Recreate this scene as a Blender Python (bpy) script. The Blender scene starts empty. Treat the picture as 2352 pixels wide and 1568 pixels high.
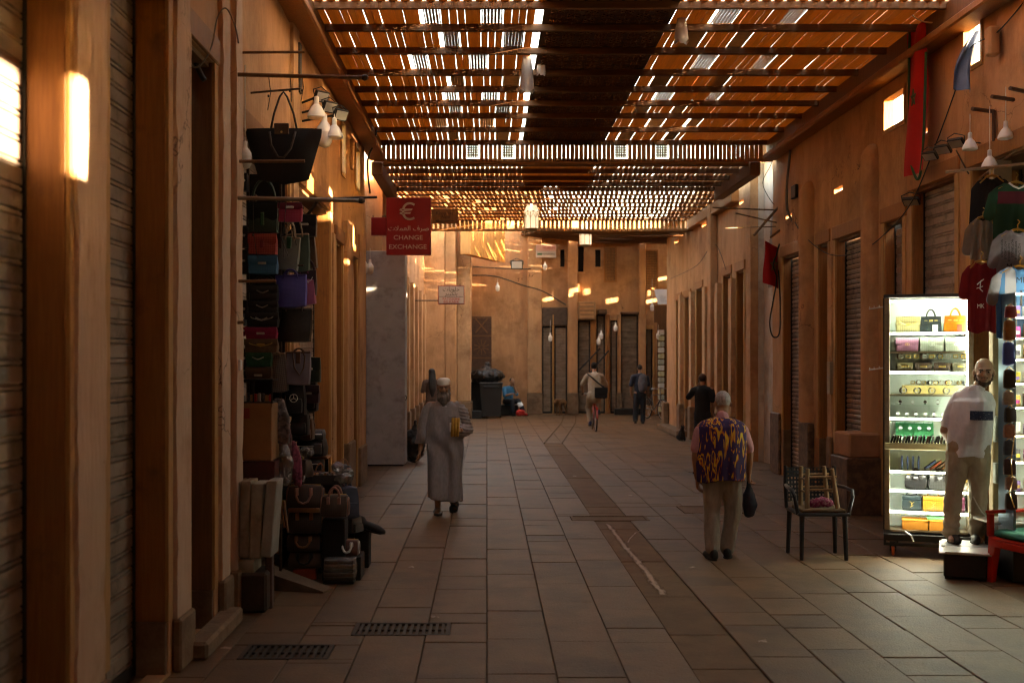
# Covered souk street, early morning.  Metres; camera looks along +Y.
import bpy, bmesh, math, random
from mathutils import Vector, Matrix, noise
from math import sin, cos, pi, radians, sqrt, atan2, tan

S = bpy.context.scene
COL = S.collection
# ------------------------------------------------------------------ camera
FPX, CX, CY, CH = 2613.0, 1118.0, 820.0, 2.0      # photo measured at 2352 px width
cam_d = bpy.data.cameras.new("camera")
cam_d.sensor_width = 36.0
cam_d.lens = FPX / 2352.0 * 36.0
cam_d.shift_x = (1176.0 - CX) / 2352.0
cam_d.shift_y = (CY - 784.0) / 2352.0
cam_d.clip_end = 600
cam_d.dof.use_dof = True
cam_d.dof.focus_distance = 13.0
cam_d.dof.aperture_fstop = 2.0
cam = bpy.data.objects.new("camera", cam_d)
COL.objects.link(cam)
cam.location = (0, 0, CH)
cam.rotation_euler = (radians(90), 0, 0)
S.camera = cam
# ------------------------------------------------------------------ light
SUN = Vector((-1.0, 0.41, -0.178)).normalized()      # travel direction of sunlight
w = bpy.data.worlds.new("World"); S.world = w; w.use_nodes = True
nt = w.node_tree
sky = nt.nodes.new('ShaderNodeTexSky'); sky.sky_type = 'NISHITA'
sky.sun_disc = False
sky.sun_elevation = math.asin(-SUN.z)
sky.sun_rotation = atan2(-SUN.x, -SUN.y)
sky.air_density = 1.0; sky.dust_density = 2.2; sky.ozone_density = 1.0
bg = nt.nodes['Background']
bg.inputs['Strength'].default_value = 0.15
nt.links.new(sky.outputs[0], bg.inputs[0])
sl = bpy.data.lights.new("sun", 'SUN'); sl.energy = 3.0; sl.angle = radians(0.5); sl.color = (1.0, 0.92, 0.80)
so = bpy.data.objects.new("sun", sl); COL.objects.link(so)
so.rotation_euler = SUN.to_track_quat('-Z', 'Y').to_euler()
so.location = (30, -10, 12)
# ------------------------------------------------------------------ view
vs = S.view_settings
vs.view_transform = 'Standard'; vs.look = 'None'; vs.gamma = 1.0; vs.use_curve_mapping = False
vs.exposure = 4.8
vs.use_white_balance = True
vs.white_balance_temperature = 10600; vs.white_balance_tint = 17
cy = S.cycles
cy.use_denoising = True
cy.use_adaptive_sampling = True; cy.adaptive_threshold = 0.025
cy.pixel_filter_type = 'BLACKMAN_HARRIS'; cy.filter_width = 1.15
cy.max_bounces = 6; cy.diffuse_bounces = 4; cy.glossy_bounces = 2; cy.transmission_bounces = 4; cy.transparent_max_bounces = 8
cy.sample_clamp_indirect = 6.0
cy.caustics_reflective = False; cy.caustics_refractive = False

R = random.Random(7)
def PX(x, Y): return (x - CX) / FPX * Y
def PZ(y, Y): return CH + (CY - y) / FPX * Y
def YF(y): return CH * FPX / (y - CY)

# ------------------------------------------------------------------ mesh helpers
class MB:
    def __init__(s): s.v = []; s.f = []
    def quad(s, a, b, c, d):
        n = len(s.v); s.v += [a, b, c, d]; s.f.append((n, n+1, n+2, n+3))
    def tri(s, a, b, c):
        n = len(s.v); s.v += [a, b, c]; s.f.append((n, n+1, n+2))
    def box(s, x0, x1, y0, y1, z0, z1, M=None):
        n = len(s.v)
        p = [(x0,y0,z0),(x1,y0,z0),(x1,y1,z0),(x0,y1,z0),(x0,y0,z1),(x1,y0,z1),(x1,y1,z1),(x0,y1,z1)]
        if M is not None: p = [tuple(M @ Vector(q)) for q in p]
        s.v += p
        s.f += [tuple(n+i for i in q) for q in ((3,2,1,0),(4,5,6,7),(0,1,5,4),(1,2,6,5),(2,3,7,6),(3,0,4,7))]
        return s
    def bev(s, x0, x1, y0, y1, z0, z1, b=0.01, M=None, seg=1):
        bm = bmesh.new()
        bmesh.ops.create_cube(bm, size=1)
        for v in bm.verts:
            v.co = Vector(((x0+x1)/2+v.co.x*(x1-x0), (y0+y1)/2+v.co.y*(y1-y0), (z0+z1)/2+v.co.z*(z1-z0)))
        b = min(b, abs(x1-x0)*.45, abs(y1-y0)*.45, abs(z1-z0)*.45)
        bmesh.ops.bevel(bm, geom=bm.edges[:], offset=b, segments=seg, affect='EDGES', profile=0.5)
        s.addbm(bm, M); return s
    def addbm(s, bm, M=None, free=True):
        n = len(s.v); bm.verts.index_update()
        for v in bm.verts: s.v.append(tuple(M @ v.co) if M is not None else tuple(v.co))
        for f in bm.faces: s.f.append(tuple(n+v.index for v in f.verts))
        if free: bm.free()
    def add(s, o, M=None):
        n = len(s.v)
        s.v += [tuple(M @ Vector(q)) for q in o.v] if M is not None else o.v
        s.f += [tuple(n+i for i in f) for f in o.f]; return s
    def tube(s, pts, r, n=8, cap=True):
        pts = [Vector(p) for p in pts]
        if not hasattr(r, '__len__'): r = [r]*len(pts)
        base = len(s.v); up = None
        for i, p in enumerate(pts):
            t = (pts[min(i+1, len(pts)-1)] - pts[max(i-1, 0)])
            if t.length < 1e-9: t = Vector((0,0,1))
            t.normalize()
            if up is None:
                up = Vector((0,0,1)) if abs(t.z) < .9 else Vector((1,0,0))
            a = up - t*up.dot(t)
            if a.length < 1e-6: a = t.orthogonal()
            a.normalize(); b = t.cross(a); up = a
            for k in range(n):
                an = 2*pi*k/n
                s.v.append(tuple(p + a*(cos(an)*r[i]) + b*(sin(an)*r[i])))
        for i in range(len(pts)-1):
            for k in range(n):
                k2 = (k+1) % n
                s.f.append((base+i*n+k, base+i*n+k2, base+(i+1)*n+k2, base+(i+1)*n+k))
        if cap:
            s.f.append(tuple(base+k for k in range(n))[::-1])
            e = base+(len(pts)-1)*n
            s.f.append(tuple(e+k for k in range(n)))
        return s
    def lathe(s, prof, n=16, M=None, c=(0,0,0)):
        base = len(s.v)
        for (r, z) in prof:
            for k in range(n):
                an = 2*pi*k/n
                q = Vector((c[0]+cos(an)*r, c[1]+sin(an)*r, c[2]+z))
                s.v.append(tuple(M @ q) if M is not None else tuple(q))
        for i in range(len(prof)-1):
            for k in range(n):
                k2 = (k+1) % n
                s.f.append((base+i*n+k, base+i*n+k2, base+(i+1)*n+k2, base+(i+1)*n+k))
        s.f.append(tuple(base+k for k in range(n))[::-1])
        e = base+(len(prof)-1)*n
        s.f.append(tuple(e+k for k in range(n)))
        return s
    def prism(s, poly, d0, d1, fn):
        """poly: list of (a,b); fn(a,b,d)->xyz"""
        n = len(s.v); m = len(poly)
        s.v += [tuple(fn(a,b,d0)) for a,b in poly] + [tuple(fn(a,b,d1)) for a,b in poly]
        s.f.append(tuple(range(n, n+m))); s.f.append(tuple(range(n+m, n+2*m))[::-1])
        for i in range(m):
            j = (i+1) % m; s.f.append((n+i, n+m+i, n+m+j, n+j))
        return s
    def grid(s, nu, nv, fn, closeu=False):
        base = len(s.v)
        for j in range(nv):
            for i in range(nu): s.v.append(tuple(fn(i/(nu-1) if not closeu else i/nu, j/(nv-1))))
        for j in range(nv-1):
            for i in range(nu if closeu else nu-1):
                i2 = (i+1) % nu
                s.f.append((base+j*nu+i, base+j*nu+i2, base+(j+1)*nu+i2, base+(j+1)*nu+i))
        return s
    def mesh(s, name, mat, smooth=False, fixn=True):
        me = bpy.data.meshes.new(name)
        me.from_pydata(s.v, [], s.f)
        if fixn:
            bm = bmesh.new(); bm.from_mesh(me)
            bmesh.ops.recalc_face_normals(bm, faces=bm.faces[:]); bm.to_mesh(me); bm.free()
        if mat is not None: me.materials.append(mat)
        if smooth:
            me.polygons.foreach_set('use_smooth', [True]*len(me.polygons))
            if smooth is not True: me.set_sharp_from_angle(angle=radians(smooth))
        return me
    def build(s, name, mat, parent=None, smooth=False, kind=None, fixn=True):
        return link(name, s.mesh(name, mat, smooth, fixn), parent, kind=kind)

def link(name, me, parent=None, loc=None, M=None, kind=None):
    o = bpy.data.objects.new(name, me); COL.objects.link(o)
    if parent is not None: o.parent = parent
    if loc is not None: o.location = loc
    if M is not None: o.matrix_basis = M
    if kind: o['kind'] = kind
    return o
def tag(o, label, cat, group=None, kind=None):
    if label: o['label'] = label
    if cat: o['category'] = cat
    if group: o['group'] = group
    if kind: o['kind'] = kind
    return o
def thing(name, label, cat, loc=(0,0,0), rz=0.0, group=None):
    o = bpy.data.objects.new(name, None); COL.objects.link(o)
    o.empty_display_size = .1
    o.location = loc; o.rotation_euler = (0,0,rz)
    return tag(o, label, cat, group)
def copy_tree(o, parent=None):
    c = o.copy(); COL.objects.link(c); c.parent = parent
    for ch in list(o.children): copy_tree(ch, c)
    return c
def TR(x=0, y=0, z=0, rz=0.0, ry=0.0, rx=0.0, s=1.0):
    return Matrix.Translation((x,y,z)) @ Matrix.Rotation(rz,4,'Z') @ Matrix.Rotation(ry,4,'Y') @ Matrix.Rotation(rx,4,'X') @ Matrix.Scale(s,4)
def nz(x, y, z, s=1.0): return noise.noise(Vector((x*s, y*s, z*s)))

# ------------------------------------------------------------------ materials
MC = {}
def mat(name, col, col2=None, rough=.7, scale=6.0, stretch=(1,1,1), contrast=(.35,.65), bump=.0, bscale=60.0, metal=0.0,
        rnd=0.0, spec=.4, dirt=None, dscale=1.2, dcon=(.5,.75), emit=None, estr=0.0, trans=0.0, alpha=1.0, coat=0.0, sub=None, wear=None, crack=False):
    if name in MC: return MC[name]
    m = bpy.data.materials.new(name); m.use_nodes = True
    n = m.node_tree.nodes; l = m.node_tree.links
    b = n['Principled BSDF']
    b.inputs['Roughness'].default_value = rough; b.inputs['Metallic'].default_value = metal
    b.inputs['Specular IOR Level'].default_value = spec
    tc = n.new('ShaderNodeTexCoord'); oi = n.new('ShaderNodeObjectInfo')
    va = n.new('ShaderNodeVectorMath'); va.operation = 'SCALE'; va.inputs[0].default_value = (37, 91, 53)
    l.new(oi.outputs['Random'], va.inputs['Scale'])
    ad = n.new('ShaderNodeVectorMath'); ad.operation = 'ADD'
    l.new(tc.outputs['Object'], ad.inputs[0]); l.new(va.outputs[0], ad.inputs[1])
    mp = n.new('ShaderNodeMapping'); mp.inputs['Scale'].default_value = stretch
    l.new(ad.outputs[0], mp.inputs['Vector'])
    vec = mp.outputs[0]; out = None
    if col2 is not None:
        t = n.new('ShaderNodeTexNoise'); t.inputs['Scale'].default_value = scale; t.inputs['Detail'].default_value = 5
        t.inputs['Roughness'].default_value = .62
        l.new(vec, t.inputs['Vector'])
        cr = n.new('ShaderNodeValToRGB')
        cr.color_ramp.elements[0].position = contrast[0]; cr.color_ramp.elements[1].position = contrast[1]
        cr.color_ramp.elements[0].color = (*col, 1); cr.color_ramp.elements[1].color = (*col2, 1)
        l.new(t.outputs['Fac'], cr.inputs[0]); out = cr.outputs[0]
    if dirt is not None:
        t2 = n.new('ShaderNodeTexNoise'); t2.inputs['Scale'].default_value = dscale; t2.inputs['Detail'].default_value = 7
        t2.inputs['Roughness'].default_value = .7
        l.new(ad.outputs[0], t2.inputs['Vector'])
        mr = n.new('ShaderNodeMapRange'); mr.inputs[1].default_value = dcon[0]; mr.inputs[2].default_value = dcon[1]
        l.new(t2.outputs['Fac'], mr.inputs[0])
        mx = n.new('ShaderNodeMix'); mx.data_type = 'RGBA'
        l.new(mr.outputs[0], mx.inputs[0])
        if out is not None: l.new(out, mx.inputs[6])
        else: mx.inputs[6].default_value = (*col, 1)
        mx.inputs[7].default_value = (*dirt, 1); out = mx.outputs[2]
    if wear is not None:
        t3 = n.new('ShaderNodeTexNoise'); t3.inputs['Scale'].default_value = 9.0; t3.inputs['Detail'].default_value = 9
        t3.inputs['Roughness'].default_value = .8
        l.new(ad.outputs[0], t3.inputs['Vector'])
        mr3 = n.new('ShaderNodeMapRange'); mr3.inputs[1].default_value = .62; mr3.inputs[2].default_value = .70
        l.new(t3.outputs['Fac'], mr3.inputs[0])
        mx3 = n.new('ShaderNodeMix'); mx3.data_type = 'RGBA'; l.new(mr3.outputs[0], mx3.inputs[0])
        if out is not None: l.new(out, mx3.inputs[6])
        else: mx3.inputs[6].default_value = (*col, 1)
        mx3.inputs[7].default_value = (*wear, 1); out = mx3.outputs[2]
    if crack:
        vo = n.new('ShaderNodeTexVoronoi'); vo.feature = 'DISTANCE_TO_EDGE'; vo.inputs['Scale'].default_value = 1.1
        nd = n.new('ShaderNodeTexNoise'); nd.inputs['Scale'].default_value = 3.0; nd.inputs['Detail'].default_value = 6
        l.new(ad.outputs[0], nd.inputs['Vector'])
        mv = n.new('ShaderNodeMix'); mv.data_type = 'VECTOR'; mv.inputs[0].default_value = .35
        l.new(ad.outputs[0], mv.inputs[4]); l.new(nd.outputs['Color'], mv.inputs[5]); l.new(mv.outputs[1], vo.inputs['Vector'])
        mk = n.new('ShaderNodeMapRange'); mk.inputs[1].default_value = .0; mk.inputs[2].default_value = .0055; mk.inputs[3].default_value = 1; mk.inputs[4].default_value = 0
        l.new(vo.outputs['Distance'], mk.inputs[0])
        n2 = n.new('ShaderNodeTexNoise'); n2.inputs['Scale'].default_value = .8; l.new(ad.outputs[0], n2.inputs['Vector'])
        m4 = n.new('ShaderNodeMapRange'); m4.inputs[1].default_value = .54; m4.inputs[2].default_value = .66; l.new(n2.outputs['Fac'], m4.inputs[0])
        mm = n.new('ShaderNodeMath'); mm.operation = 'MULTIPLY'; l.new(mk.outputs[0], mm.inputs[0]); l.new(m4.outputs[0], mm.inputs[1])
        mc = n.new('ShaderNodeMix'); mc.data_type = 'RGBA'; l.new(mm.outputs[0], mc.inputs[0]); l.new(out, mc.inputs[6]); mc.inputs[7].default_value = (.06,.03,.015,1); out = mc.outputs[2]
    if rnd > 0:
        hs = n.new('ShaderNodeHueSaturation')
        mr2 = n.new('ShaderNodeMapRange'); mr2.inputs[3].default_value = 1-rnd; mr2.inputs[4].default_value = 1+rnd
        l.new(oi.outputs['Random'], mr2.inputs[0]); l.new(mr2.outputs[0], hs.inputs['Value'])
        if out is not None: l.new(out, hs.inputs['Color'])
        else: hs.inputs['Color'].default_value = (*col, 1)
        out = hs.outputs[0]
    if out is not None: l.new(out, b.inputs['Base Color'])
    else: b.inputs['Base Color'].default_value = (*col, 1)
    if bump > 0:
        t = n.new('ShaderNodeTexNoise'); t.inputs['Scale'].default_value = bscale; t.inputs['Detail'].default_value = 6
        l.new(vec, t.inputs['Vector'])
        bp = n.new('ShaderNodeBump'); bp.inputs['Strength'].default_value = bump; bp.inputs['Distance'].default_value = .02
        l.new(t.outputs['Fac'], bp.inputs['Height']); l.new(bp.outputs[0], b.inputs['Normal'])
    if emit is not None:
        b.inputs['Emission Color'].default_value = (*emit, 1); b.inputs['Emission Strength'].default_value = estr
    if trans: b.inputs['Transmission Weight'].default_value = trans
    if alpha < 1: b.inputs['Alpha'].default_value = alpha
    if coat: b.inputs['Coat Weight'].default_value = coat
    if sub: b.inputs['Subsurface Weight'].default_value = sub
    MC[name] = m; return m

PLASTER = mat('plaster_tan', (.54,.285,.142), (.40,.198,.094), .9, 3.2, (1,1,.22), (.3,.7), .5, 22, dirt=(.20,.09,.038), dscale=.9, dcon=(.47,.76), wear=(.47,.28,.16), crack=True)
PLASTER_P = mat('plaster_pinkish', (.56,.33,.175), (.45,.245,.125), .9, 3.0, (1,1,.22), (.3,.7), .5, 25, dirt=(.19,.085,.038), dscale=1.1, dcon=(.48,.78), wear=(.27,.13,.06), crack=True)
PLASTER_LIT = mat('plaster_street_lit', (.62,.42,.30), (.52,.33,.22), .9, 3.0, (1,1,.22), (.3,.7), .5, 25, dirt=(.36,.20,.11), dscale=1.4, dcon=(.5,.8), wear=(.36,.19,.10), crack=True)  # paler pink puts light from the street into the near piers' colour
PLASTER_W = mat('plaster_whitewash', (.55,.46,.38), (.42,.33,.26), .9, 2.5, (1,1,.6), (.3,.7), .4, 20, dirt=(.28,.20,.15), dscale=1.6)
PLINTH = mat('plinth_render', (.24,.15,.09), (.16,.09,.05), .85, 7, (1,1,1), (.35,.65), .4, 30, dirt=(.10,.06,.035), dscale=2.2)
STONE_D = mat('plinth_marbled', (.17,.09,.05), (.08,.04,.025), .5, 9, (1,1,1), (.42,.58), .15, 30)
WOOD_O = mat('cedar_wood', (.36,.145,.042), (.25,.092,.026), .6, 9, (6,6,.35), (.3,.7), .12, 40, rnd=.10, dirt=(.18,.075,.028), dscale=3, dcon=(.58,.72))
WOOD_D = mat('stained_wood', (.19,.085,.034), (.12,.052,.021), .65, 9, (5,5,.3), (.3,.7), .12, 40, rnd=.18)
WOOD_ED = mat('wood_edge', (.50,.27,.10), (.36,.17,.055), .6, 30, (3,3,.15), (.35,.65), .1, 60)
ROOFW = mat('roof_slat_wood', (.46,.20,.066), (.30,.12,.04), .6, 8, (7,.5,7), (.3,.7), .1, 40, rnd=.32)
ROOFB = mat('roof_beam_wood', (.18,.076,.03), (.11,.045,.018), .6, 8, (.5,6,6), (.3,.7), .1, 40, rnd=.15)
METAL_SH = mat('shutter_metal', (.36,.28,.23), (.26,.195,.155), .45, 3, (1,1,2), (.3,.7), .05, 30, metal=.25, rnd=.10, dirt=(.10,.07,.05), dscale=5, dcon=(.5,.7))
METAL_BR = mat('shutter_brown', (.24,.14,.09), (.17,.095,.06), .38, 3, (1,1,2), (.3,.7), .05, 30, metal=.4, rnd=.12, dirt=(.10,.055,.035), dscale=4)
METAL_GR = mat('metal_grey', (.46,.46,.47), (.40,.40,.41), .5, 4, bump=.05, metal=.25, dirt=(.22,.20,.19), dscale=3)
BLACKM = mat('black_metal', (.02,.018,.016), rough=.45, metal=.3)
IRON = mat('iron_rod', (.10,.065,.04), (.05,.03,.02), .5, 30, metal=.6)
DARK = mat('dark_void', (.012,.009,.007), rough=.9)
WHITE_PL = mat('white_plastic', (.78,.76,.72), rough=.35)
CORDW = mat('cord_white', (.6,.55,.48), rough=.6)
CORDB = mat('cord_black', (.02,.018,.015), rough=.6)
PAVE = mat('paver_stone', (.175,.096,.044), (.125,.067,.030), .58, 2.2, (1,1,1), (.28,.72), .3, 60, rnd=.06, dirt=(.070,.038,.018), dscale=1.3, dcon=(.45,.72), spec=.45, wear=(.19,.12,.07))
PAVE_B = mat('paver_bed', (.075,.044,.022), rough=.95)
CHANNEL = mat('channel_stone', (.165,.090,.042), (.120,.064,.029), .8, 4, bump=.3, bscale=50, rnd=.1, dirt=(.095,.052,.024), dscale=3)
CHALK = mat('plaster_spill', (.42,.32,.26), (.22,.16,.12), .9, 12, contrast=(.4,.6))

for _m,_c,_f in ((ROOFW,(.60,.29,.10),.165),):
    _n=_m.node_tree.nodes; _l=_m.node_tree.links; _o=_n['Material Output']; _b=_n['Principled BSDF']
    _t=_n.new('ShaderNodeBsdfTranslucent'); _t.inputs[0].default_value=(*_c,1); _x=_n.new('ShaderNodeMixShader'); _x.inputs[0].default_value=_f
    _l.new(_b.outputs[0],_x.inputs[1]); _l.new(_t.outputs[0],_x.inputs[2]); _l.new(_x.outputs[0],_o.inputs[0])
# ================================================================== GROUND
g = MB(); g.quad((-300,-300,-.12),(300,-300,-.12),(300,300,-.12),(-300,300,-.12))
g.build('ground', mat('ground_earth', (.20,.13,.08), (.14,.09,.055), .95, .5), kind='structure')
pv = MB(); pv.box(-2.6,14,-14,46,-.11,-.018)
pave = pv.build('pavement', PAVE_B, kind='structure')
GRATES = [(-.98,-.27,8.20,8.58), (-1.66,-1.06,7.55,7.93), (2.55,3.3,14.6,15.3), (1.05,2.0,13.95,14.35)]
cand = []
def paver_strip(x0, x1, y0, y1, kind):
    y = y0
    while y < y1-.05:
        L = R.choice((.62,.75,.9,.9,1.05,1.3,.42))
        ye = min(y+L, y1)
        if y1-ye < .3: ye = y1
        cand.append((x0, x1, y, ye, kind)); y = ye
k = -6
for k in range(-6, 16):
    x0 = k*.44; x1 = x0+.44
    if x1 < -2.5 or x0 > 6.6: continue
    ch = (k == 3)
    paver_strip(max(x0,-2.5), x1, 5.8+R.random()*.5, 26.5 if ch else 41.0, 'c' if ch else 'p')
    if ch: paver_strip(x0,x1,26.5,41.0,'p')
# channel bends towards the far corner
bendM = []
def cut(c):
    """drop pavers that hold a grate, keep the pieces around it"""
    x0,x1,y0,y1,kd = c; out=[c]
    for gx0,gx1,gy0,gy1 in GRATES:
        nx=[]
        for (a0,a1,b0,b1,q) in out:
            if a1<=gx0+.02 or a0>=gx1-.02 or b1<=gy0+.02 or b0>=gy1-.02: nx.append((a0,a1,b0,b1,q)); continue
            if gy0-b0>.05: nx.append((a0,a1,b0,gy0,q))
            if b1-gy1>.05: nx.append((a0,a1,gy1,b1,q))
            m0,m1=max(b0,gy0),min(b1,gy1)
            if gx0-a0>.05: nx.append((a0,gx0,m0,m1,q))
            if a1-gx1>.05: nx.append((gx1,a1,m0,m1,q))
        out=nx
    return out
cand = [d for c in cand for d in cut(c)]
def paver_mb(m, c, ox=0, oy=0, z=0):
    x0,x1,y0,y1,_ = c; e=.0032; b=.005
    x0+=e-ox; x1-=e+ox; y0+=e-oy; y1-=e+oy
    n=len(m.v)
    m.v += [(x0,y0,z-.03),(x1,y0,z-.03),(x1,y1,z-.03),(x0,y1,z-.03),(x0,y0,z-b),(x1,y0,z-b),(x1,y1,z-b),(x0,y1,z-b),
            (x0+b,y0+b,z),(x1-b,y0+b,z),(x1-b,y1-b,z),(x0+b,y1-b,z)]
    m.f += [tuple(n+i for i in q) for q in ((0,1,5,4),(1,2,6,5),(2,3,7,6),(3,0,4,7),(4,5,9,8),(5,6,10,9),(6,7,11,10),(7,4,8,11),(8,9,10,11))]
vis = []
for c in cand:
    xm,ym=(c[0]+c[1])/2,(c[2]+c[3])/2
    px=CX+FPX*xm/ym
    sh = (c[1]-c[0])*(c[3]-c[2])/ym**3 if -60<px<2420 and ym>6.9 else 0
    vis.append((sh,c))
vis.sort(key=lambda t:-t[0])
rest = {'p':MB(),'c':MB()}
for i,(sh,c) in enumerate(vis):
    z = -.002+R.uniform(-.0035,.0035) - (.008 if c[4]=='c' else 0)
    if i<296 and sh>0:
        m=MB(); xm,ym=(c[0]+c[1])/2,(c[2]+c[3])/2
        paver_mb(m,c,xm,ym)
        # a slightly tilted, worn slab
        o=m.build('paver', CHANNEL if c[4]=='c' else PAVE, pave, fixn=False)
        o.location=(xm,ym,z); o.rotation_euler=(R.gauss(0,.002),R.gauss(0,.003),R.gauss(0,.0015))
    else: paver_mb(rest[c[4]],c,z=z)
rest['p'].build('far_paving', PAVE, pave, kind='stuff', fixn=False)
rest['c'].build('far_channel', CHANNEL, pave, kind='stuff', fixn=False)
m=MB()   # the bent end of the channel, laid over the far slabs as a low kerb line
for s in (0,.42):
    m.tube([(1.34+s,26.5,0.004),(2.28+s,34.6,0.004),(2.6+s,38.5,.004)],.012,6)
m.build('channel_edge', PAVE_B, pave)
GR_M = mat('grate_iron', (.035,.026,.02), (.06,.045,.033), .6, 20, metal=.5)
for i,(x0,x1,y0,y1) in enumerate(GRATES):
    m=MB(); fr=.03
    m.box(x0,x1,y0,y0+fr,-.03,.002); m.box(x0,x1,y1-fr,y1,-.03,.002); m.box(x0,x0+fr,y0+fr,y1-fr,-.03,.002); m.box(x1-fr,x1,y0+fr,y1-fr,-.03,.002)
    solid = i in (2,3)
    fo=m.build('drain_grate', GR_M if not solid else CHANNEL, pave)
    if solid:
        m=MB(); m.box(x0+fr+.004,x1-fr-.004,y0+fr+.004,y1-fr-.004,-.03,-.006); m.build('cover_plate', CHANNEL, fo)
    else:
        n=int((x1-x0)/.05); bar=MB(); bar.box(-.011,.011,0,y1-y0-2*fr,-.025,0); bme=bar.mesh('bar',GR_M)
        for j in range(n):
            x=x0+fr+(x1-x0-2*fr)*(j+.5)/n
            link('bar',bme,fo,(x,y0+fr,-.001))
        mid=MB(); mid.box(x0+fr,x1-fr,(y0+y1)/2-.012,(y0+y1)/2+.012,-.02,-.003); mid.build('cross_bar',GR_M,fo)
# dried plaster spill along the channel
m=MB()
def blob(m,cx,cy_,r,z=.0025,n=9,sx=1,sy=1):
    b=len(m.v); m.v.append((cx,cy_,z))
    for k in range(n):
        a=2*pi*k/n; rr=r*(.6+.5*R.random()); m.v.append((cx+cos(a)*rr*sx,cy_+sin(a)*rr*sy,z))
    for k in range(n): m.f.append((b,b+1+k,b+1+(k+1)%n))
def chalk_mat():
    mt=bpy.data.materials.new('plaster_spill'); mt.use_nodes=True; N=mt.node_tree.nodes; l=mt.node_tree.links; bs=N['Principled BSDF']; bs.inputs['Base Color'].default_value=(.40,.29,.23,1); bs.inputs['Roughness'].default_value=.95
    tc=N.new('ShaderNodeTexCoord'); mp=N.new('ShaderNodeMapping'); mp.inputs['Scale'].default_value=(9,2.2,1); ns=N.new('ShaderNodeTexNoise'); ns.inputs['Scale'].default_value=4; ns.inputs['Detail'].default_value=9; ns.inputs['Roughness'].default_value=.75
    l.new(tc.outputs['Object'],mp.inputs[0]); l.new(mp.outputs[0],ns.inputs[0])
    sp=N.new('ShaderNodeSeparateXYZ'); l.new(tc.outputs['UV'],sp.inputs[0])
    m1=N.new('ShaderNodeMath'); m1.operation='SUBTRACT'; l.new(sp.outputs[0],m1.inputs[0]); m1.inputs[1].default_value=.5
    m2=N.new('ShaderNodeMath'); m2.operation='ABSOLUTE'; l.new(m1.outputs[0],m2.inputs[0])
    m3=N.new('ShaderNodeMath'); m3.operation='MULTIPLY_ADD'; l.new(m2.outputs[0],m3.inputs[0]); m3.inputs[1].default_value=-1.05; l.new(ns.outputs[0],m3.inputs[2])
    mr=N.new('ShaderNodeMapRange'); mr.inputs[1].default_value=.20; mr.inputs[2].default_value=.48; l.new(m3.outputs[0],mr.inputs[0]); l.new(mr.outputs[0],bs.inputs['Alpha'])
    return mt
CHK=chalk_mat()
def ribbon(pts,ws,z,name,label):
    me=bpy.data.meshes.new(name); vv=[];ff=[];uv=[]
    for i,(x,y) in enumerate(pts):
        w_=ws[i]; dx,dy=(pts[min(i+1,len(pts)-1)][0]-pts[max(i-1,0)][0],pts[min(i+1,len(pts)-1)][1]-pts[max(i-1,0)][1]); L=sqrt(dx*dx+dy*dy); nx,ny=-dy/L,dx/L
        vv+=[(x-nx*w_/2,y-ny*w_/2,z),(x+nx*w_/2,y+ny*w_/2,z)]
        if i: n=2*i; ff.append((n-2,n-1,n+1,n))
    me.from_pydata(vv,[],ff); ul=me.uv_layers.new()
    for p in me.polygons:
        for li in p.loop_indices: vi=me.loops[li].vertex_index; ul.data[li].uv=(vi%2,vi/len(vv))
    me.materials.append(CHK); o=link(name,me); tag(o,label,'spill',kind='stuff'); return o
ribbon([(1.44+.006*sin(i*.9)+.004*i,13.6-.31*i) for i in range(14)],[.13+.03*(i%3)/2+.003*i for i in range(14)],.0075,'plaster_spill','pale dried plaster streak running down the drain channel')
ribbon([(1.52,12.25),(1.60,12.6),(1.70,12.95),(1.80,13.15)],[.05,.07,.07,.05],.0085,'plaster_spill','short pale branch of the dried plaster streak')
ribbon([(1.02,12.75),(1.12,12.66),(1.25,12.6)],[.06,.10,.05],.0085,'plaster_spill','small pale plaster smear beside the drain channel')
# small litter on the slabs
LIT = mat('paper_litter',(.55,.45,.38),(.4,.3,.24),.8,20)
for i,(px,py) in enumerate(((1218,1002),(1320,1094),(1448,1139),(1000,1420),(520,1490),(1490,960),(1440,1262),(1590,1305),(1750,1475),(945,1305))):
    Y=YF(py); x=PX(px,Y); m=MB(); s=.03 if py>1000 else .07
    m.grid(4,4,lambda u,v:(x+(u-.5)*s*2+R.gauss(0,s*.15),Y+(v-.5)*s*1.6+R.gauss(0,s*.1),.008+.012*R.random()))
    tag(m.build('paper_scrap',LIT),'crumpled pale scrap of paper lying on the paving slabs','litter','scraps of litter on the paving')

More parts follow.
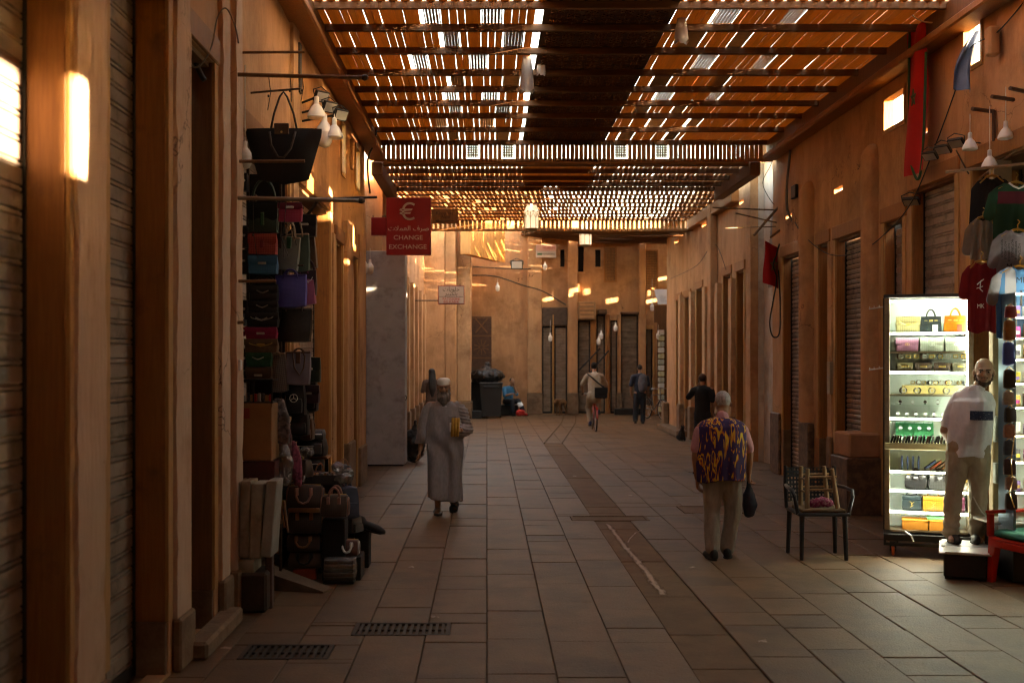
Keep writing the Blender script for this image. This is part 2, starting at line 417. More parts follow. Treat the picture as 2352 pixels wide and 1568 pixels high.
# ================================================================== FACADES
class Fac:
    def __init__(s,o,du,dn): s.o=Vector((*o,0)); s.u=Vector((*du,0)); s.n=Vector((*dn,0))
    def p(s,u,d,z): q=s.o+s.u*u+s.n*d; return (q.x,q.y,z)
    def M(s):
        m=Matrix.Identity(4); m.col[0]=(*s.u,0); m.col[1]=(*s.n,0); m.col[2]=(0,0,1,0); m.col[3]=(*s.o,1); return m
    def box(s,mb,u0,u1,d0,d1,z0,z1,b=0):
        if b: mb.bev(u0,u1,d0,d1,z0,z1,b,s.M())
        else: mb.box(u0,u1,d0,d1,z0,z1,s.M())
def wall(fac,u0,u1,z0,z1,holes,th,step=.4,amp=.012,chip=0.0):
    us=sorted(set([u0,u1]+[h[i] for h in holes for i in (0,1) if u0<h[i]<u1])); zs=sorted(set([z0,z1]+[h[i] for h in holes for i in (2,3) if z0<h[i]<z1]))
    def fill(a):
        o=[]
        for p,q in zip(a,a[1:]):
            n=max(1,round((q-p)/step)); o+=[p+(q-p)*i/n for i in range(n)]
        return o+[a[-1]]
    us,zs=fill(us),fill(zs); nu,nz_=len(us),len(zs)
    sol=[[not any(h[0]-1e-6<=(us[i]+us[i+1])/2<=h[1]+1e-6 and h[2]-1e-6<=(zs[j]+zs[j+1])/2<=h[3]+1e-6 for h in holes) for j in range(nz_-1)] for i in range(nu-1)]
    m=MB()
    def jit(u,z,d):
        q=fac.p(u,0,z); a=amp*nz(q[0]+3.3,q[1],z,1.9)+amp*.5*nz(q[0],q[1]+7,z,5.1)
        e=amp*.6*nz(q[0],q[1],z+5,4.0)
        if chip and not u0+1e-6<u<u1-1e-6:
            c_=max(0,nz(q[0]*3,q[1]*3,z,6.0)-.05)*chip*2.2+chip*.35*nz(q[0],q[1],z*11,3); u+=c_ if u<(u0+u1)/2 else -c_
        return fac.p(u+e*(u0<u<u1),d+(a if d==0 else 0),z+amp*.5*nz(q[0]+9,q[1],z,4)*(z0<z<z1))
    F={};B={}
    for i in range(nu):
        for j in range(nz_):
            F[i,j]=len(m.v); m.v.append(jit(us[i],zs[j],0)); B[i,j]=len(m.v); m.v.append(fac.p(us[i],th,zs[j]))
    S_=lambda i,j:0<=i<nu-1 and 0<=j<nz_-1 and sol[i][j]
    for i in range(nu-1):
        for j in range(nz_-1):
            if not sol[i][j]: continue
            m.f.append((F[i,j],F[i+1,j],F[i+1,j+1],F[i,j+1])); m.f.append((B[i,j],B[i,j+1],B[i+1,j+1],B[i+1,j]))
            for (a,b,ni,nj) in (((i,j),(i+1,j),i,j-1),((i+1,j),(i+1,j+1),i+1,j),((i+1,j+1),(i,j+1),i,j+1),((i,j+1),(i,j),i-1,j)):
                if not S_(ni,nj): m.f.append((F[a],B[a],B[b],F[b]))
    return m
SLATC={}
def shutter(fac,u0,u1,z0,z1,d,pitch,parent,mt,each=True,name='roller_shutter'):
    """guide rails carry the slats"""
    m=MB()
    fac.box(m,u0,u0+.05,d-.03,d+.05,z0,z1); fac.box(m,u1-.05,u1,d-.03,d+.05,z0,z1)
    fac.box(m,u0+.05,u1-.05,d-.022,d+.03,z0,z0+.07)
    so=m.build(name,BLACKM,parent)
    n=int((z1-z0-.07)/pitch)+1; L=u1-u0-.1
    if pitch>.1: prof=[(0,.0),(-.014,.006),(-.014,.02),(-.003,.026),(-.003,.03),(-.016,.036),(-.016,pitch-.008),(-.006,pitch-.001)]
    else: prof=[(0,0)]+[(-.012*sin(pi*k/5),pitch*.9*k/5) for k in range(1,5)]+[(0,pitch*.9)]
    def slatmb(zb,m):
        n0=len(m.v); k=len(prof)
        for u in (u0+.05,u1-.05):
            m.v += [fac.p(u,d+a,zb+b) for a,b in prof]
        m.f += [(n0+i,n0+i+1,n0+k+i+1,n0+k+i) for i in range(k-1)]
    if each:
        key=(round(L,3),pitch,id(fac)); zb=z0+.07
        for i in range(n):
            if zb+pitch>z1+.02: break
            m=MB(); 
            me=SLATC.get((key,u0))
            if me is None:
                slatmb(0,m); me=m.mesh('slat',mt); SLATC[(key,u0)]=me
            o=link('slat',me,so,(0,0,zb)); zb+=pitch
    else:
        m=MB(); zb=z0+.07
        for i in range(n):
            if zb+pitch>z1+.02: break
            slatmb(zb,m); zb+=pitch
        m.build('slat_curtain',mt,so,kind='stuff')
    m=MB(); fac.box(m,u0-.02,u1+.02,d+.055,d+.075,z0,z1); m.build('back_sheet',DARK,so)
    return so
def door(fac,u0,u1,ztop,parent,depth=.2,mt=METAL_SH,pitch=.117,each=True,near=True,far=True,lintel=True,zb=.02,wood=WOOD_O,lin_u=(0.02,0.02),woodz=0.0):
    shutter(fac,u0+.002,u1-.002,zb,ztop,depth+.02,pitch,parent,mt,each)
    # timber lining of the reveals
    for side,on in ((0,near),(1,far)):
        if not on: continue
        a,b=(u0-.001,u0+.035) if side==0 else (u1-.035,u1+.001)
        m=MB(); fac.box(m,a,b,.006,depth+.0,max(zb,woodz),ztop-.001,.004); j=m.build('door_jamb',wood,parent)
        m=MB(); e0,e1=(u0-.07,u0+.03) if side==0 else (u1-.03,u1+.07)
        fac.box(m,e0,e1,-.016,.008,max(zb,woodz)+.002,ztop+.001,.004); m.build('trim_board',WOOD_ED,j)
        if woodz>0:
            m=MB(); fac.box(m,a,b,.004,depth,.0,woodz-.004,.004); m.build('plinth_block',PLINTH,j)
    if lintel:
        m=MB(); fac.box(m,u0-.07-lin_u[0],u1+.07+lin_u[1],-.028,.03,ztop+.003,ztop+.19,.008); m.build('lintel_board',WOOD_O,parent)
        m=MB(); fac.box(m,u0,u1,.03,depth+.0,ztop-.035,ztop-.002); m.build('soffit_board',WOOD_D,parent)

# ---------------------------------------------------------------- left building (x = -2)
LW=Fac((-2.0,0),(0,1),(-1,0))
lb=thing('shop_building','tan plastered shop row with tall timber framed shutters behind the bag stall','building',(-2.2,8,0))
lb.location=(0,0,0)
LH=[(1.2,2.6,.02,4.2),(3.1,5.45,.02,4.3),(5.97,7.13,.02,4.3),(7.62,8.34,.02,4.15),(9.2,11.5,.02,3.85),(12.0,14.5,.02,3.85),(15.0,15.75,.02,3.55),(16.75,17.5,.02,3.5)]
winL=[(15.6,15.95,4.55,5.25),(17.3,17.75,4.6,5.2)]
wall(LW,-13,18.55,0,5.5,[h for h in LH if h[1]<18.5]+winL,.12,.38,.014).build('wall',PLASTER,lb)
for (a,b,z0,z1) in LH:
    i=LH.index((a,b,z0,z1))
    dk=i in (3,)
    door(LW,a,b,z1,lb,.2,METAL_SH if i<6 else METAL_BR,.117,each=1<=i<=5,wood=WOOD_D if dk else WOOD_O,lintel=i not in (0,),woodz=[0,.35,.35,.3,0,0,0,0][i])
for (a,b,z0,z1) in winL:
    m=MB(); 
    for q in ((a-.05,a,z0-.05,z1+.05),(b,b+.05,z0-.05,z1+.05),(a,b,z0-.05,z0),(a,b,z1,z1+.05)): LW.box(m,q[0],q[1],-.02,.125,q[2],q[3])
    m.build('window_frame',WOOD_ED,lb)
# piers that stand proud between the doors, stopping at a low worn plinth
def pier(fac,u0,u1,z1,parent,mt,d=-.035,pl=.34,zt=None,name='pilaster'):
    m=wall(Fac(fac.p(0,d,0)[:2],fac.u[:2],fac.n[:2]),u0,u1,pl,z1,[],abs(d)-.002,.09 if fac.o.x<-1.9 and u0<12 else .25,.010,.022)
    o=m.build(name,mt,parent)
    m=MB(); fac.box(m,u0-.012,u1+.012,d-.03,-.002,0,pl-.002,.015); m.build('plinth',PLINTH,o); return o
pier(LW,5.47,5.88,5.4,lb,PLASTER_LIT); pier(LW,7.22,7.56,5.4,lb,PLASTER_LIT); pier(LW,8.46,8.72,5.4,lb,PLASTER_LIT); pier(LW,8.86,9.1,5.4,lb,PLASTER_LIT,-.05)
pier(LW,11.56,11.92,5.4,lb,PLASTER_P,-.04); pier(LW,14.62,14.9,3.6,lb,PLASTER_P,-.03); pier(LW,15.85,16.6,3.9,lb,PLASTER,-.06,.8); pier(LW,17.6,18.5,3.9,lb,PLASTER,-.03,.6)
m=wall(Fac((-2.30,0),(0,1),(-1,0)),18.50,21.62,0,5.75,[],.1,.5,.014); m.build('recess_wall',PLASTER,lb); m=MB(); m.box(-2.30,-2.001,18.4,18.5,0,5.6); m.build('recess_return',PLASTER,lb); m=MB(); m.box(-2.5,-1.985,21.61,21.72,0,5.75); m.build('recess_return',PLASTER,lb)
m=MB(); LW.box(m,5.46,5.474,.0,.2,.3,4.3); m.build('reveal_plaster',PLASTER,lb)
m=MB(); LW.box(m,9.0,14.6,-.10,0,0,.10,.01); m.build('door_step',PLINTH,lb)
m=MB(); LW.box(m,7.5,8.6,-.16,-.002,0,.12,.02); m.build('door_step',PLINTH,lb)
m=MB(); m.box(-6,-2.32,-13,20.5,0,4.42); m.build('light_blocker',DARK,lb)  # unseen dark block added behind the shops to stop light leaking through
# ---------------------------------------------------------------- left building further on
LW2=Fac((-1.98,0),(0,1),(-1,0))
lb2=thing('shop_building','tan wall of narrow closed shops beyond the tall grey metal cabinet','building')
LH2=[(a,a+.95,.02,3.25) for a in (22.0,24.0,26.0,27.9,29.7,31.5,33.3)]
wl2=[(26.3,26.9,5.0,5.35)]
wall(LW2,21.6,36.2,0,5.75,LH2+wl2,.15,.6,.014).build('wall',PLASTER,lb2)
for h in LH2: door(LW2,h[0],h[1],h[3],lb2,.22,METAL_BR,.08,each=False,lintel=True,wood=WOOD_D)
for a in (23.2,25.2,27.15,28.95,30.75,32.55,34.4): pier(LW2,a,a+.5,3.9,lb2,PLASTER_P if a<30 else PLASTER,-.12,.7)
m=MB(); m.box(-6,-2.33,20.6,36.1,0,4.42); m.build('light_blocker',DARK,lb2)  # added block, out of view, shuts out light behind the doors
# corner buttress where the street bends
cb=thing('corner_buttress','stepped plaster corner buttress where the lane bends beside the wooden bay','wall')
m=MB(); m.box(-2.4,-1.35,36.2,40,0,6.6); m.build('wall',PLASTER,cb)
m=MB(); m.bev(-1.348,-.98,36.32,40,.0,6.6,.03); m.build('pilaster',PLASTER,cb)
m=MB(); m.bev(-.978,-.52,37.0,40,.55,6.6,.03); m.build('pilaster',PLASTER_P,cb)
m=MB(); m.bev(-1.0,-.47,36.95,40,0,.548,.03); m.build('plinth',PLINTH,cb)
# wooden bay high on the corner
bay=MB(); 
wb=thing('wooden_bay','boarded orange timber bay overhanging the far lane corner','bay window')
P0,P1=Vector((-.50,35.6)),Vector((.62,38.6)); z0,z1=5.2,6.5
dirv=(P1-P0); Lb=dirv.length; dirv/=Lb
BF=Fac((P0.x,P0.y),(dirv.x,dirv.y),(-dirv.y,dirv.x))
BAYW=mat('bay_timber',(.48,.22,.06),(.36,.15,.04),.55,9,(6,6,.35),(.3,.7),.1,40,rnd=.15)
for i in range(11):
    m=MB(); BF.box(m,Lb*i/11+.004,Lb*(i+1)/11-.004,0,.03,z0,z1,.004); m.build('board',BAYW,wb)
m=MB(); BF.box(m,0,Lb,.031,.35,z0+.03,z0+.08); BF.box(m,0,Lb,.031,.35,z1-.05,z1); BF.box(m,0,.03,.031,.35,z0+.081,z1-.051); BF.box(m,Lb-.03,Lb,.031,.35,z0+.081,z1-.051); m.build('bay_box',BAYW,wb)
# ---------------------------------------------------------------- right building (x = 5)
RW=Fac((5.0,0),(0,1),(1,0))
rb=thing('shop_building','tan plastered shop row with domed half columns behind the lit handbag cabinet','building')
RH=[(3.0,5.0,.02,3.9),(6.5,8.6,.02,3.95),(9.3,11.75,.02,3.95),(12.1,13.38,.02,3.95),(13.62,14.32,.02,3.68),(15.1,16.3,.02,3.68),(16.62,17.15,.02,3.68),(18.1,19.2,.02,3.68)]
# small square windows under the roof (the ones seen, and the ones whose sun falls on the opposite wall)
winR=[(13.62,14.28,4.84,5.22),(11.5,11.9,5.0,5.45),(2.0,2.395,4.2,4.64),(2.515,2.74,4.12,4.60),(9.6,10.1,4.95,5.35)]  # near pair unseen; bar between them added to keep sun off the pier
slotR=[(12.9,13.25,4.55,4.6),(16.0,16.4,4.35,4.42),(17.7,18.0,4.5,4.56),(18.6,19.0,4.3,4.36)]  # thin slots added to throw sun dashes on the opposite wall
wall(RW,-13,19.9,0,5.5,RH+winR+slotR,.09,.38,.014).build('wall',PLASTER,rb)
for i,h in enumerate(RH):
    if i==2:   # open shop doorway hung with clothes
        for (a,b) in ((h[0],h[0]+.04),(h[1]-.04,h[1])):
            m=MB(); RW.box(m,a,b,.004,.5,.02,h[3],.004); m.build('door_jamb',WOOD_O,rb)
        m=MB(); RW.box(m,h[1]-.03,h[1]+.09,-.018,.006,.02,h[3],.004); m.build('trim_board',WOOD_ED,rb)
        m=MB(); RW.box(m,h[0]-.1,h[1]+.1,-.028,.03,h[3]+.003,h[3]+.19,.008); m.build('lintel_board',WOOD_O,rb)
        shutter(RW,h[0]+.05,h[1]-.05,.02,h[3],.5,.117,rb,METAL_BR)
        continue
    if i<2: door(RW,h[0],h[1],h[3],rb,.2,METAL_BR,.117,each=False)
    elif i in (3,4): door(RW,h[0],h[1],h[3],rb,.13,METAL_SH,.117,each=True,woodz=.0)
    else: door(RW,h[0],h[1],h[3],rb,.13,METAL_SH,.07,each=False,woodz=.78)
for (a,b,z0,z1) in winR:
    m=MB()
    for q in ((a-.05,a,z0-.05,z1+.05),(b,b+.05,z0-.05,z1+.05),(a,b,z0-.05,z0),(a,b,z1,z1+.05)): RW.box(m,q[0],q[1],-.015,.11,q[2],q[3])
    m.build('window_frame',WOOD_ED,rb)
def halfcol(fac,u,r,z0,z1,parent,mt=PLASTER):
    m=MB(); prof=[]
    n=8
    def pt(k,z,s=1.0): a=pi*k/n; return fac.p(u-cos(a)*r*s,-sin(a)*r*.8*s+.01,z)
    rings=[(z0,1.0)]+[(z0+(z1-r-z0)*i/12,1.0+.02*nz(u,i,3)) for i in range(1,13)]+[(z1-r+r*sin(a*pi/12),max(.03,cos(a*pi/12))) for a in range(1,7)]
    b=len(m.v)
    for z,s in rings: m.v += [pt(k,z,s) for k in range(n+1)]
    for i in range(len(rings)-1):
        for k in range(n): m.f.append((b+i*(n+1)+k,b+i*(n+1)+k+1,b+(i+1)*(n+1)+k+1,b+(i+1)*(n+1)+k))
    return m.build('half_column',mt,parent,smooth=50)
halfcol(RW,14.72,.20,.92,4.76,rb); halfcol(RW,17.6,.22,1.0,4.72,rb)
m=MB(); RW.box(m,17.36,17.9,-.10,.0,0,.99,.02); m.build('plinth',STONE_D,rb)
m=MB(); RW.box(m,19.3,19.9,-.05,.0,0,1.05,.02); m.build('plinth',STONE_D,rb)
pier(RW,16.4,16.56,3.5,rb,PLASTER_P,-.03,.85)
m=MB(); m.box(5.6,9,-13,19.85,0,4.05); m.build('light_blocker',DARK,rb)  # added light block, kept below the windows so their sun still passes
m=MB(); RW.box(m,9.2,11.85,.031,.55,3.92,3.945); m.build('soffit_board',WOOD_D,rb)
m=MB(); RW.box(m,9.2,11.85,.031,.6,0,.018); m.build('threshold',PLINTH,rb)
# stone bench pier next to the cabinet
bp=thing('bench_pier','low pier with tan rendered cap over dark marbled base beside the lit cabinet','pier')
m=MB(); m.bev(4.60,5.0,14.44,15.05,.72,1.03,.02); m.build('cap_block',mat('cap_render',(.42,.20,.10),(.32,.15,.075),.85,5,bump=.3,bscale=30),bp)
m=MB(); m.bev(4.56,5.0,14.40,15.09,0,.718,.012); m.build('base_block',STONE_D,bp)
# ---------------------------------------------------------------- whitewashed alley mouth
al=thing('alley_wall','whitewashed rough alley wall with blind pointed arch behind the red flag','wall')
AF=Fac((5.0,21.8),(1,0),(0,1))
m=MB(); m.box(5.30,5.42,20.0,21.75,0,5.7); m.build('wall',PLASTER_W,al)
m=MB(); m.box(5.09,7,19.85,19.99,0,5.9); m.box(5.2,7,21.76,21.9,0,5.9); m.box(4.96,7,19.7,22.0,5.86,5.95); m.build('alley_return',PLASTER_W,al)
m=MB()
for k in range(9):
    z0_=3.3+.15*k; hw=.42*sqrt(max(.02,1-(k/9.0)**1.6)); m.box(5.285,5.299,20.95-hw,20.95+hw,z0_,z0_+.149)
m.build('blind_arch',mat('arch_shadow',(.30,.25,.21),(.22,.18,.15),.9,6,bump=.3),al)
m=MB(); m.bev(5.17,5.299,20.15,20.75,.0,1.0,.02); m.build('plinth',STONE_D,al)
m=MB(); m.bev(5.20,5.298,20.2,20.7,1.002,2.6,.02); m.build('buttress',PLASTER_W,al)
# ---------------------------------------------------------------- right building beyond the alley
RW2=Fac((5.05,0),(0,1),(1,0))
rb2=thing('shop_building','tan shop row beyond the whitewashed alley with narrow timber doorways','building')
RH2=[(22.3,23.0,.02,3.72),(23.5,24.3,.02,3.72),(25.0,25.7,.02,3.62),(26.6,27.4,.02,3.62),(28.2,29.0,.02,3.5),(29.5,30.3,.02,3.5)]
slot2=[(22.35+.95*i+(.2 if i%2 else 0),22.35+.95*i+.40+.15*(i%3),(5.04,5.22,5.30,5.12)[i%4],(5.12,5.31,5.385,5.21)[i%4]) for i in range(9)]  # narrow slots added under the eaves to cast sun dashes across the lane
wall(RW2,21.8,31.9,0,5.85,RH2+slot2,.15,.55,.014).build('wall',PLASTER,rb2)
for i,h in enumerate(RH2): door(RW2,h[0],h[1],h[3],rb2,.14,METAL_SH,.075,each=False,woodz=.7)
for a in (23.05,24.45,25.85,27.6,29.15): pier(RW2,a,a+.3,3.6,rb2,PLASTER_P,-.10,.8)
m=MB(); RW2.box(m,24.9,25.25,-.16,.0,.9,5.5,.02); m.build('pilaster',PLASTER,rb2)
m=MB(); RW2.box(m,28.5,31.7,-.30,-.0,0,.16,.02); m.build('door_step',PLINTH,rb2)
m=MB(); RW2.box(m,31.5,31.9,-.16,.0,0,.75,.03); m.build('plinth',PLINTH,rb2)
m=MB(); m.box(5.051,14,31.75,31.9,0,5.85); m.build('return_wall',PLASTER,rb2)
m=MB(); m.box(5.35,9,21.95,31.74,0,3.95); m.build('light_blocker',DARK,rb2)  # hidden block added behind this row against light leaks
# ---------------------------------------------------------------- far facade
FW=Fac((0,40),(1,0),(0,1))
fb=thing('shop_building','sunlit tan facade closing the far end of the lane with shuttered shops','building')
def X40(x): return PX(x,40)
FH=[]
def fhole(x0,x1,y0,y1): FH.append((X40(x0),X40(x1),PZ(y1,40),PZ(y0,40))); return FH[-1]
S1=fhole(1245,1268,748,952); S2=fhole(1273,1303,748,952); S3=fhole(1327,1356,736,956); S4=fhole(1370,1390,722,956); S5=fhole(1402,1418,735,956); S6=fhole(1426,1466,722,952); S7=fhole(1484,1499,756,945)
wins=[fhole(1287,1297,573,613),fhole(1328,1341,566,624),fhole(1367,1380,573,613),fhole(1226,1236,570,592)]
FH=[(a,b,max(.02,c),d) for a,b,c,d in FH]
wall(FW,-2.4,14,0,6.8,FH,.16,.7,.02).build('wall',PLASTER,fb)
FARW=mat('far_shutter',(.30,.21,.15),(.20,.135,.09),.5,3,(1,1,2),rnd=.1,metal=.3,dirt=(.12,.075,.05),dscale=3)
for i,h in enumerate(FH[:7]): shutter(FW,h[0],h[1],h[2],h[3],.10,.105,fb,FARW,each=(i in (2,5)))
for h in FH[7:]:
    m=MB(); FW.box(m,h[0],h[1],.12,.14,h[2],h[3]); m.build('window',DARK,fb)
    m=MB(); FW.box(m,h[0]-.05,h[1]+.05,-.04,.0,h[2]-.07,h[2]-.001); m.build('window_sill',PLASTER,fb)
for (x0,x1,mt,d) in ((1212,1244,PLASTER_P,-.12),(1304,1326,PLASTER,-.22),(1356,1369,WOOD_O,-.12),(1391,1400,WOOD_O,-.08),(1418,1426,PLASTER,-.1),(1467,1482,PLASTER,-.18),(1268.5,1272.5,WOOD_ED,-.06)):
    tall=mt in (PLASTER,PLASTER_P)
    m=MB(); FW.box(m,X40(x0),X40(x1),d,-.001,0.75 if tall else .05,6.3 if x0 in (1212,1304,1467) else 3.5,.02); m.build('pilaster' if tall else 'door_post',mt,fb)
    if tall: m=MB(); FW.box(m,X40(x0)-.03,X40(x1)+.03,d-.03,-.001,0,.748,.02); m.build('plinth',PLINTH,fb)
m=MB(); FW.box(m,X40(1245),X40(1303),-.05,.02,PZ(748,40)+.005,PZ(706,40),.02); m.build('sign_board',mat('sign_dark',(.10,.065,.045),(.06,.04,.028),.7,8),fb)
m=MB(); FW.box(m,X40(1326),X40(1366),-.45,-.002,PZ(735,40),PZ(694,40),.03); bx=m.build('box_awning',mat('box_tan',(.30,.17,.085),(.22,.12,.06),.8,6),fb)
for i in range(4):
    m=MB(); FW.box(m,X40(1330),X40(1361),-.458,-.451,PZ(730-9*i,40),PZ(726-9*i,40)); m.build('batten',PLASTER,bx)
m=MB(); FW.box(m,X40(1372),X40(1392),-.35,-.002,PZ(722,40),PZ(711,40),.02); FW.box(m,X40(1424),X40(1470),-.12,-.002,PZ(722,40),PZ(716,40),.01); m.build('shutter_hood',METAL_BR,fb)
m=MB(); FW.box(m,X40(1482),X40(1501),-.08,-.002,PZ(756,40)+.004,PZ(747,40),.01); FW.box(m,X40(1479.5),X40(1483.5),-.08,-.002,.02,PZ(756,40),.01); FW.box(m,X40(1499.5),X40(1503),-.08,-.002,.02,PZ(756,40),.01); m.build('door_frame',WOOD_ED,fb)
# timber lattice window screens
def lattice(w_,h_,nx,ny,t=.012,bar=.25):
    m=MB(); 
    cw,chh=w_/nx,h_/ny
    for z in (0,t):
        for i in range(nx):
            for j in range(ny):
                x0,x1,y0,y1=i*cw,(i+1)*cw,j*chh,(j+1)*chh; xm,ym=(x0+x1)/2,(y0+y1)/2; q=bar
                for (cx_,cy2,sx,sy) in ((x0,y0,1,1),(x1,y0,-1,1),(x1,y1,-1,-1),(x0,y1,1,-1)):
                    m.tri((cx_,cy2,z),(cx_+sx*cw*min(.98,.5-q*.42),cy2,z),(cx_,cy2+sy*chh*min(.98,.5-q*.42),z))
                b=abs(q)*.10
                m.quad((x0,y0,z),(x0+cw*b,y0,z),(x0+cw*b,y1,z),(x0,y1,z)); m.quad((x0,y0,z),(x1,y0,z),(x1,y0+chh*b,z),(x0,y0+chh*b,z))
    return m
SCRW=mat('screen_wood',(.52,.25,.09),(.40,.18,.06),.6,8)
for (x0,x1,y0,y1) in ((1390,1413,570,645),(1483,1508,577,662)):
    w_,h_=X40(x1)-X40(x0),(y1-y0)/FPX*40
    Mx=Matrix.Translation((X40(x0),39.97,PZ(y1,40)))@Matrix.Rotation(pi/2,4,'X')
    o=lattice(w_,h_,7,22).build('lattice_screen',SCRW,fb,fixn=False); o.matrix_basis=Mx
    m=MB()
    for q in ((-.05,0,-.05,h_+.05),(w_,w_+.05,-.05,h_+.05),(0,w_,-.05,0),(0,w_,h_,h_+.05)): m.box(q[0],q[1],q[2],q[3],-.01,.02)
    m.build('screen_frame',WOOD_O,o,fixn=True)
    m=MB(); m.box(0,w_,0,h_,-.02,-.012); m.build('screen_backing',WOOD_D,o)
# carved dark door leaning on the corner
cd=MB(); cd.bev(X40(1084),X40(1129),39.80,39.86,1.15,PZ(727,40),.01)
fd=tag(cd.build('carved_door',mat('carved_dark',(.10,.045,.025),(.06,.028,.016),.6,9)), 'dark carved wooden door leaf standing above the heaped bins','door')
for (cx_,cz,r) in ((X40(1106),2.35,.27),):
    for k in range(10):
        a=2*pi*k/10; m=MB(); m.box(-.015,.015,-.02,0,.05,r,TR(cx_,39.80,cz)@Matrix.Rotation(a,4,'Y')); m.build('carved_ray',WOOD_D,fd)
for s in (-1,1):
    m=MB(); m.box(-.02,.02,-.025,-.0,-.33,.33,TR(X40(1106),39.80,3.1)@Matrix.Rotation(s*.7,4,'Y')); m.build('carved_brace',WOOD_D,fd)
m=MB()
for z in (1.2,1.95,2.72,3.35): m.box(X40(1084),X40(1129),39.775,39.80,z,z+.05)
m.build('rail',WOOD_D,fd)
# walls out of sight, added to hold back daylight and shape sun patches
eb=thing('rear_blocker','unseen plaster wall added behind the viewpoint to hold back light','wall')
m=MB(); m.box(-2.3,5.2,-13.2,-13,0,5.8); m.build('wall',PLASTER,eb)
sw=thing('sun_slot_wall','unseen slotted wall added to throw sun patches on the far walls','wall')
SF=Fac((9.5,0),(0,1),(1,0))
sh=[]
for (x,y,wd,hh) in ((1262,686,34,8),(1296,671,54,10),(1326,662,9,18),(1346,670,14,14),(1404,690,30,11),(1490,670,8,18),(1500,690,36,9),(1518,640,30,8)):
    X,z=X40(x),PZ(y,40); t=(9.5-X)/(-SUN.x); Y=40-SUN.y*t; zz=z-SUN.z*t; wY=wd/FPX*40*(.41); hz=hh/FPX*40
    sh.append((Y-wY/2,Y+wY/2,zz-hz/2,min(zz+hz/2,6.0)))
sh+=[(32.25,32.45,4.75,5.40),(32.6,32.66,4.6,5.3)]
wall(SF,31.9,41,0,6.2,sh,.05,.8,.01).build('wall',PLASTER,sw)
# ================================================================== ROOFS
def slat_mb(m,x0,x1,y0,y1,z,t=.012,sk=0.0):
    n=len(m.v)
    m.v += [(x0,y0,z),(x1,y0,z),(x1+sk,y1,z),(x0+sk,y1,z),(x0,y0,z+t),(x1,y0,z+t),(x1+sk,y1,z+t),(x0+sk,y1,z+t)]
    m.f += [tuple(n+i for i in q) for q in ((3,2,1,0),(4,5,6,7),(0,1,5,4),(1,2,6,5),(2,3,7,6),(3,0,4,7))]
ZR=5.75
rf=thing('slatted_roof','high slatted timber roof with lattice strips over the near lane','roof')
BY=[12.0,12.83,13.8,14.85,15.77,16.64,17.5,18.56,19.68]
# cross beams
def beam(y,x0,x1,z,parent,h=.085,w_=.055,mt=None):
    m=MB(); m.bev(x0,x1,y-w_/2,y+w_/2,z-h,z-.001,.008); return m.build('cross_beam',mt or ROOFB,parent)
for y in BY: beam(y,-1.95,4.95,ZR,rf)
pan_l={0:(991,1130),1:(1036,1180),2:(965,1099),3:(1050,1175),4:(1036,1127),5:(1045,1156),6:(1012,1118),7:(1041,1154)}
pan_r={0:(1673,1828),1:(1594,1706),2:(1623,1760),3:(1522,1661),4:(1529,1646),5:(1477,1564),6:(1511,1600),7:(1441,1547)}
LATM=mat('lattice_wood',(.42,.24,.11),(.30,.16,.07),.6,9)
lat_me={}
stuff=MB(); nsl=0
CP0,CP1=.62,2.05      # carved centre panels
SL=.082
for k in range(8):
    y0,y1=BY[k]+.002,BY[k+1]-.002; ym=(y0+y1)/2
    ps=[]
    for x in pan_l[k]+pan_r[k]:
        X=PX(x,FPX*(ZR-CH)/(CY-(CY-FPX*(ZR-CH)/ym))) if False else PX(x,ym)
        ps.append((X-.115,X+.115) if x in (pan_l[k][1],pan_r[k][0]) else (X-.09,X+.09))
    x=-1.93
    while x<4.93:
        hit=[p for p in ps if p[0]-.02<x+SL*.6 and x<p[1]]
        if CP0-.03<x+SL*.8 and x<CP1: x=CP1+.007; continue
        if hit:
            p=hit[0]; wd=round(p[1]-p[0],3); Lq=round(y1-y0,2)
            key=(wd,Lq,k%3)
            if key not in lat_me: lat_me[key]=lattice(wd,Lq,5 if wd<.2 else 6,int(Lq/(.04+.006*(k%3))),.012,-.9 if k%2 else -.6).mesh('lattice_panel',LATM,fixn=False)
            link('lattice_panel',lat_me[key],rf,(p[0],y0,ZR+.003))
            x=p[1]+.016; continue
        sl_w=SL*R.uniform(.93,1.07)
        gap=.0028*R.uniform(.3,1.9)
        if R.random()<.05: gap*=2.2
        sk=R.gauss(0,.004)
        if k<5 and nsl<298:
            m=MB(); slat_mb(m,0,sl_w,0,y1-y0,0,.011,sk); me=m.mesh('slat',ROOFW,fixn=False)
            o=link('slat',me,rf,(x,y0,ZR+R.uniform(0,.004))); nsl+=1
        else: slat_mb(stuff,x,x+sl_w,y0,y1,ZR+R.uniform(0,.004),.011,sk)
        x+=sl_w+gap
# nearer bays (over and behind the viewpoint)
y=-12.9
while y<11.9:
    x=-1.95
    while x<4.95:
        slat_mb(stuff,x,x+.095,y,min(y+2.0,11.999),ZR,.011); x+=.095+(.008 if y<8 else .036)  # gaps widened in the last unseen bays to let daylight in
    y+=2.0
stuff.build('slat_field',ROOFW,rf,kind='stuff',fixn=False)
for y in range(-12,12,2): beam(y,-1.95,4.95,ZR,rf)
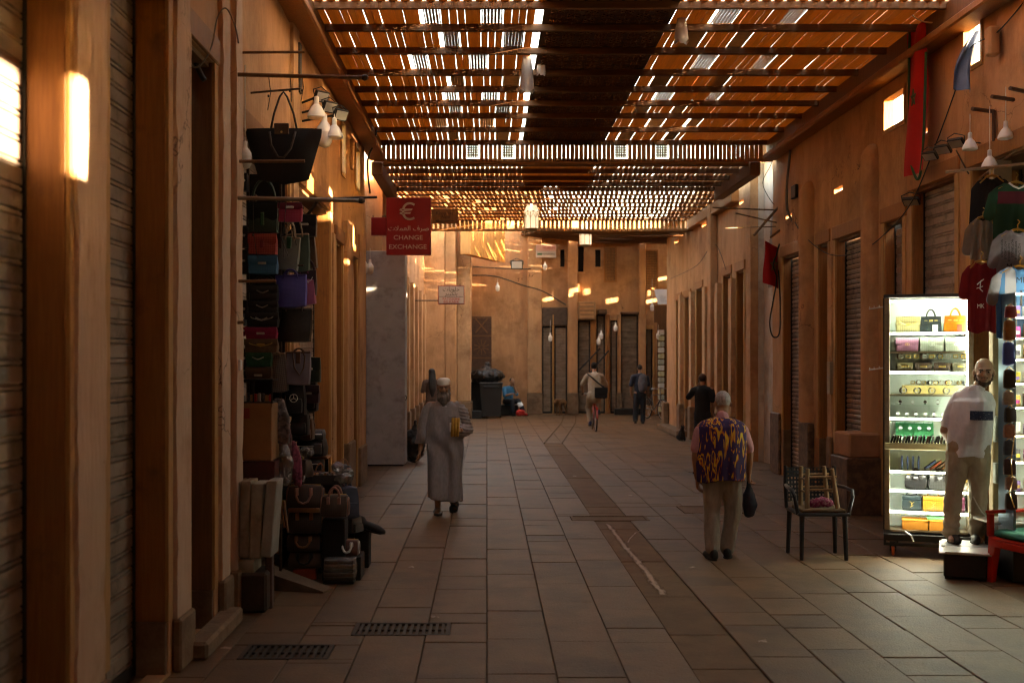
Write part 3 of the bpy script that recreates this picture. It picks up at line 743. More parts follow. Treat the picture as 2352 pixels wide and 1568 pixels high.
# carved centre panels: backing board with raised tracery
CARVB=mat('carved_back',(.10,.042,.018),(.07,.03,.013),.7,8)
CARV=mat('carved_tracery',(.20,.088,.035),(.14,.06,.024),.6,8)
def tracery(w_,h_):
    m=MB(); n=7
    c=w_/n; nyy=max(1,int(round(h_/c))); cy_=h_/nyy
    for i in range(n):
        for j in range(nyy):
            cx2,cyy=(i+.5)*c,(j+.5)*cy_
            for q in range(4):
                a=q*pi/2+pi/4*((i+j)%2); L=c*.5
                M=TR(cx2,cyy,0,a)
                m.box(.012,L,-.006,.006,-.014,-.001,M)
                m.box(-.004,.004,-L*.42,L*.42,-.012,-.001,M@TR(L*.62))
    return m
for k in range(8):
    y0,y1=BY[k]+.001,BY[k+1]-.001
    m=MB(); m.box(CP0,CP1,y0,y1,ZR+.004,ZR+.016); o=m.build('carved_panel',CARVB,rf)
    tm=tracery(CP1-CP0-.1,y1-y0-.06).build('tracery',CARV,o,fixn=False,kind='stuff'); tm.location=(CP0+.05,y0+.03,ZR+.004)
m=MB(); m.box(CP0,CP1,-12.9,11.998,ZR+.004,ZR+.016); m.build('carved_panel',CARVB,rf)
# wall plates under the eaves
for (x0,x1) in ((-2.04,-1.82),(4.84,5.06)):
    m=MB(); m.bev(x0,x1,-12.9,19.72,5.50,5.745,.02); m.build('wall_plate',WOOD_D,rf)
    m=MB(); q=.03 if x0<0 else -.03; m.bev(x0+(.0 if x0<0 else -.07),x1+(.07 if x0<0 else 0),-12.9,19.70,5.40,5.498,.02); m.build('wall_plate',WOOD_O,rf)
# lattice clerestory where the roof steps down
cl=thing('clerestory','upright slatted timber screen with lattice squares where the high roof steps down','screen')
x=-1.9; n=0
while x<4.72:
    if any(abs(x-PX(q,19.7))<.07 for q in (1074,1158,1415,1507)):
        w_=.20; lm=lattice(w_,.30,5,7,.01,-.75).mesh('lattice_square',LATM,fixn=False)
        link('lattice_square',lm,cl,M=TR(x,19.70,5.452)@Matrix.Rotation(pi/2,4,'X')); x+=w_+.03; continue
    w_=.070*R.uniform(.9,1.1); m=MB(); m.box(0,w_,0,.012,0,.325); link('slat',m.mesh('slat',ROOFW,fixn=False),cl,(x,19.69,5.428)); x+=w_+.007*R.uniform(.5,1.6)
for z in (5.43,5.755):
    m=MB(); m.bev(-1.95,4.95,19.66,19.72,z-.05,z,.006); m.build('rail',WOOD_O,cl)
# second roof
r2=thing('slatted_roof','lower slatted timber roof just past the lattice clerestory','roof')
Z2=5.40
B2=[19.78,20.55,21.35,22.1,22.75]
for y in B2: beam(y,-1.9,4.6,Z2,r2)
st=MB(); n2=0
for k in range(4):
    x=-1.9
    while x<4.6:
        w_=.074*R.uniform(.9,1.1); gap=.012*R.uniform(.4,1.6)
        if .6<x<1.9: gap=.002
        if R.random()<.03: gap=.035
        if n2<296:
            m=MB(); slat_mb(m,0,w_,0,B2[k+1]-B2[k]-.004,0,.011); link('slat',m.mesh('slat',ROOFW,fixn=False),r2,(x,B2[k]+.002,Z2)); n2+=1
        else: slat_mb(st,x,x+w_,B2[k]+.002,B2[k+1]-.002,Z2,.011)
        x+=w_+gap
st.build('slat_field',ROOFW,r2,kind='stuff',fixn=False)
for (x0,x1) in ((-2.0,-1.8),(4.55,4.75)):
    m=MB(); m.bev(x0,x1,19.72,22.8,5.15,5.395,.02); m.build('wall_plate',WOOD_D,r2)
# third roof, its slats turning with the lane
r3=thing('slatted_roof','bright gappy slatted roof above the two hanging lanterns','roof')
Z3=5.36
B3=[22.85+.62*i for i in range(9)]
for y in B3: beam(y,-1.95,5.05,Z3,r3,.032,.05)
st=MB()
n3=0
for k in range(8):
    x=-2.6
    while x<5.05:
        w_=.075*R.uniform(.85,1.15)
        right=x>1.9
        gap=(.028 if right else .011)*R.uniform(.5,1.5)
        if not right and R.random()<.14: gap=.04
        if R.random()<.03: gap+=.08
        sk=.068
        if x>-2.05:
            if n3<296 and k<4:
                m=MB(); slat_mb(m,0,w_,0,B3[k+1]-B3[k]-.004,0,.008,sk); link('slat',m.mesh('slat',ROOFW,fixn=False),r3,(x,B3[k]+.002,Z3)); n3+=1
            else: slat_mb(st,x,x+w_,B3[k]+.002,B3[k+1]-.002,Z3,.008,sk)
        x+=w_+gap
st.build('slat_field',ROOFW,r3,kind='stuff',fixn=False)
for (x0,x1) in ((-2.05,-1.85),(4.9,5.2)):
    m=MB(); m.bev(x0,x1,22.8,27.9,5.36-.25,5.355,.02); m.build('wall_plate',WOOD_O,r3)
m=MB(); m.bev(4.86,5.2,21.85,31.9,5.55,5.86,.03); m.build('wall_plate',WOOD_O,r3)
# small screen at the far step
c2=thing('clerestory','low bright slatted screen closing the step above the far lane','screen')
x=-1.6
while x<5.0:
    w_=.07*R.uniform(.9,1.1); m=MB(); m.box(0,w_,0,.012,0,.2); link('slat',m.mesh('slat',BAYW,fixn=False),c2,(x,27.86,5.14)); x+=w_+.035*R.uniform(.7,1.3)
    if R.random()<.05: x+=.14
m=MB(); m.bev(-1.7,5.05,27.83,27.90,5.08,5.138,.006); m.bev(-1.7,5.05,27.83,27.90,5.345,5.40,.006); m.build('rail',WOOD_O,c2)
# reed matting over the far lane
r4=thing('reed_roof','sagging reed matting roof over the far bend of the lane','roof')
REED=mat('reed_mat',(.30,.15,.06),(.19,.09,.035),.8,20,(.3,4,4),rnd=.2)
m=MB()
y=28.0
zr=lambda x,y: 5.15+(y-28)*.078+max(0,(4.5-x))*.02*(y-28)*.35
while y<40.5:
    z=.05*sin(y*1.7)+R.gauss(0,.012)
    for (x0,x1) in ((1.2,5.2),(5.0,9.6)):
        xm=(x0+x1)/2
        m.tube([(x0,y,zr(x0,y)+z+.03),(xm,y+R.gauss(0,.02),zr(xm,y)+z-.05),(x1,y,zr(x1,y)+z+.03)],.028*R.uniform(.8,1.2),5,False)
    y+=.050*R.uniform(.9,1.1)+(.05 if R.random()<.05 else 0)
m.build('reeds',REED,r4,kind='stuff')
for y in (29.5,31.8,34.1,36.4,38.6):
    m=MB(); m.tube([(1.2,y,zr(1.2,y)-.07),(4,y,zr(4,y)-.13),(9.6,y,zr(9.6,y)-.07)],.04,8); m.build('pole',ROOFB,r4)
r5=thing('slatted_roof','high open slatted roof above the wooden bay at the bend','roof')
m=MB(); x=-2.3
while x<1.3:
    slat_mb(m,x,x+.05,28.0,40.2,6.62,.012); x+=.22
m.build('slat_field',ROOFW,r5,kind='stuff',fixn=False)
m=MB(); m.bev(-2.3,1.35,28.0,28.2,5.42,6.6,.01); m.build('fascia_board',WOOD_D,r5)
for y in (30,32.5,35): beam(y,-2.3,1.3,6.62,r5)
y=28.22
while y<39.9:
    m=MB(); m.box(1.30,1.32,y,y+.16,zr(1.25,y)-.05,6.61); m.build('fascia_board',WOOD_D,r5,fixn=False); y+=.163 if R.random()<.85 else .19  # boards added to keep sun off the bay, thin gaps left for sparkles
# ================================================================== PEOPLE AND ANIMALS
def V(*a): return Vector(a)
def cap(mb,a,b,ra,rb,n=12,fl=1.0,side=None):
    """tapered capsule a->b; fl flattens it along `side`"""
    a,b=Vector(a),Vector(b); t=b-a; L=t.length
    if L<1e-6: t=V(0,0,1); L=1e-6
    t=t/L
    s=Vector(side) if side is not None else (V(0,1,0) if abs(t.y)<.9 else V(1,0,0))
    s=(s-t*s.dot(t)).normalized(); u=t.cross(s)
    rings=[]
    for k in range(1,5): an=-pi/2+k*pi/8; rings.append((a+t*(sin(an)*ra),cos(an)*ra))
    rings.append((a,ra)); rings.append((b,rb))
    for k in range(1,4): an=k*pi/8; rings.append((b+t*(sin(an)*rb),cos(an)*rb))
    base=len(mb.v)
    for c,r in rings:
        for k in range(n): an=2*pi*k/n; mb.v.append(tuple(c+s*(cos(an)*r*fl)+u*(sin(an)*r)))
    for i in range(len(rings)-1):
        for k in range(n): k2=(k+1)%n; mb.f.append((base+i*n+k,base+i*n+k2,base+(i+1)*n+k2,base+(i+1)*n+k))
    mb.f.append(tuple(base+k for k in range(n))[::-1]); e=base+(len(rings)-1)*n; mb.f.append(tuple(e+k for k in range(n)))
    return mb
def ell(mb,c,r,M=None,n=14):
    base=len(mb.v); m=n//2; c=Vector(c)
    for j in range(1,m):
        th=pi*j/m
        for k in range(n):
            an=2*pi*k/n; q=V(cos(an)*sin(th)*r[0],sin(an)*sin(th)*r[1],cos(th)*r[2])
            if M is not None: q=M@q
            mb.v.append(tuple(c+q))
    for j in range(m-2):
        for k in range(n): k2=(k+1)%n; mb.f.append((base+j*n+k,base+(j+1)*n+k,base+(j+1)*n+k2,base+j*n+k2))
    top=len(mb.v); q=V(0,0,r[2]); q=M@q if M is not None else q; mb.v.append(tuple(c+q)); mb.v.append(tuple(c-q))
    for k in range(n):
        k2=(k+1)%n; mb.f.append((top,base+k,base+k2)); e=base+(m-2)*n; mb.f.append((top+1,e+k2,e+k))
    return mb
def chain(mb,pts,rs,n=12,fl=1.0,side=None):
    for i in range(len(pts)-1): cap(mb,pts[i],pts[i+1],rs[i],rs[i+1],n,fl,side)
def remesh(mb,vox=.008,sm=3,fn=None):
    me=mb.mesh('tmp',None); o=bpy.data.objects.new('tmp',me); COL.objects.link(o)
    r=o.modifiers.new('r','REMESH'); r.mode='VOXEL'; r.voxel_size=vox
    s=o.modifiers.new('s','SMOOTH'); s.iterations=sm; s.factor=.5
    dg=bpy.context.evaluated_depsgraph_get(); ev=o.evaluated_get(dg)
    out=bpy.data.meshes.new_from_object(ev); bpy.data.objects.remove(o); bpy.data.meshes.remove(me)
    if fn:
        nor=[v.normal.copy() for v in out.vertices]
        for v,nn in zip(out.vertices,nor):
            d=fn(v.co,nn)
            if d is None: continue
            v.co = d if isinstance(d,Vector) else v.co+nn*d
    out.polygons.foreach_set('use_smooth',[True]*len(out.polygons))
    return out
def skinmesh(mb,name,mt,parent,vox=.008,sm=3,fn=None):
    me=remesh(mb,vox,sm,fn); me.name=name; me.materials.clear(); me.materials.append(mt); return link(name,me,parent)
def hand(mb,w,d,th,curl=.5,sc=1.0,spread=1.0):
    """w wrist, d direction of the hand, th thumb side"""
    w=Vector(w); d=Vector(d).normalized(); th=Vector(th); th=(th-d*th.dot(d)).normalized(); pn=d.cross(th)  # fingers curl towards pn
    q=lambda a,b,c: w+(d*a+th*b+pn*c)*sc
    for b in (-.026,-.009,.009,.026): cap(mb,q(.012,b*.7,0),q(.085,b,0),.017*sc,.0125*sc,8)
    for i,(b,L) in enumerate(((.031,.066),(.011,.075),(-.010,.070),(-.030,.054))):
        p=q(.088,b*spread,0); an=curl*.55; pts=[p]
        for s in (.45,.32,.23):
            an+=curl*.45; p=p+(d*cos(an)+pn*sin(an))*(L*s*1.05*sc); pts.append(p)
        chain(mb,pts,[.0098*sc,.0093*sc,.0085*sc,.0075*sc],8)
    chain(mb,[q(.02,.022,.004),q(.05,.052,.016),q(.078,.058,.026+.02*curl),q(.10,.050,.034+.03*curl)],[.015*sc,.012*sc,.0105*sc,.0085*sc],8)
def headm(mb,c,M,age=1.0):
    """skull, jaw, nose, ears, neck socket; local head faces -Y"""
    p=lambda x,y,z: Vector(c)+M@V(x,y,z)
    ell(mb,p(0,.012,.03),(.076,.097,.092),M); ell(mb,p(0,-.022,-.03),(.062,.074,.086),M)
    ell(mb,p(0,-.04,-.085),(.043,.043,.034),M)
    ell(mb,p(0,-.079,.028),(.052,.016,.014),M); ell(mb,p(.036,-.066,-.022),(.026,.022,.02),M); ell(mb,p(-.036,-.066,-.022),(.026,.022,.02),M)
    cap(mb,p(0,-.088,.012),p(0,-.111,-.026),.010,.0145,10); ell(mb,p(.012,-.100,-.029),(.010,.012,.008),M); ell(mb,p(-.012,-.100,-.029),(.010,.012,.008),M)
    ell(mb,p(0,-.088,-.056),(.025,.013,.009),M); ell(mb,p(0,-.086,-.068),(.022,.012,.009),M)
    for s in (-1,1): ell(mb,p(s*.079,.014,-.006),(.011,.022,.032),M)
EYEM=mat('eye_dark',(.03,.02,.015),rough=.25); EYEW=mat('eye_white',(.30,.25,.21),rough=.4); LIP=mat('lip',(.22,.095,.065),rough=.6)
def face(parent,c,M,browm,brow=True):
    p=lambda x,y,z: Vector(c)+M@V(x,y,z)
    for s in (-1,1):
        m=MB(); ell(m,p(s*.031,-.0795,.006),(.0125,.008,.0055),M,10); e=m.build('eye',EYEW,parent,smooth=True)
        m=MB(); ell(m,p(s*.031,-.0875,.006),(.0062,.0035,.0062),M,8); m.build('iris',EYEM,e,smooth=True)
        m=MB(); cap(m,p(s*.014,-.0935,.024),p(s*.048,-.082,.028),.0055,.004,8); m.build('eyebrow',browm,parent,smooth=True)
    m=MB(); ell(m,p(0,-.0985,-.0615),(.020,.004,.0035),M,10); m.build('lips',LIP,parent,smooth=True)
def folds(k=7.0,amp=.008,vz=.35):
    def f(co,n): return amp*nz(co.x*k+3,co.y*k,co.z*k*vz)+amp*.5*nz(co.x*k*2.3,co.y*k*2.3+5,co.z*k*.9)
    return f
def shoe(parent,a,yaw,mt,L=.27,toe=0.0,name='shoe',solem=None):
    """a: ankle-floor point, foot points to -Y turned by yaw"""
    m=MB(); M=TR(a[0],a[1],a[2],yaw)@Matrix.Rotation(toe,4,'X')
    P=lambda x,y,z: M@V(x,y,z)
    chain(m,[P(0,.06,.045),P(0,-.05,.045),P(.006,-.13,.036),P(.004,-L+.09,.028)],[.042,.043,.044,.034],10)
    ell(m,P(0,.05,.07),(.042,.05,.05))
    def fl(co,n):
        q=M.inverted()@co
        if q.z<.012: q.z=.012; return M@q
    o=skinmesh(m,name,mt,parent,.009,2,fl)
    m=MB()
    pts=[(.0+.043*cos(a_)*(1 if -pi/2<a_<pi/2 else 1),0) for a_ in (0,)]
    poly=[]
    for k in range(16):
        an=2*pi*k/16; y=-.035-(L/2+.005)*-sin(an)*1.0; poly.append((.048*cos(an)*(1.0 if sin(an)>0 else .88),-.045+(L/2)*sin(an)))
    m.prism(poly,0,.014,lambda x,y,z:M@V(x,y,z)); m.build('sole',solem or mat('sole_dark',(.03,.022,.018),rough=.8),o)
    return o
SK1=mat('skin_brown',(.36,.185,.11),(.30,.15,.085),.55,14,sub=None); SK2=mat('skin_tan',(.40,.22,.14),(.34,.18,.11),.5,14); SK3=mat('skin_olive',(.33,.17,.10),(.28,.14,.08),.55,14)
# ---- bearded man in a long grey robe
def person(label,loc,rz,group=None): return thing('person',label,'person',loc,rz,group)
H1=person('bearded man in long grey robe and white cap walking with yellow bread rings',(-.55,14.62,0),0)
HC=V(0,-.045,1.605); HM=Matrix.Rotation(radians(4),3,'X')
b=MB()
headm(b,HC,HM); cap(b,V(0,.01,1.36),V(0,-.02,1.53),.062,.055)
chain(b,[V(0,0,.92),V(0,0,1.1),V(0,.01,1.33)],[.15,.155,.15],14,.72)
for s in (-1,1): cap(b,V(s*.08,.01,1.36),V(s*.18,.01,1.37),.07,.065)
chain(b,[V(-.20,.01,1.36),V(-.255,.03,1.08),V(-.305,-.03,.82)],[.05,.042,.032]); hand(b,(-.308,-.035,.81),(-.04,-.08,-1),(.25,-1,0),.55)
chain(b,[V(.20,.01,1.36),V(.285,.05,1.06),V(.215,-.19,1.075)],[.05,.044,.030]); hand(b,(.21,-.20,1.075),(-.25,-1,.25),(-.3,.2,1),.75)
chain(b,[V(-.085,0,.92),V(-.085,-.06,.50),V(-.075,-.10,.085)],[.085,.056,.036]); cap(b,V(-.075,-.09,.05),V(-.085,-.24,.03),.035,.028)
chain(b,[V(.085,0,.92),V(.125,-.02,.50),V(.135,.22,.17)],[.085,.056,.036]); cap(b,V(.135,.21,.13),V(.14,.10,.045),.035,.028)
skinmesh(b,'body',SK1,H1,.007,3)
HAIRG=mat('hair_grey',(.22,.19,.17),(.10,.08,.07),.8,60,(1,1,.25),(.35,.65)); HAIRW=mat('hair_white_grey',(.40,.37,.35),(.24,.21,.20),.8,70,(1,1,.3))
face(H1,HC,HM,mat('brow_dark',(.05,.035,.028),rough=.8))
bd=MB(); p=lambda x,y,z: HC+HM@V(x,y,z)
for i,(x,y,z,r) in enumerate(((0,-.085,-.088,.034),(.030,-.07,-.078,.03),(-.030,-.07,-.078,.03),(.058,-.035,-.07,.034),(-.058,-.035,-.07,.034),(.064,-.008,-.03,.020),(-.064,-.008,-.03,.020),(0,-.10,-.125,.045),(.040,-.075,-.12,.050),(-.040,-.075,-.12,.050),(.012,-.10,-.17,.038),(-.014,-.10,-.165,.036),(0,-.095,-.205,.02),(.052,-.05,-.10,.03),(-.052,-.05,-.10,.03),(.026,-.094,-.048,.012),(-.026,-.094,-.048,.012),(0,-.102,-.046,.010))):
    ell(bd,p(x,y,z),(r,r*.8,r*1.1))
skinmesh(bd,'beard',HAIRG,H1,.007,2,lambda co,n:.006*nz(co.x*60,co.y*60,co.z*14)+.003*nz(co.x*120,co.y*120,co.z*30))
cp=MB(); cp.lathe([(.0815,0),(.0835,.03),(.082,.055),(.072,.075),(.045,.084),(.002,.086)],24,Matrix.Translation(p(0,.012,.045))@HM.to_4x4()@Matrix.Diagonal((1.0,1.22,1.0,1)))
cp.build('cap',mat('cap_white',(.82,.78,.72),(.72,.67,.60),.8,90),H1,smooth=50)
ROBE=mat('robe_grey',(.30,.275,.275),(.24,.22,.22),.85,40,(1,1,.4),bump=.05,bscale=200)
rb_=MB()
def robe_ring(z):
    t=(1.40-z)/(1.40-.25)
    rx=.205+.02*sin(t*pi)+.03*t; ry=.125+.045*sin(min(1,t*1.4)*pi)*.6+.055*t
    return rx,ry
def robe_pt(u,v):
    z=1.44-(1.44-.19)*v; a=2*pi*u
    if v<.06: f=v/.06; rx,ry=robe_ring(1.37); rx=.085+(rx-.085)*f**.6; ry=.085+(ry-.085)*f**.7
    else: rx,ry=robe_ring(min(z,1.37))
    fa=max(0,v-.25)
    fo=.022*fa*sin(a*7+1.2)+.030*fa*sin(a*4+2.5+v*1.5)+.016*fa*sin(a*11)
    x=cos(a)*(rx+fo); y=sin(a)*(ry+fo)-.05*fa*(1 if sin(a)<0 else .2)*(.6+.4*cos(a*1+2.2))
    if v>.55: x+=.0; y+=-.03*(v-.55)*cos(a-pi)*2
    return (x,y,z-.035*max(0,v-.9)/.1*cos(a))
rb_.grid(48,34,robe_pt,closeu=True)
rb_.f.append(tuple(range(48))[::-1]); e=33*48; rb_.f.append(tuple(range(e,e+48)))
chain(rb_,[V(-.17,.01,1.355),V(-.215,.015,1.29),V(-.262,.03,1.07),V(-.295,0,.93)],[.080,.080,.072,.072]); cap(rb_,V(-.295,0,.93),V(-.31,-.02,.86),.070,.064)
chain(rb_,[V(.17,.01,1.355),V(.225,.02,1.29),V(.30,.06,1.07),V(.245,-.10,1.05)],[.085,.086,.082,.074])
def rf_(co,n):
    if co.x<-.2 and co.z<.90:
        q=co.copy(); q.z=.895+.02*(co.x+.34)+.01*nz(co.x*20,co.y*20,1); return q
    d=.007*nz(co.x*9+3,co.y*9,co.z*2.2)+.004*nz(co.x*22,co.y*22,co.z*9)
    k_=max(0,min(1,(1.3-co.z)/.5)); d+=.045*k_*nz(co.x*6,co.y*4+2,co.z*1.3)
    d+=.017*k_*sin(co.x*30+co.z*9+5*nz(co.x*3,1,co.z*2))*(.4+.6*min(1,max(0,(co.z-.3)/.4)))
    if co.x>.2 and co.z>.95: d+=.006*sin(co.z*150+co.x*30)
    return d
skinmesh(rb_,'robe',ROBE,H1,.0085,2,rf_)
m=MB(); m.bev(.015,.042,-.178,-.168,1.14,1.375,.003); o=m.build('placket',mat('placket',(.50,.46,.47),rough=.8),H1); o.rotation_euler=(radians(-2),0,0)
for z in (1.16,1.20,1.24):
    m=MB(); ell(m,(.028,-.176-.006,z),(.006,.004,.006)); m.build('button',EYEM,o)
m=MB(); m.bev(.065,.165,-.172,-.166,1.13,1.25,.004); m.build('pocket',ROBE,H1)
# sandals
SAND=mat('sandal_black',(.025,.02,.018),rough=.6)
def sandal(par,x,y,z,yaw,pitch):
    M=TR(x,y,z,yaw)@Matrix.Rotation(pitch,4,'X')@Matrix.Diagonal((1.22,1.12,1.2,1)); m=MB()
    poly=[(.047*cos(2*pi*k/16)*(1 if sin(2*pi*k/16)<0 else .85),-.08+.135*sin(2*pi*k/16)) for k in range(16)]
    m.prism(poly,0,.024,lambda a,b_,c:M@V(a,b_,c)); s=m.build('sandal',SAND,par)
    for yy in (-.13,-.06):
        m=MB(); pts=[M@V(.048*cos(a),yy,.02+.052*sin(a)) for a in [pi*k/8 for k in range(9)]]
        for i in range(8): 
            a0,a1=pts[i],pts[i+1]; dy=(M.to_3x3()@V(0,.02,0)); m.quad(tuple(a0-dy),tuple(a1-dy),tuple(a1+dy),tuple(a0+dy))
        m.build('strap',SAND,s)
sandal(H1,-.08,-.07,0,.1,0); sandal(H1,.138,.235,.09,-.15,radians(33))
# the bread rings he carries, a thing of its own
br=thing('bread_rings','yellow bread rings in white paper held by the bearded man','bread',(-.55+.155,14.62-.315,1.12))
BREAD=mat('bread_yellow',(.62,.36,.07),(.48,.24,.04),.6,20)
for k in range(3):
    m=MB(); pts=[(-.035+k*.035+.006*cos(a),.055*sin(a)*.6-.01*k,.0+.105*cos(a)) for a in [2*pi*i/20 for i in range(20)]]
    pts.append(pts[0]); m.tube(pts,.0185,8,False); m.build('ring',BREAD,br,smooth=True)
m=MB(); m.bev(-.075,-.02,-.03,.03,-.06,.055,.008); m.build('paper_wrap',mat('paper_white',(.62,.58,.54),rough=.8),br)

# ---- man in flame patterned waistcoat seen from behind
def flame_mat():
    m=bpy.data.materials.new('flame_print'); m.use_nodes=True; n=m.node_tree.nodes; l=m.node_tree.links; b=n['Principled BSDF']
    tc=n.new('ShaderNodeTexCoord'); mp=n.new('ShaderNodeMapping'); mp.inputs['Scale'].default_value=(40,26,8.5)
    l.new(tc.outputs['Object'],mp.inputs[0])
    ns=n.new('ShaderNodeTexNoise'); ns.inputs['Scale'].default_value=.55; ns.inputs['Detail'].default_value=1.5; ns.inputs['Distortion'].default_value=1.3
    l.new(mp.outputs[0],ns.inputs[0])
    cr=n.new('ShaderNodeValToRGB'); E=cr.color_ramp.elements
    E[0].position=.0; E[0].color=(.020,.006,.055,1); E[1].position=.52; E[1].color=(.030,.008,.075,1)
    for p_,c in ((.532,(.30,.045,.02,1)),(.552,(.55,.16,.02,1)),(.585,(.68,.40,.03,1)),(.63,(.66,.46,.05,1)),(.645,(.30,.06,.03,1)),(.67,(.03,.008,.07,1))):
        e=E.new(p_); e.color=c
    l.new(ns.outputs[0],cr.inputs[0]); l.new(cr.outputs[0],b.inputs['Base Color']); b.inputs['Roughness'].default_value=.8
    return m
FLAME=flame_mat()
H2=person('grey haired man in purple flame print waistcoat walking away with a dark bag',(2.33,11.3,0),pi)   # faces +Y
HC=V(-.03,-.085,1.535); HM=Matrix.Rotation(radians(14),3,'X')
b=MB(); headm(b,HC,HM); cap(b,V(-.01,-.02,1.32),HC+V(0,.02,-.07),.062,.056)
chain(b,[V(0,0,.86),V(0,.02,1.05),V(0,0,1.27)],[.145,.14,.15],14,.7)
for s in (-1,1): cap(b,V(s*.07,0,1.32),V(s*.17,0,1.31),.068,.062)
# his right arm is at +x in image => local -x (he faces away)
chain(b,[V(-.20,0,1.30),V(-.275,.01,1.04),V(-.285,-.05,.85)],[.05,.043,.030]); hand(b,(-.285,-.055,.84),(0,-.05,-1),(.1,-1,0),1.1)
chain(b,[V(.20,0,1.30),V(.255,.0,1.02),V(.225,-.08,.80)],[.05,.043,.030]); hand(b,(.222,-.085,.79),(-.05,-.15,-1),(-.4,-1,0),.6)
chain(b,[V(.085,0,.86),V(.095,-.02,.47),V(.10,.06,.09)],[.09,.058,.04]); cap(b,V(.09,.05,.05),V(.09,-.08,.035),.036,.03)
chain(b,[V(-.085,0,.86),V(-.125,-.04,.47),V(-.075,-.06,.09)],[.09,.058,.04]); cap(b,V(-.075,-.06,.05),V(-.08,-.18,.035),.036,.03)
skinmesh(b,'body',SK3,H2,.0075,3); face(H2,HC,HM,HAIRW)
hr=MB(); p=lambda x,y,z: HC+HM@V(x,y,z)
ell(hr,p(0,.016,.036),(.0795,.0985,.094),HM)
def hairf(co,n):
    q=HM.inverted()@(co-HC)
    d=.0015*nz(co.x*200,co.y*200,co.z*200)
    if q.z<-.03-.25*max(0,q.y-.04)*0 and q.y<.12 and q.z<-.035: d-=.02
    if q.y<-.045: d-=.03*min(1,(-.045-q.y)/.03)
    if q.z<.02 and q.y<.0: d-=.02
    return d
skinmesh(hr,'hair',HAIRW,H2,.0075,1,hairf)
ts=MB(); chain(ts,[V(-.14,0,1.29),V(-.205,0,1.265),V(-.262,.01,1.10)],[.066,.068,.064]); chain(ts,[V(.14,0,1.29),V(.205,0,1.265),V(.245,0,1.10)],[.066,.068,.064]); cap(ts,V(-.15,0,1.31),V(.15,0,1.31),.07,.07); cap(ts,V(0,-.0,1.32),V(-.015,-.025,1.405),.075,.066)
skinmesh(ts,'tee_shirt',mat('tee_pink',(.52,.26,.27),(.44,.21,.22),.85,30),H2,.009,3,folds(14,.006,.5))
vs_=MB()
def vest_pt(u,v):
    z=1.40-(1.40-.80)*v; a=2*pi*u
    if v<.12: f=(v/.12); rx=.09+.150*f**.5; ry=.085+.060*f**.6
    else: rx=.240+.012*sin(v*pi)-.02*v+.008*v; ry=.145+.02*sin(v*pi)+.015*v
    fo=.010*v*sin(a*5+1)+.008*v*sin(a*9+2)
    return (cos(a)*(rx+fo),sin(a)*(ry+fo)+.01,z-.03*v*(.5+.5*sin(a*1+1.2))-.015*v*sin(a*3))
vs_.grid(44,22,vest_pt,closeu=True); vs_.f.append(tuple(range(44))[::-1]); e=21*44; vs_.f.append(tuple(range(e,e+44)))
skinmesh(vs_,'waistcoat',FLAME,H2,.0085,2,folds(10,.006,.3))
TRS=mat('trouser_taupe',(.32,.27,.22),(.25,.205,.165),.8,30,(1,1,.3))
tr=MB(); cap(tr,V(-.055,0,.86),V(.055,0,.86),.135,.135,14,.85); cap(tr,V(-.05,0,.78),V(.05,0,.78),.118,.118,14,.85)
chain(tr,[V(.08,0,.76),V(.095,-.015,.46),V(.10,.05,.12)],[.108,.080,.078]); chain(tr,[V(-.09,0,.76),V(-.125,-.035,.46),V(-.075,-.055,.10)],[.108,.084,.076])
skinmesh(tr,'trousers',TRS,H2,.009,3,folds(9,.012,.3))
shoe(H2,(.10,.05,0),.15,mat('shoe_black',(.02,.017,.015),rough=.55)); shoe(H2,(-.075,-.06,0),-.25,MC['shoe_black'])
m=MB(); m.tube([(.222+.04*cos(a),-.08+.04*sin(a),.845+.008*sin(a)) for a in [2*pi*k/16 for k in range(17)]],.011,6,False); m.build('wrist_band',CORDB,H2)
bg2=thing('small_bag','dark blue drawstring bag hanging from the walking man\'s hand','bag',(2.33+.295,11.3+.06,.58))
m=MB(); chain(m,[V(0,0,-.13),V(.0,0,-.05),V(-.005,0,.04),V(-.012,0,.13),V(-.012,0,.18)],[.055,.075,.060,.028,.02],12,.7)
skinmesh(m,'pouch',mat('cloth_navy',(.015,.017,.028),rough=.8),bg2,.008,2,folds(14,.01,.5))
# ---- stall holder in a white shirt
H3=person('stall holder in white short sleeved shirt and khaki trousers standing before the lit cabinet',(4.55,10.75,.252),radians(-13))
HC=V(.13,-.05,1.605); HM=(Matrix.Rotation(radians(-8),3,'Z')@Matrix.Rotation(radians(2),3,'X'))*1.1
b=MB(); headm(b,HC,HM); cap(b,V(.06,0,1.38),HC+V(-.01,.03,-.08),.066,.06)
chain(b,[V(0,0,.92),V(.02,-.02,1.1),V(.04,0,1.33)],[.14,.145,.135],14,.72)
for s in (-1,1): cap(b,V(.035+s*.05,0,1.335),V(.035+s*.12,0,1.335),.052,.05)
chain(b,[V(-.11,.01,1.335),V(-.20,.06,1.05),V(-.12,.17,.90)],[.050,.045,.032]); hand(b,(-.125,.175,.895),(1,.1,-.25),(0,.2,1),.6)
chain(b,[V(.175,.01,1.34),V(.19,.12,1.08),V(.10,.20,.93)],[.054,.045,.032]); hand(b,(.095,.20,.93),(-1,.1,-.2),(0,.2,1),.6)
chain(b,[V(-.09,0,.92),V(-.12,-.02,.50),V(-.145,.0,.09)],[.09,.06,.04]); cap(b,V(-.145,.0,.05),V(-.17,-.13,.035),.036,.03)
chain(b,[V(.09,0,.92),V(.075,-.02,.50),V(.07,.04,.09)],[.09,.06,.04]); cap(b,V(.07,.04,.05),V(.09,-.09,.035),.036,.03)
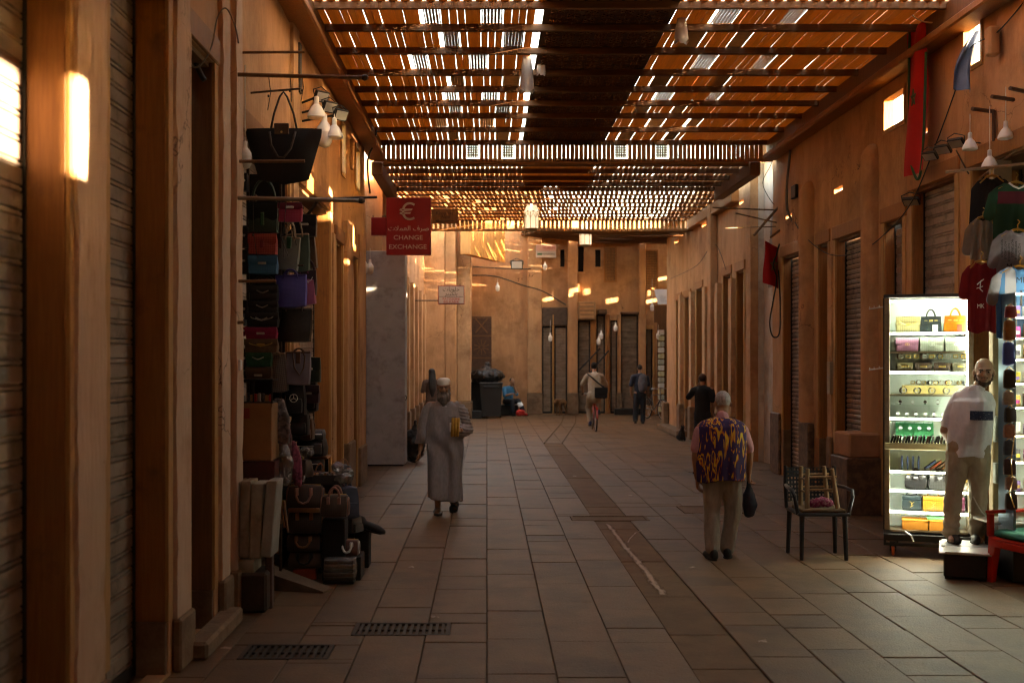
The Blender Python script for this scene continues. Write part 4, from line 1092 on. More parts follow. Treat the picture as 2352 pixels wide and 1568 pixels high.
skinmesh(b,'body',SK2,H3,.0075,3); BRD=mat('hair_black',(.030,.022,.018),(.05,.038,.03),.8,80); face(H3,HC,HM,BRD)
p=lambda x,y,z: HC+HM@V(x,y,z)
hr=MB(); ell(hr,p(0,.026,.022),(.0785,.0945,.078),HM)
def hf3(co,n):
    q=HM.inverted()@(co-HC); d=.0
    if q.y<.0: d-=.03*min(1,-q.y/.03)
    if q.z>.055: d-=.03*min(1,(q.z-.055)/.02)
    if q.z<-.045: d-=.03
    return d
skinmesh(hr,'hair',mat('hair_stubble',(.06,.042,.034),(.09,.065,.05),.85,90),H3,.007,1,hf3)
bd=MB()
for (x,y,z,r) in ((0,-.066,-.098,.030),(.03,-.055,-.085,.026),(-.03,-.055,-.085,.026),(.053,-.03,-.06,.022),(-.053,-.03,-.06,.022),(.063,-.005,-.03,.016),(-.063,-.005,-.03,.016),(.02,-.091,-.046,.008),(-.02,-.091,-.046,.008),(0,-.098,-.044,.006)): ell(bd,p(x,y+.002,z+.002),(r*1.04,r*1.04,r*1.04))
skinmesh(bd,'beard',mat('beard_stubble',(.075,.048,.036),(.11,.07,.052),.9,90),H3,.006,2)
SHW=mat('shirt_white',(.82,.81,.84),(.74,.73,.77),.8,30,bump=.05,bscale=150)
sh_=MB()
def shirt_pt(u,v):
    z=1.485-(1.485-.80)*v; a=2*pi*u
    if v<.2: f=v/.2; rx=.064+.112*f**.8; ry=.072+.068*f**.9
    else: rx=.176+.022*sin(v*pi)+.018*v; ry=.140+.045*sin(min(1,v*1.2)*pi)
    cx_=.045*(1-v)
    fo=.010*v*sin(a*6+1)+.006*sin(a*4+3*v)
    return (cx_+cos(a)*(rx+fo)*.92,sin(a)*(ry+fo)*.95-.012*sin(v*pi),z-.02*max(0,v-.9)/.1*cos(2*a))
sh_.grid(44,24,shirt_pt,closeu=True); sh_.f.append(tuple(range(44))[::-1]); e=23*44; sh_.f.append(tuple(range(e,e+44)))
chain(sh_,[V(-.08,.01,1.355),V(-.115,.02,1.30),V(-.175,.05,1.13)],[.074,.074,.068]); chain(sh_,[V(.15,.01,1.36),V(.175,.03,1.30),V(.185,.10,1.13)],[.074,.072,.066])
skinmesh(sh_,'shirt',SHW,H3,.0085,2,lambda co,n:.009*nz(co.x*8+2,co.y*8,co.z*5)+.005*nz(co.x*20,co.y*20,co.z*12))
m=MB()
for s in (-1,1):
    m.grid(6,3,lambda u,v:(.06+s*(.012+.06*u),-.08-.035*(1-u)-.01*v,1.49-.055*u*.6-.045*v*(1-.4*u)))
m.build('collar',SHW,H3,smooth=True)
m=MB(); m.grid(3,16,lambda u,v:(.085-.045*v*.9+(u-.5)*.034,-.172-.035*sin(min(1,.15+v)*pi)*1.0-.006,1.34-.50*v)); m.build('placket',SHW,H3,smooth=True)
PRN=mat('print_navy',(.035,.05,.10),(.30,.31,.36),.8,40,(1,1,2.5),(.58,.66))
m=MB(); m.grid(14,6,lambda u,v:(-.02+.20*u,-.212-.012*sin(u*pi)+.03*abs(u-.5)**2*4*.6+.0,1.165+.085*v)); m.build('chest_print',PRN,H3,smooth=True)
KH=mat('trouser_khaki',(.40,.33,.235),(.33,.265,.185),.8,25,(1,1,.5))
tr=MB(); cap(tr,V(-.05,0,.90),V(.05,0,.90),.15,.15,14,.85); cap(tr,V(-.05,0,.84),V(.05,0,.84),.135,.135,14,.9)
chain(tr,[V(-.09,0,.82),V(-.13,-.015,.48),V(-.155,.0,.09)],[.115,.084,.072]); chain(tr,[V(.09,0,.82),V(.09,-.015,.48),V(.085,.04,.10)],[.115,.084,.072])
skinmesh(tr,'trousers',KH,H3,.0085,2,lambda co,n:.011*nz(co.x*9,co.y*9,co.z*7)+.006*nz(co.x*20,co.y*20,co.z*22)+(.006*sin(co.z*70+co.x*30+6*nz(co.x*6,co.y*6,co.z*3)) if co.z<.30 else 0))
shoe(H3,(-.145,.0,0),.15,MC['shoe_black'],.25); shoe(H3,(.07,.04,0),-.15,MC['shoe_black'],.25)
# ---- people further off (their own poses)
def simple_body(par,skin,HC,HM,torso,arms,legs,vox=.013,hcurl=.6):
    b=MB(); headm(b,HC,HM); cap(b,torso[-1],HC+V(0,.02,-.07),.062,.055)
    chain(b,torso,[.14,.145,.15][:len(torso)],12,.72); sh=torso[-1]
    for a in arms:
        cap(b,sh+V(0,0,.02),a[0],.07,.06); chain(b,a,[.05,.042,.03]); d=(Vector(a[2])-Vector(a[1])).normalized(); hand(b,Vector(a[2]),d,V(0,-1,.2) if abs(d.y)<.8 else V(-1 if a[0][0]>0 else 1,0,.3),hcurl,1.05)
    for g in legs: chain(b,g[:3],[.09,.058,.04]); cap(b,Vector(g[2])-V(0,0,.03),g[3],.036,.03)
    return skinmesh(b,'body',skin,par,vox,2)
def cloth(par,name,mt,parts,vox=.014,f=None):
    m=MB()
    for pts,rs,fl in parts: chain(m,[Vector(q) for q in pts],rs,12,fl)
    return skinmesh(m,name,mt,par,vox,2,f or folds(8,.009,.5))
# man with a grey backpack
H4=person('man in navy clothes with a grey backpack walking away near the far bicycle',(4.6,34.2,0),pi)
HC=V(0,-.03,1.66); HM=Matrix.Identity(3)
arms=[[V(-.2,0,1.42),V(-.25,.02,1.14),V(-.25,-.05,.90)],[V(.2,0,1.42),V(.27,.02,1.13),V(.25,-.06,.88)]]
legs=[[V(-.09,0,.93),V(-.10,-.03,.5),V(-.09,.0,.09),V(-.09,-.14,.04)],[V(.09,0,.93),V(.12,.0,.5),V(.14,.08,.1),V(.15,-.04,.04)]]
simple_body(H4,SK3,HC,HM,[V(0,0,.93),V(0,0,1.15),V(0,0,1.38)],arms,legs)
NAVY=mat('cloth_navy_shirt',(.018,.022,.036),rough=.85); NAVYT=mat('cloth_dark_trouser',(.014,.015,.020),rough=.85)
cloth(H4,'shirt',NAVY,[([(0,0,.86),(0,0,1.1),(0,0,1.36),(0,0,1.44)],[.165,.165,.175,.10],.72),([(-.12,0,1.42),(-.2,0,1.40),(-.25,.02,1.18)],[.08,.08,.068],1),([(.12,0,1.42),(.2,0,1.40),(.27,.02,1.17)],[.08,.08,.068],1)])
cloth(H4,'trousers',NAVYT,[([(0,0,.95),(0,0,.85)],[.15,.15],.8),([(-.085,0,.86),(-.10,-.02,.5),(-.09,0,.10)],[.11,.085,.075],1),([(.085,0,.86),(.12,0,.5),(.14,.07,.11)],[.11,.085,.075],1)])
shoe(H4,(-.09,0,0),0,MC['shoe_black']); shoe(H4,(.14,.09,.02),-.1,MC['shoe_black'])
m=MB(); ell(m,HC+V(0,.015,.035),(.081,.1,.09)); skinmesh(m,'hair',BRD,H4,.012,1,lambda co,n:-.03 if (co-HC).y<-.04 else 0)
bk=thing('backpack','grey rounded backpack worn by the man in navy clothes','backpack',(4.6+.06,34.0,1.02))
m=MB(); chain(m,[V(0,0,.05),V(0,0,.2),V(0,0,.36)],[.13,.15,.12],12,.75); skinmesh(m,'pack_body',mat('pack_grey',(.10,.095,.10),(.07,.065,.07),.8,20),bk,.013,2)
m=MB(); chain(m,[V(0,-.1,.06),V(0,-.1,.17)],[.08,.08],10,.6); skinmesh(m,'front_pocket',MC['pack_grey'],bk,.013,2)
for s in (-1,1):
    m=MB(); m.tube([(s*.08,.10,.36),(s*.09,.16,.42),(s*.10,.30,.40),(s*.12,.33,.2),(s*.12,.22,.05)],.02,6); m.build('strap',MC['pack_grey'],bk)
# woman with long dark hair
H5=person('woman with very long dark hair standing by the narrow closed shops',(-1.50,31.0,0),pi+.3)
HC=V(0,-.02,1.57)
arms=[[V(-.18,0,1.33),V(-.24,-.02,1.08),V(-.12,-.20,1.10)],[V(.18,0,1.33),V(.24,-.02,1.08),V(.12,-.20,1.10)]]
legs=[[V(-.08,0,.88),V(-.09,-.02,.47),V(-.09,.0,.09),V(-.09,-.12,.04)],[V(.08,0,.88),V(.09,0,.47),V(.09,.02,.09),V(.10,-.1,.04)]]
simple_body(H5,SK3,HC,HM,[V(0,0,.88),V(0,0,1.08),V(0,0,1.29)],arms,legs)
BRNC=mat('cloth_brown',(.11,.065,.05),(.08,.045,.035),.85,20); 
cloth(H5,'jacket',BRNC,[([(0,0,.74),(0,0,1.0),(0,0,1.26),(0,0,1.36)],[.18,.165,.165,.09],.75),([(-.1,0,1.33),(-.19,0,1.31),(-.25,-.02,1.08),(-.15,-.16,1.10)],[.075,.075,.065,.055],1),([(.1,0,1.33),(.19,0,1.31),(.25,-.02,1.08),(.15,-.16,1.10)],[.075,.075,.065,.055],1)])
cloth(H5,'skirt',mat('cloth_dark_skirt',(.045,.03,.025),rough=.9),[([(0,0,.85),(0,0,.5),(0,0,.14)],[.165,.185,.21],.8)])
shoe(H5,(-.09,0,0),0,MC['shoe_black'],.23); shoe(H5,(.09,.02,0),0,MC['shoe_black'],.23)
m=MB(); ell(m,HC+V(0,.02,.03),(.092,.108,.098)); chain(m,[HC+V(0,.06,0),HC+V(0,.10,-.2),HC+V(.01,.13,-.42),HC+V(.01,.12,-.62)],[.095,.11,.105,.05],12,.6)
skinmesh(m,'hair',mat('hair_long_black',(.012,.009,.008),rough=.6),H5,.012,2,lambda co,n:(-.035 if (co-HC).y<-.05 else 0)+.008*nz(co.x*30,co.y*30,co.z*4))
# person on the phone
H6=person('person in black holding a phone to the ear beside the timber doorways',(4.55,24.0,0),pi-.5)
HC=V(0,-.03,1.53)
arms=[[V(-.19,0,1.31),V(-.24,.03,1.06),V(-.22,-.04,.85)],[V(.19,0,1.31),V(.34,-.05,1.14),V(.13,-.07,1.40)]]
legs=[[V(-.08,0,.86),V(-.09,-.02,.46),V(-.09,.0,.09),V(-.09,-.12,.04)],[V(.08,0,.86),V(.09,0,.46),V(.10,.05,.09),V(.10,-.08,.04)]]
simple_body(H6,SK3,HC,Matrix.Identity(3),[V(0,0,.86),V(0,0,1.05),V(0,0,1.27)],arms,legs)
BLK=mat('cloth_black',(.012,.010,.010),rough=.9)
cloth(H6,'shirt',BLK,[([(0,0,.70),(0,0,1.0),(0,0,1.25),(0,0,1.33)],[.18,.165,.17,.10],.75),([(-.1,0,1.31),(-.19,0,1.29),(-.24,.03,1.1)],[.078,.076,.066],1),([(.1,0,1.31),(.19,0,1.29),(.32,-.045,1.15)],[.078,.076,.066],1)])
cloth(H6,'trousers',NAVYT,[([(0,0,.88),(0,0,.8)],[.145,.145],.8),([(-.08,0,.8),(-.09,-.02,.46),(-.09,0,.10)],[.11,.085,.075],1),([(.08,0,.8),(.09,0,.46),(.10,.05,.11)],[.11,.085,.075],1)])
shoe(H6,(-.09,0,0),0,MC['shoe_black'],.25); shoe(H6,(.10,.05,0),0,MC['shoe_black'],.25)
m=MB(); ell(m,HC+V(0,.02,.035),(.083,.1,.092)); skinmesh(m,'hair',mat('hair_auburn',(.05,.02,.013),rough=.7),H6,.012,1,lambda co,n:-.03 if (co-HC).y<-.05 else 0)
m=MB(); m.bev(.092,.104,-.13,-.05,1.43,1.57,.004); o=m.build('mobile_phone',BLACKM); o.location=(0,0,0); o.matrix_basis=H6.matrix_basis@Matrix.Identity(4); o.location=(4.55,24.0,0); o.rotation_euler=(0,0,pi-.5); tag(o,'black mobile phone held to the ear of the person in black','phone')
# seated figure in blue by the bins
H7=person('seated person in bright blue top and striped dark trousers resting by the bins',(.75,39.25,0),.5)
HC=V(.05,-.16,1.16)
arms=[[V(-.19,-.02,.93),V(-.24,-.16,.68),V(-.05,-.34,.74)],[V(.19,-.02,.93),V(.22,-.2,.72),V(.08,-.22,1.05)]]
legs=[[V(-.09,-.05,.48),V(-.10,-.44,.50),V(-.10,-.46,.10),V(-.10,-.58,.04)],[V(.09,-.05,.48),V(.16,-.42,.5),V(.26,-.62,.12),V(.30,-.75,.05)]]
simple_body(H7,SK3,HC,Matrix.Rotation(.3,3,'X'),[V(0,0,.48),V(0,-.03,.68),V(.02,-.06,.90)],arms,legs)
cloth(H7,'top',mat('cloth_blue',(.03,.20,.34),(.02,.15,.27),.85,20),[([(0,0,.44),(0,-.03,.68),(.02,-.05,.88),(.03,-.08,.95)],[.17,.165,.17,.1],.78),([(-.1,-.03,.93),(-.19,-.03,.91),(-.24,-.15,.69)],[.08,.078,.066],1),([(.1,-.03,.93),(.19,-.03,.91),(.22,-.19,.73)],[.08,.078,.066],1)])
m=cloth(H7,'trousers',NAVYT,[([(-.09,-.03,.47),(-.10,-.42,.50),(-.10,-.46,.14)],[.11,.088,.075],1),([(.09,-.03,.47),(.16,-.40,.5),(.25,-.60,.17)],[.11,.088,.075],1),([(-.08,.02,.47),(.08,.02,.47)],[.13,.13],.8)])
for t in (.25,.42):
    a=V(.16,-.40,.5).lerp(V(.25,-.60,.17),t); b2=V(.16,-.40,.5).lerp(V(.25,-.60,.17),t+.10)
    q=MB(); cap(q,a,b2,.089,.087); q.build('trouser_stripe',WHITE_PL,H7,smooth=True)
shoe(H7,(-.10,-.46,0),0,MC['shoe_black'],.25); shoe(H7,(.26,-.63,.0),.3,MC['shoe_black'],.25)
m=MB(); ell(m,HC+V(0,.02,.04),(.082,.1,.088)); skinmesh(m,'hair',BRD,H7,.012,1,lambda co,n:-.03 if (co-HC).y<-.06 else 0)
m=MB(); m.bev(.42,1.08,39.12,39.6,0,.36,.02); o=tag(m.build('black_crate',BLACKM),'black crate used as a seat by the person in blue','crate')
m=MB(); chain(m,[V(1.10,38.75,.10),V(1.22,38.72,.12)],[.11,.09]); chain(m,[V(1.2,38.72,.1),V(1.36,38.7,.05)],[.08,.03]); o=skinmesh(m,'red_plastic_bag',mat('bag_red_plastic',(.55,.02,.015),rough=.35),None,.013,1,lambda co,n:.03*nz(co.x*14,co.y*14,co.z*14)); tag(o,'red plastic bag on the ground at the seated person\'s feet','plastic bag')
# cyclist and bicycle
def torus(m,c,R_,r,axis='X',n=28,k=6):
    pts=[]
    for i in range(n+1):
        a=2*pi*i/n
        pts.append((c[0],c[1]+R_*cos(a),c[2]+R_*sin(a)) if axis=='X' else (c[0]+R_*cos(a),c[1],c[2]+R_*sin(a)))
    m.tube(pts,r,k,False); return m
RUB=mat('tyre_rubber',(.018,.016,.015),rough=.8); CHR=mat('chrome_dull',(.45,.43,.41),rough=.3,metal=.9)
def bicycle(label,loc,rz,frame_m):
    """wheels in the local YZ plane, front at -Y"""
    bt=thing('bicycle',label,'bicycle',loc,rz)
    wr=.335
    for yy in (-.52,.52):
        m=MB(); torus(m,(0,yy,wr),wr-.02,.019); wo=m.build('wheel',RUB,bt,smooth=True)
        m=MB(); torus(m,(0,yy,wr),wr-.042,.008); m.build('rim',CHR,wo,smooth=True)
        m=MB()
        for k in range(14):
            a=2*pi*k/14; m.tube([(0.012*(-1)**k,yy,wr),(0,yy+cos(a)*(wr-.045),wr+sin(a)*(wr-.045))],.0018,4,False)
        m.tube([(-.04,yy,wr),(.04,yy,wr)],.018,8); m.build('spokes',CHR,wo)
    m=MB(); BBk=(0,.08,.30); ST=(0,.20,.78); HD=(0,-.36,.80); HB=(0,-.39,.66)
    m.tube([BBk,ST],.016,8); m.tube([ST,HD],.016,8); m.tube([BBk,HB],.018,8); m.tube([HD,HB],.02,8)
    for s in (-1,1): m.tube([(0,.20,.74),(s*.055,.52,wr)],.010,6); m.tube([BBk,(s*.055,.52,wr)],.010,6); m.tube([(s*.03,-.40,.62),(s*.05,-.52,wr)],.012,6)
    m.tube([(-.04,-.40,.63),(.04,-.40,.63)],.014,6); m.build('frame',frame_m,bt)
    m=MB(); m.tube([(0,-.35,.82),(0,-.34,.98)],.014,8); m.tube([(-.30,-.18,.99),(-.22,-.30,1.0),(-.08,-.35,.99),(.08,-.35,.99),(.22,-.30,1.0),(.30,-.18,.99)],.012,8); h=m.build('handlebar',CHR,bt)
    for s in (-1,1): m=MB(); m.tube([(s*.26,-.25,.995),(s*.31,-.16,.99)],.017,8); m.build('grip',RUB,h)
    m=MB(); m.tube([(0,.20,.78),(0,.22,.90)],.013,8); ell(m,(0,.27,.93),(.09,.11,.03)); cap(m,V(0,.22,.93),V(0,.06,.93),.035,.02,10,.7,(0,0,1)); m.build('saddle',RUB,bt)
    m=MB(); torus(m,(.045,.08,.30),.085,.006,n=18,k=4); m.tube([(.06,.08,.30),(.065,.02,.14)],.010,6); m.tube([(-.06,.08,.30),(-.065,.14,.46)],.010,6)
    cr_=m.build('crank',CHR,bt)
    for (x,y,z) in ((.11,.02,.14),(-.11,.14,.46)): m=MB(); m.box(x-.05,x+.05,y-.03,y+.03,z-.012,z+.012); m.build('pedal',RUB,cr_)
    m=MB(); m.grid(3,14,lambda u,v:((u-.5)*.06,.52+.37*cos(v*2.3+.1),wr+.37*sin(v*2.3+.1))); m.build('mudguard',frame_m,bt)
    m=MB(); m.bev(-.03,.03,.895,.91,.60,.66,.005); m.build('reflector',mat('reflector_red',(.55,.03,.02),rough=.3),bt)
    return bt
CX_,CY_=2.92,30.95
bicycle('red bicycle ridden away down the lane by the man in beige',(CX_,CY_,.003),pi,mat('bike_red',(.30,.03,.02),rough=.4))
H8=person('man in beige shirt with a black shoulder bag riding a red bicycle away',(CX_,CY_,0),pi)
HC=V(0,-.03,1.74)
arms=[[V(-.19,.10,1.49),V(-.33,-.02,1.24),V(-.29,-.18,1.05)],[V(.19,.10,1.49),V(.33,-.02,1.24),V(.29,-.18,1.05)]]
legs=[[V(-.10,.22,1.0),V(-.14,-.16,.80),V(-.11,.08,.46),V(-.11,.14,.47)],[V(.10,.22,1.0),V(.14,-.10,.64),V(.11,.0,.24),V(.11,-.10,.17)]]
legs[0]=[V(-.10,.22,1.0),V(-.14,-.16,.86),V(-.11,.10,.56),V(-.11,-.0,.51)]
simple_body(H8,SK1,HC,Matrix.Identity(3),[V(0,.25,1.0),V(0,.2,1.2),V(0,.11,1.44)],arms,legs)
BEI=mat('cloth_beige',(.40,.31,.22),(.33,.25,.17),.85,20)
cloth(H8,'shirt',BEI,[([(0,.26,.93),(0,.22,1.12),(0,.12,1.42),(0,.07,1.53)],[.19,.185,.18,.1],.78),([(-.1,.10,1.5),(-.19,.10,1.48),(-.31,0,1.28)],[.082,.08,.07],1),([(.1,.10,1.5),(.19,.10,1.48),(.31,0,1.28)],[.082,.08,.07],1)])
cloth(H8,'trousers',BEI,[([(-.07,.26,.98),(.07,.26,.98)],[.15,.15],.9),([(-.1,.22,.98),(-.14,-.14,.86),(-.11,.09,.58)],[.115,.09,.07],1),([(.1,.22,.98),(.14,-.09,.64),(.11,0,.27)],[.115,.09,.07],1)])
shoe(H8,(-.11,.09,.475),0,mat('shoe_blue',(.02,.03,.09),rough=.6),.26); shoe(H8,(.11,.0,.155),0,MC['shoe_blue'],.26)
m=MB(); ell(m,HC+V(0,.02,.03),(.09,.105,.1)); skinmesh(m,'hair',mat('hair_frizzy',(.02,.014,.012),rough=.9),H8,.012,1,lambda co,n:(-.03 if (co-HC).y<-.05 else 0)+.01*nz(co.x*50,co.y*50,co.z*50))
sb=thing('shoulder_bag','black messenger bag slung across the cyclist\'s back','bag',(CX_+.14,CY_-.5+.02,0))
m=MB(); m.bev(-.17,.17,-.04,.06,.90,1.18,.03); m.build('bag_body',BLK,sb)
m=MB(); m.tube([(.13,.07,1.15),(-.06,.06,1.30),(-.25,.13,1.47),(-.33,.30,1.55)],.02,6); m.build('strap',BLK,sb)
m=MB(); m.bev(-.175,.175,-.055,-.041,1.02,1.19,.01); m.build('flap',BLK,sb)
# dog and cat
dg_=thing('dog','tan dog standing by the closed doorway with its head lowered','dog',(2.55,39.2,0),radians(62))
def quad(par,mt,S_=1.0,vox=.012,head=(-.42,0,.52),tail=1):
    """side-on animal facing -X"""
    m=MB(); q=lambda x,y,z:V(x,y,z)*S_
    chain(m,[q(-.22,0,.46),q(-.02,0,.45),q(.20,0,.48)],[.105*S_,.095*S_,.085*S_],12)
    chain(m,[q(-.25,0,.50),q((head[0]-.22)/2-.02,0,(.52+head[2])/2),q(*head)],[.075*S_,.06*S_,.062*S_])
    chain(m,[q(*head),q(head[0]-.14,0,head[2]-.06)],[.06*S_,.032*S_])
    for s in (-1,1): chain(m,[q(head[0]+.02,s*.045,head[2]+.05),q(head[0]+.04,s*.075,head[2]-.01)],[.022*S_,.014*S_])
    for s in (-1,1):
        f=.04*s
        chain(m,[q(-.22,s*.06,.42),q(-.20+f,s*.065,.24),q(-.22+f,s*.065,.04),q(-.25+f,s*.065,.025)],[.055*S_,.032*S_,.022*S_,.026*S_])
        chain(m,[q(.21,s*.06,.44),q(.15-f,s*.065,.30),q(.27-f,s*.065,.17),q(.23-f,s*.065,.04),q(.20-f,s*.065,.025)],[.07*S_,.042*S_,.025*S_,.021*S_,.025*S_])
    chain(m,[q(.27,0,.52),q(.38,.02,.46),q(.42,.03,.34)],[.026*S_,.02*S_,.012*S_])
    return skinmesh(m,'body',mt,par,vox,2)
quad(dg_,mat('fur_tan',(.26,.13,.055),(.16,.075,.03),.9,9),1.0,.013,(-.40,0,.50))
ct=thing('cat','small black cat sitting by the step of the far shop row','cat',(4.66,27.2,0),.3)
m=MB(); chain(m,[V(0,.05,.09),V(0,0,.2),V(0,-.03,.27)],[.085,.07,.05]); ell(m,(0,-.055,.325),(.048,.05,.042)); cap(m,V(0,-.09,.315),V(0,-.115,.308),.022,.014)
for s in (-1,1): cap(m,V(s*.03,-.05,.355),V(s*.036,-.045,.385),.016,.005); chain(m,[V(s*.03,-.05,.2),V(s*.03,-.075,.08),V(s*.03,-.085,.02)],[.03,.02,.02]); chain(m,[V(s*.07,.05,.09),V(s*.075,-.03,.03)],[.05,.022])
chain(m,[V(0,.11,.05),V(.08,.16,.025),V(.16,.12,.02)],[.02,.016,.012]); skinmesh(m,'body',BLK,ct,.009,2)
# ================================================================== GOODS: shared bag makers
def bagbody(w_,h_,d_,tw=1.0,td=.6,rnd=.28,n=6,bulge=.12,seed=0):
    """soft sewn box, base centre at origin, front to -Y"""
    bm=bmesh.new(); bmesh.ops.create_cube(bm,size=2); bmesh.ops.subdivide_edges(bm,edges=bm.edges[:],cuts=n,use_grid_fill=True)
    for v in bm.verts:
        p=v.co.copy(); q=p.normalized()*1.18
        p=p.lerp(q,rnd)
        t=(p.z+1)/2
        x=p.x*(1+(tw-1)*t); y=p.y*(1+(td-1)*t)
        bl=1+bulge*(1-min(1,p.x*p.x))*(1-min(1,p.z*p.z))
        y*=bl
        e=.03*nz(p.x*2+seed*7.7,p.y*2,p.z*2+seed)
        v.co=Vector((x*w_/2*(1+e),y*d_/2*(1+e*2),t*h_+e*h_*.4))
    m=MB(); m.addbm(bm); return m
def handle(pts,r=.008,n=6): return MB().tube(pts,r,n)
def arc(w_,h_,z,y,k=10,sag=0): return [(-w_/2*cos(pi*i/k),y+sag*sin(pi*i/k),z+h_*sin(pi*i/k)) for i in range(k+1)]
GOLD=mat('brass_fitting',(.62,.42,.14),rough=.3,metal=.9); SILV=mat('steel_fitting',(.6,.58,.55),rough=.3,metal=.9)
TANL=mat('tan_leather',(.34,.15,.065),(.26,.11,.045),.5,20)
def leather(n,c,c2=None,rough=.45,sc=30): return mat('leather_'+n,c,c2 or tuple(x*.7 for x in c),rough,sc,bump=.06,bscale=120)
def checker(n,c,c2,sc=45,rough=.5):
    """fine woven monogram print"""
    if n in MC: return MC[n]
    m=bpy.data.materials.new(n); m.use_nodes=True; N=m.node_tree.nodes; l=m.node_tree.links; b=N['Principled BSDF']
    tc=N.new('ShaderNodeTexCoord'); mp=N.new('ShaderNodeMapping'); mp.inputs['Rotation'].default_value=(0,radians(45),0); mp.inputs['Scale'].default_value=(sc,0.01,sc)
    sc=sc*2.1; mp.inputs['Scale'].default_value=(sc,0.01,sc); ck=N.new('ShaderNodeTexChecker'); ck.inputs['Scale'].default_value=1; ck.inputs[1].default_value=(*c,1); ck.inputs[2].default_value=(*c2,1)
    l.new(tc.outputs['Object'],mp.inputs[0]); l.new(mp.outputs[0],ck.inputs[0]); l.new(ck.outputs[0],b.inputs['Base Color']); b.inputs['Roughness'].default_value=rough
    MC[n]=m; return m
HG='bags hung on the crowded bag stall'
def place(o,x,y,z,rz): o.location=(x,y,z); o.rotation_euler=(0,0,rz)
def tote(label,x,y,z,w_,h_,d_,mt,hm,hl=.2,rz=0,group=HG,tw=1.12,hr=.007,clasp=None,tilt=0):
    t=thing('tote_bag',label,'bag',(x,y,z),rz,group); t.rotation_euler=(0,tilt,rz)
    bagbody(w_,h_,d_,tw,.45,.16,5,.1,x*9+z).build('bag_body',mt,t,smooth=45)
    for yy in (-.24,.24): handle(arc(w_*.5,hl,h_-.03,d_*yy,10),hr).build('handle',hm,t,smooth=True)
    m=MB(); m.bev(-w_*.54,w_*.54,-d_*.26,d_*.26,h_-.012,h_+.003,.004); m.build('top_trim',hm,t)
    if clasp: m=MB(); m.bev(-.02,.02,-d_*.32-.01,-d_*.28,h_-.10,h_-.0,.004); m.build('clasp_tab',clasp,t)
    return t
def flapbag(label,x,y,z,w_,h_,d_,mt,fit=SILV,rz=0,group=HG,flap=.55,chain_=False,strap=0,name='flap_bag',flm=None,clip='bar'):
    t=thing(name,label,'bag',(x,y,z),rz,group)
    bagbody(w_,h_,d_,.96,.8,.22,5,.18,x*5+z).build('bag_body',mt,t,smooth=45)
    fl=flap*h_
    m=MB(); pr=lambda u: (1-abs(2*u-1)**4)
    m.grid(11,6,lambda u,v:((u-.5)*w_*1.0,-d_*.5*(.86+.16*sin(pi*min(1,v*.9+.1)))-.007,h_*.985-fl*v*(.82+.18*pr(u))))
    m.grid(11,3,lambda u,v:((u-.5)*w_*1.0,-d_*.5*.86-.004+v*d_*.8,h_*.985+.006))
    m.build('flap',flm or mt,t,smooth=60)
    m=MB()
    if clip=='bar': m.bev(-.035,.035,-d_*.5-.022,-d_*.5-.012,h_-fl*.92,h_-fl*.92+.02,.004)
    elif clip=='wing':
        m.tube([(-.05,-d_*.5-.02,h_-fl*.8+.012),(-.02,-d_*.5-.024,h_-fl*.8-.002),(0,-d_*.5-.024,h_-fl*.8-.008),(.02,-d_*.5-.024,h_-fl*.8-.002),(.05,-d_*.5-.02,h_-fl*.8+.012)],.005,6)
    elif clip=='tab': m.bev(-.016,.016,-d_*.5-.024,-d_*.5-.010,h_-fl*1.25,h_-fl*.55,.005)
    else:
        for s in (-1,1): torus(m,(s*.008,-d_*.5-.02,h_-fl*.9),.012,.003,'Y',12,5)
    m.build('clasp',fit,t)
    if chain_:
        m=MB(); m.tube([(-w_*.45,-d_*.4,h_*.9),(-w_*.3,-d_*.62,h_*.62),(0,-d_*.66,h_*.45),(w_*.3,-d_*.62,h_*.62),(w_*.45,-d_*.4,h_*.92)],.004,5); m.build('chain',fit,t)
    if strap: handle(arc(w_*.8,strap,h_-.02,0,12),.012).build('strap',mt,t,smooth=True)
    return t
def duffel(label,x,y,z,w_,h_,d_,mt,trim=TANL,rz=0,group=HG,hd='up',name='holdall'):
    t=thing(name,label,'bag',(x,y,z),rz,group)
    bagbody(w_,h_,d_,.94,.55,.34,6,.12,x+z).build('bag_body',mt,t,smooth=50)
    for s in (-1,1):
        m=MB(); torus(m,(s*w_*.475,0,h_*.47),min(h_,d_)*.40,.006,'X',18,5); m.build('piping',trim,t,smooth=True)
    for yy in (-.32,.32):
        h=handle(arc(w_*.38,h_*.42,h_*.93,d_*yy,10) if hd=='up' else [(-w_*.19+.0,-d_*.5-.012,h_*.93),(-w_*.19,-d_*.56-.014,h_*.6),(-w_*.12,-d_*.58-.016,h_*.38),(0,-d_*.58-.016,h_*.30),(w_*.12,-d_*.58-.016,h_*.38),(w_*.19,-d_*.56-.014,h_*.6),(w_*.19,-d_*.5-.012,h_*.93)],.0105,8).build('handle',trim,t,smooth=True)
        if hd!='up': break
    for s in (-1,1):
        m=MB(); m.bev(s*w_*.19-.016,s*w_*.19+.016,-d_*.5-.012,-d_*.44,h_*.62,h_*.94,.004); m.build('handle_tab',trim,t)
    m=MB(); m.tube([(-w_*.4,0,h_*1.0),(0,0,h_*1.015),(w_*.4,0,h_*1.0)],.005,6); m.build('zip',GOLD,t)
    return t
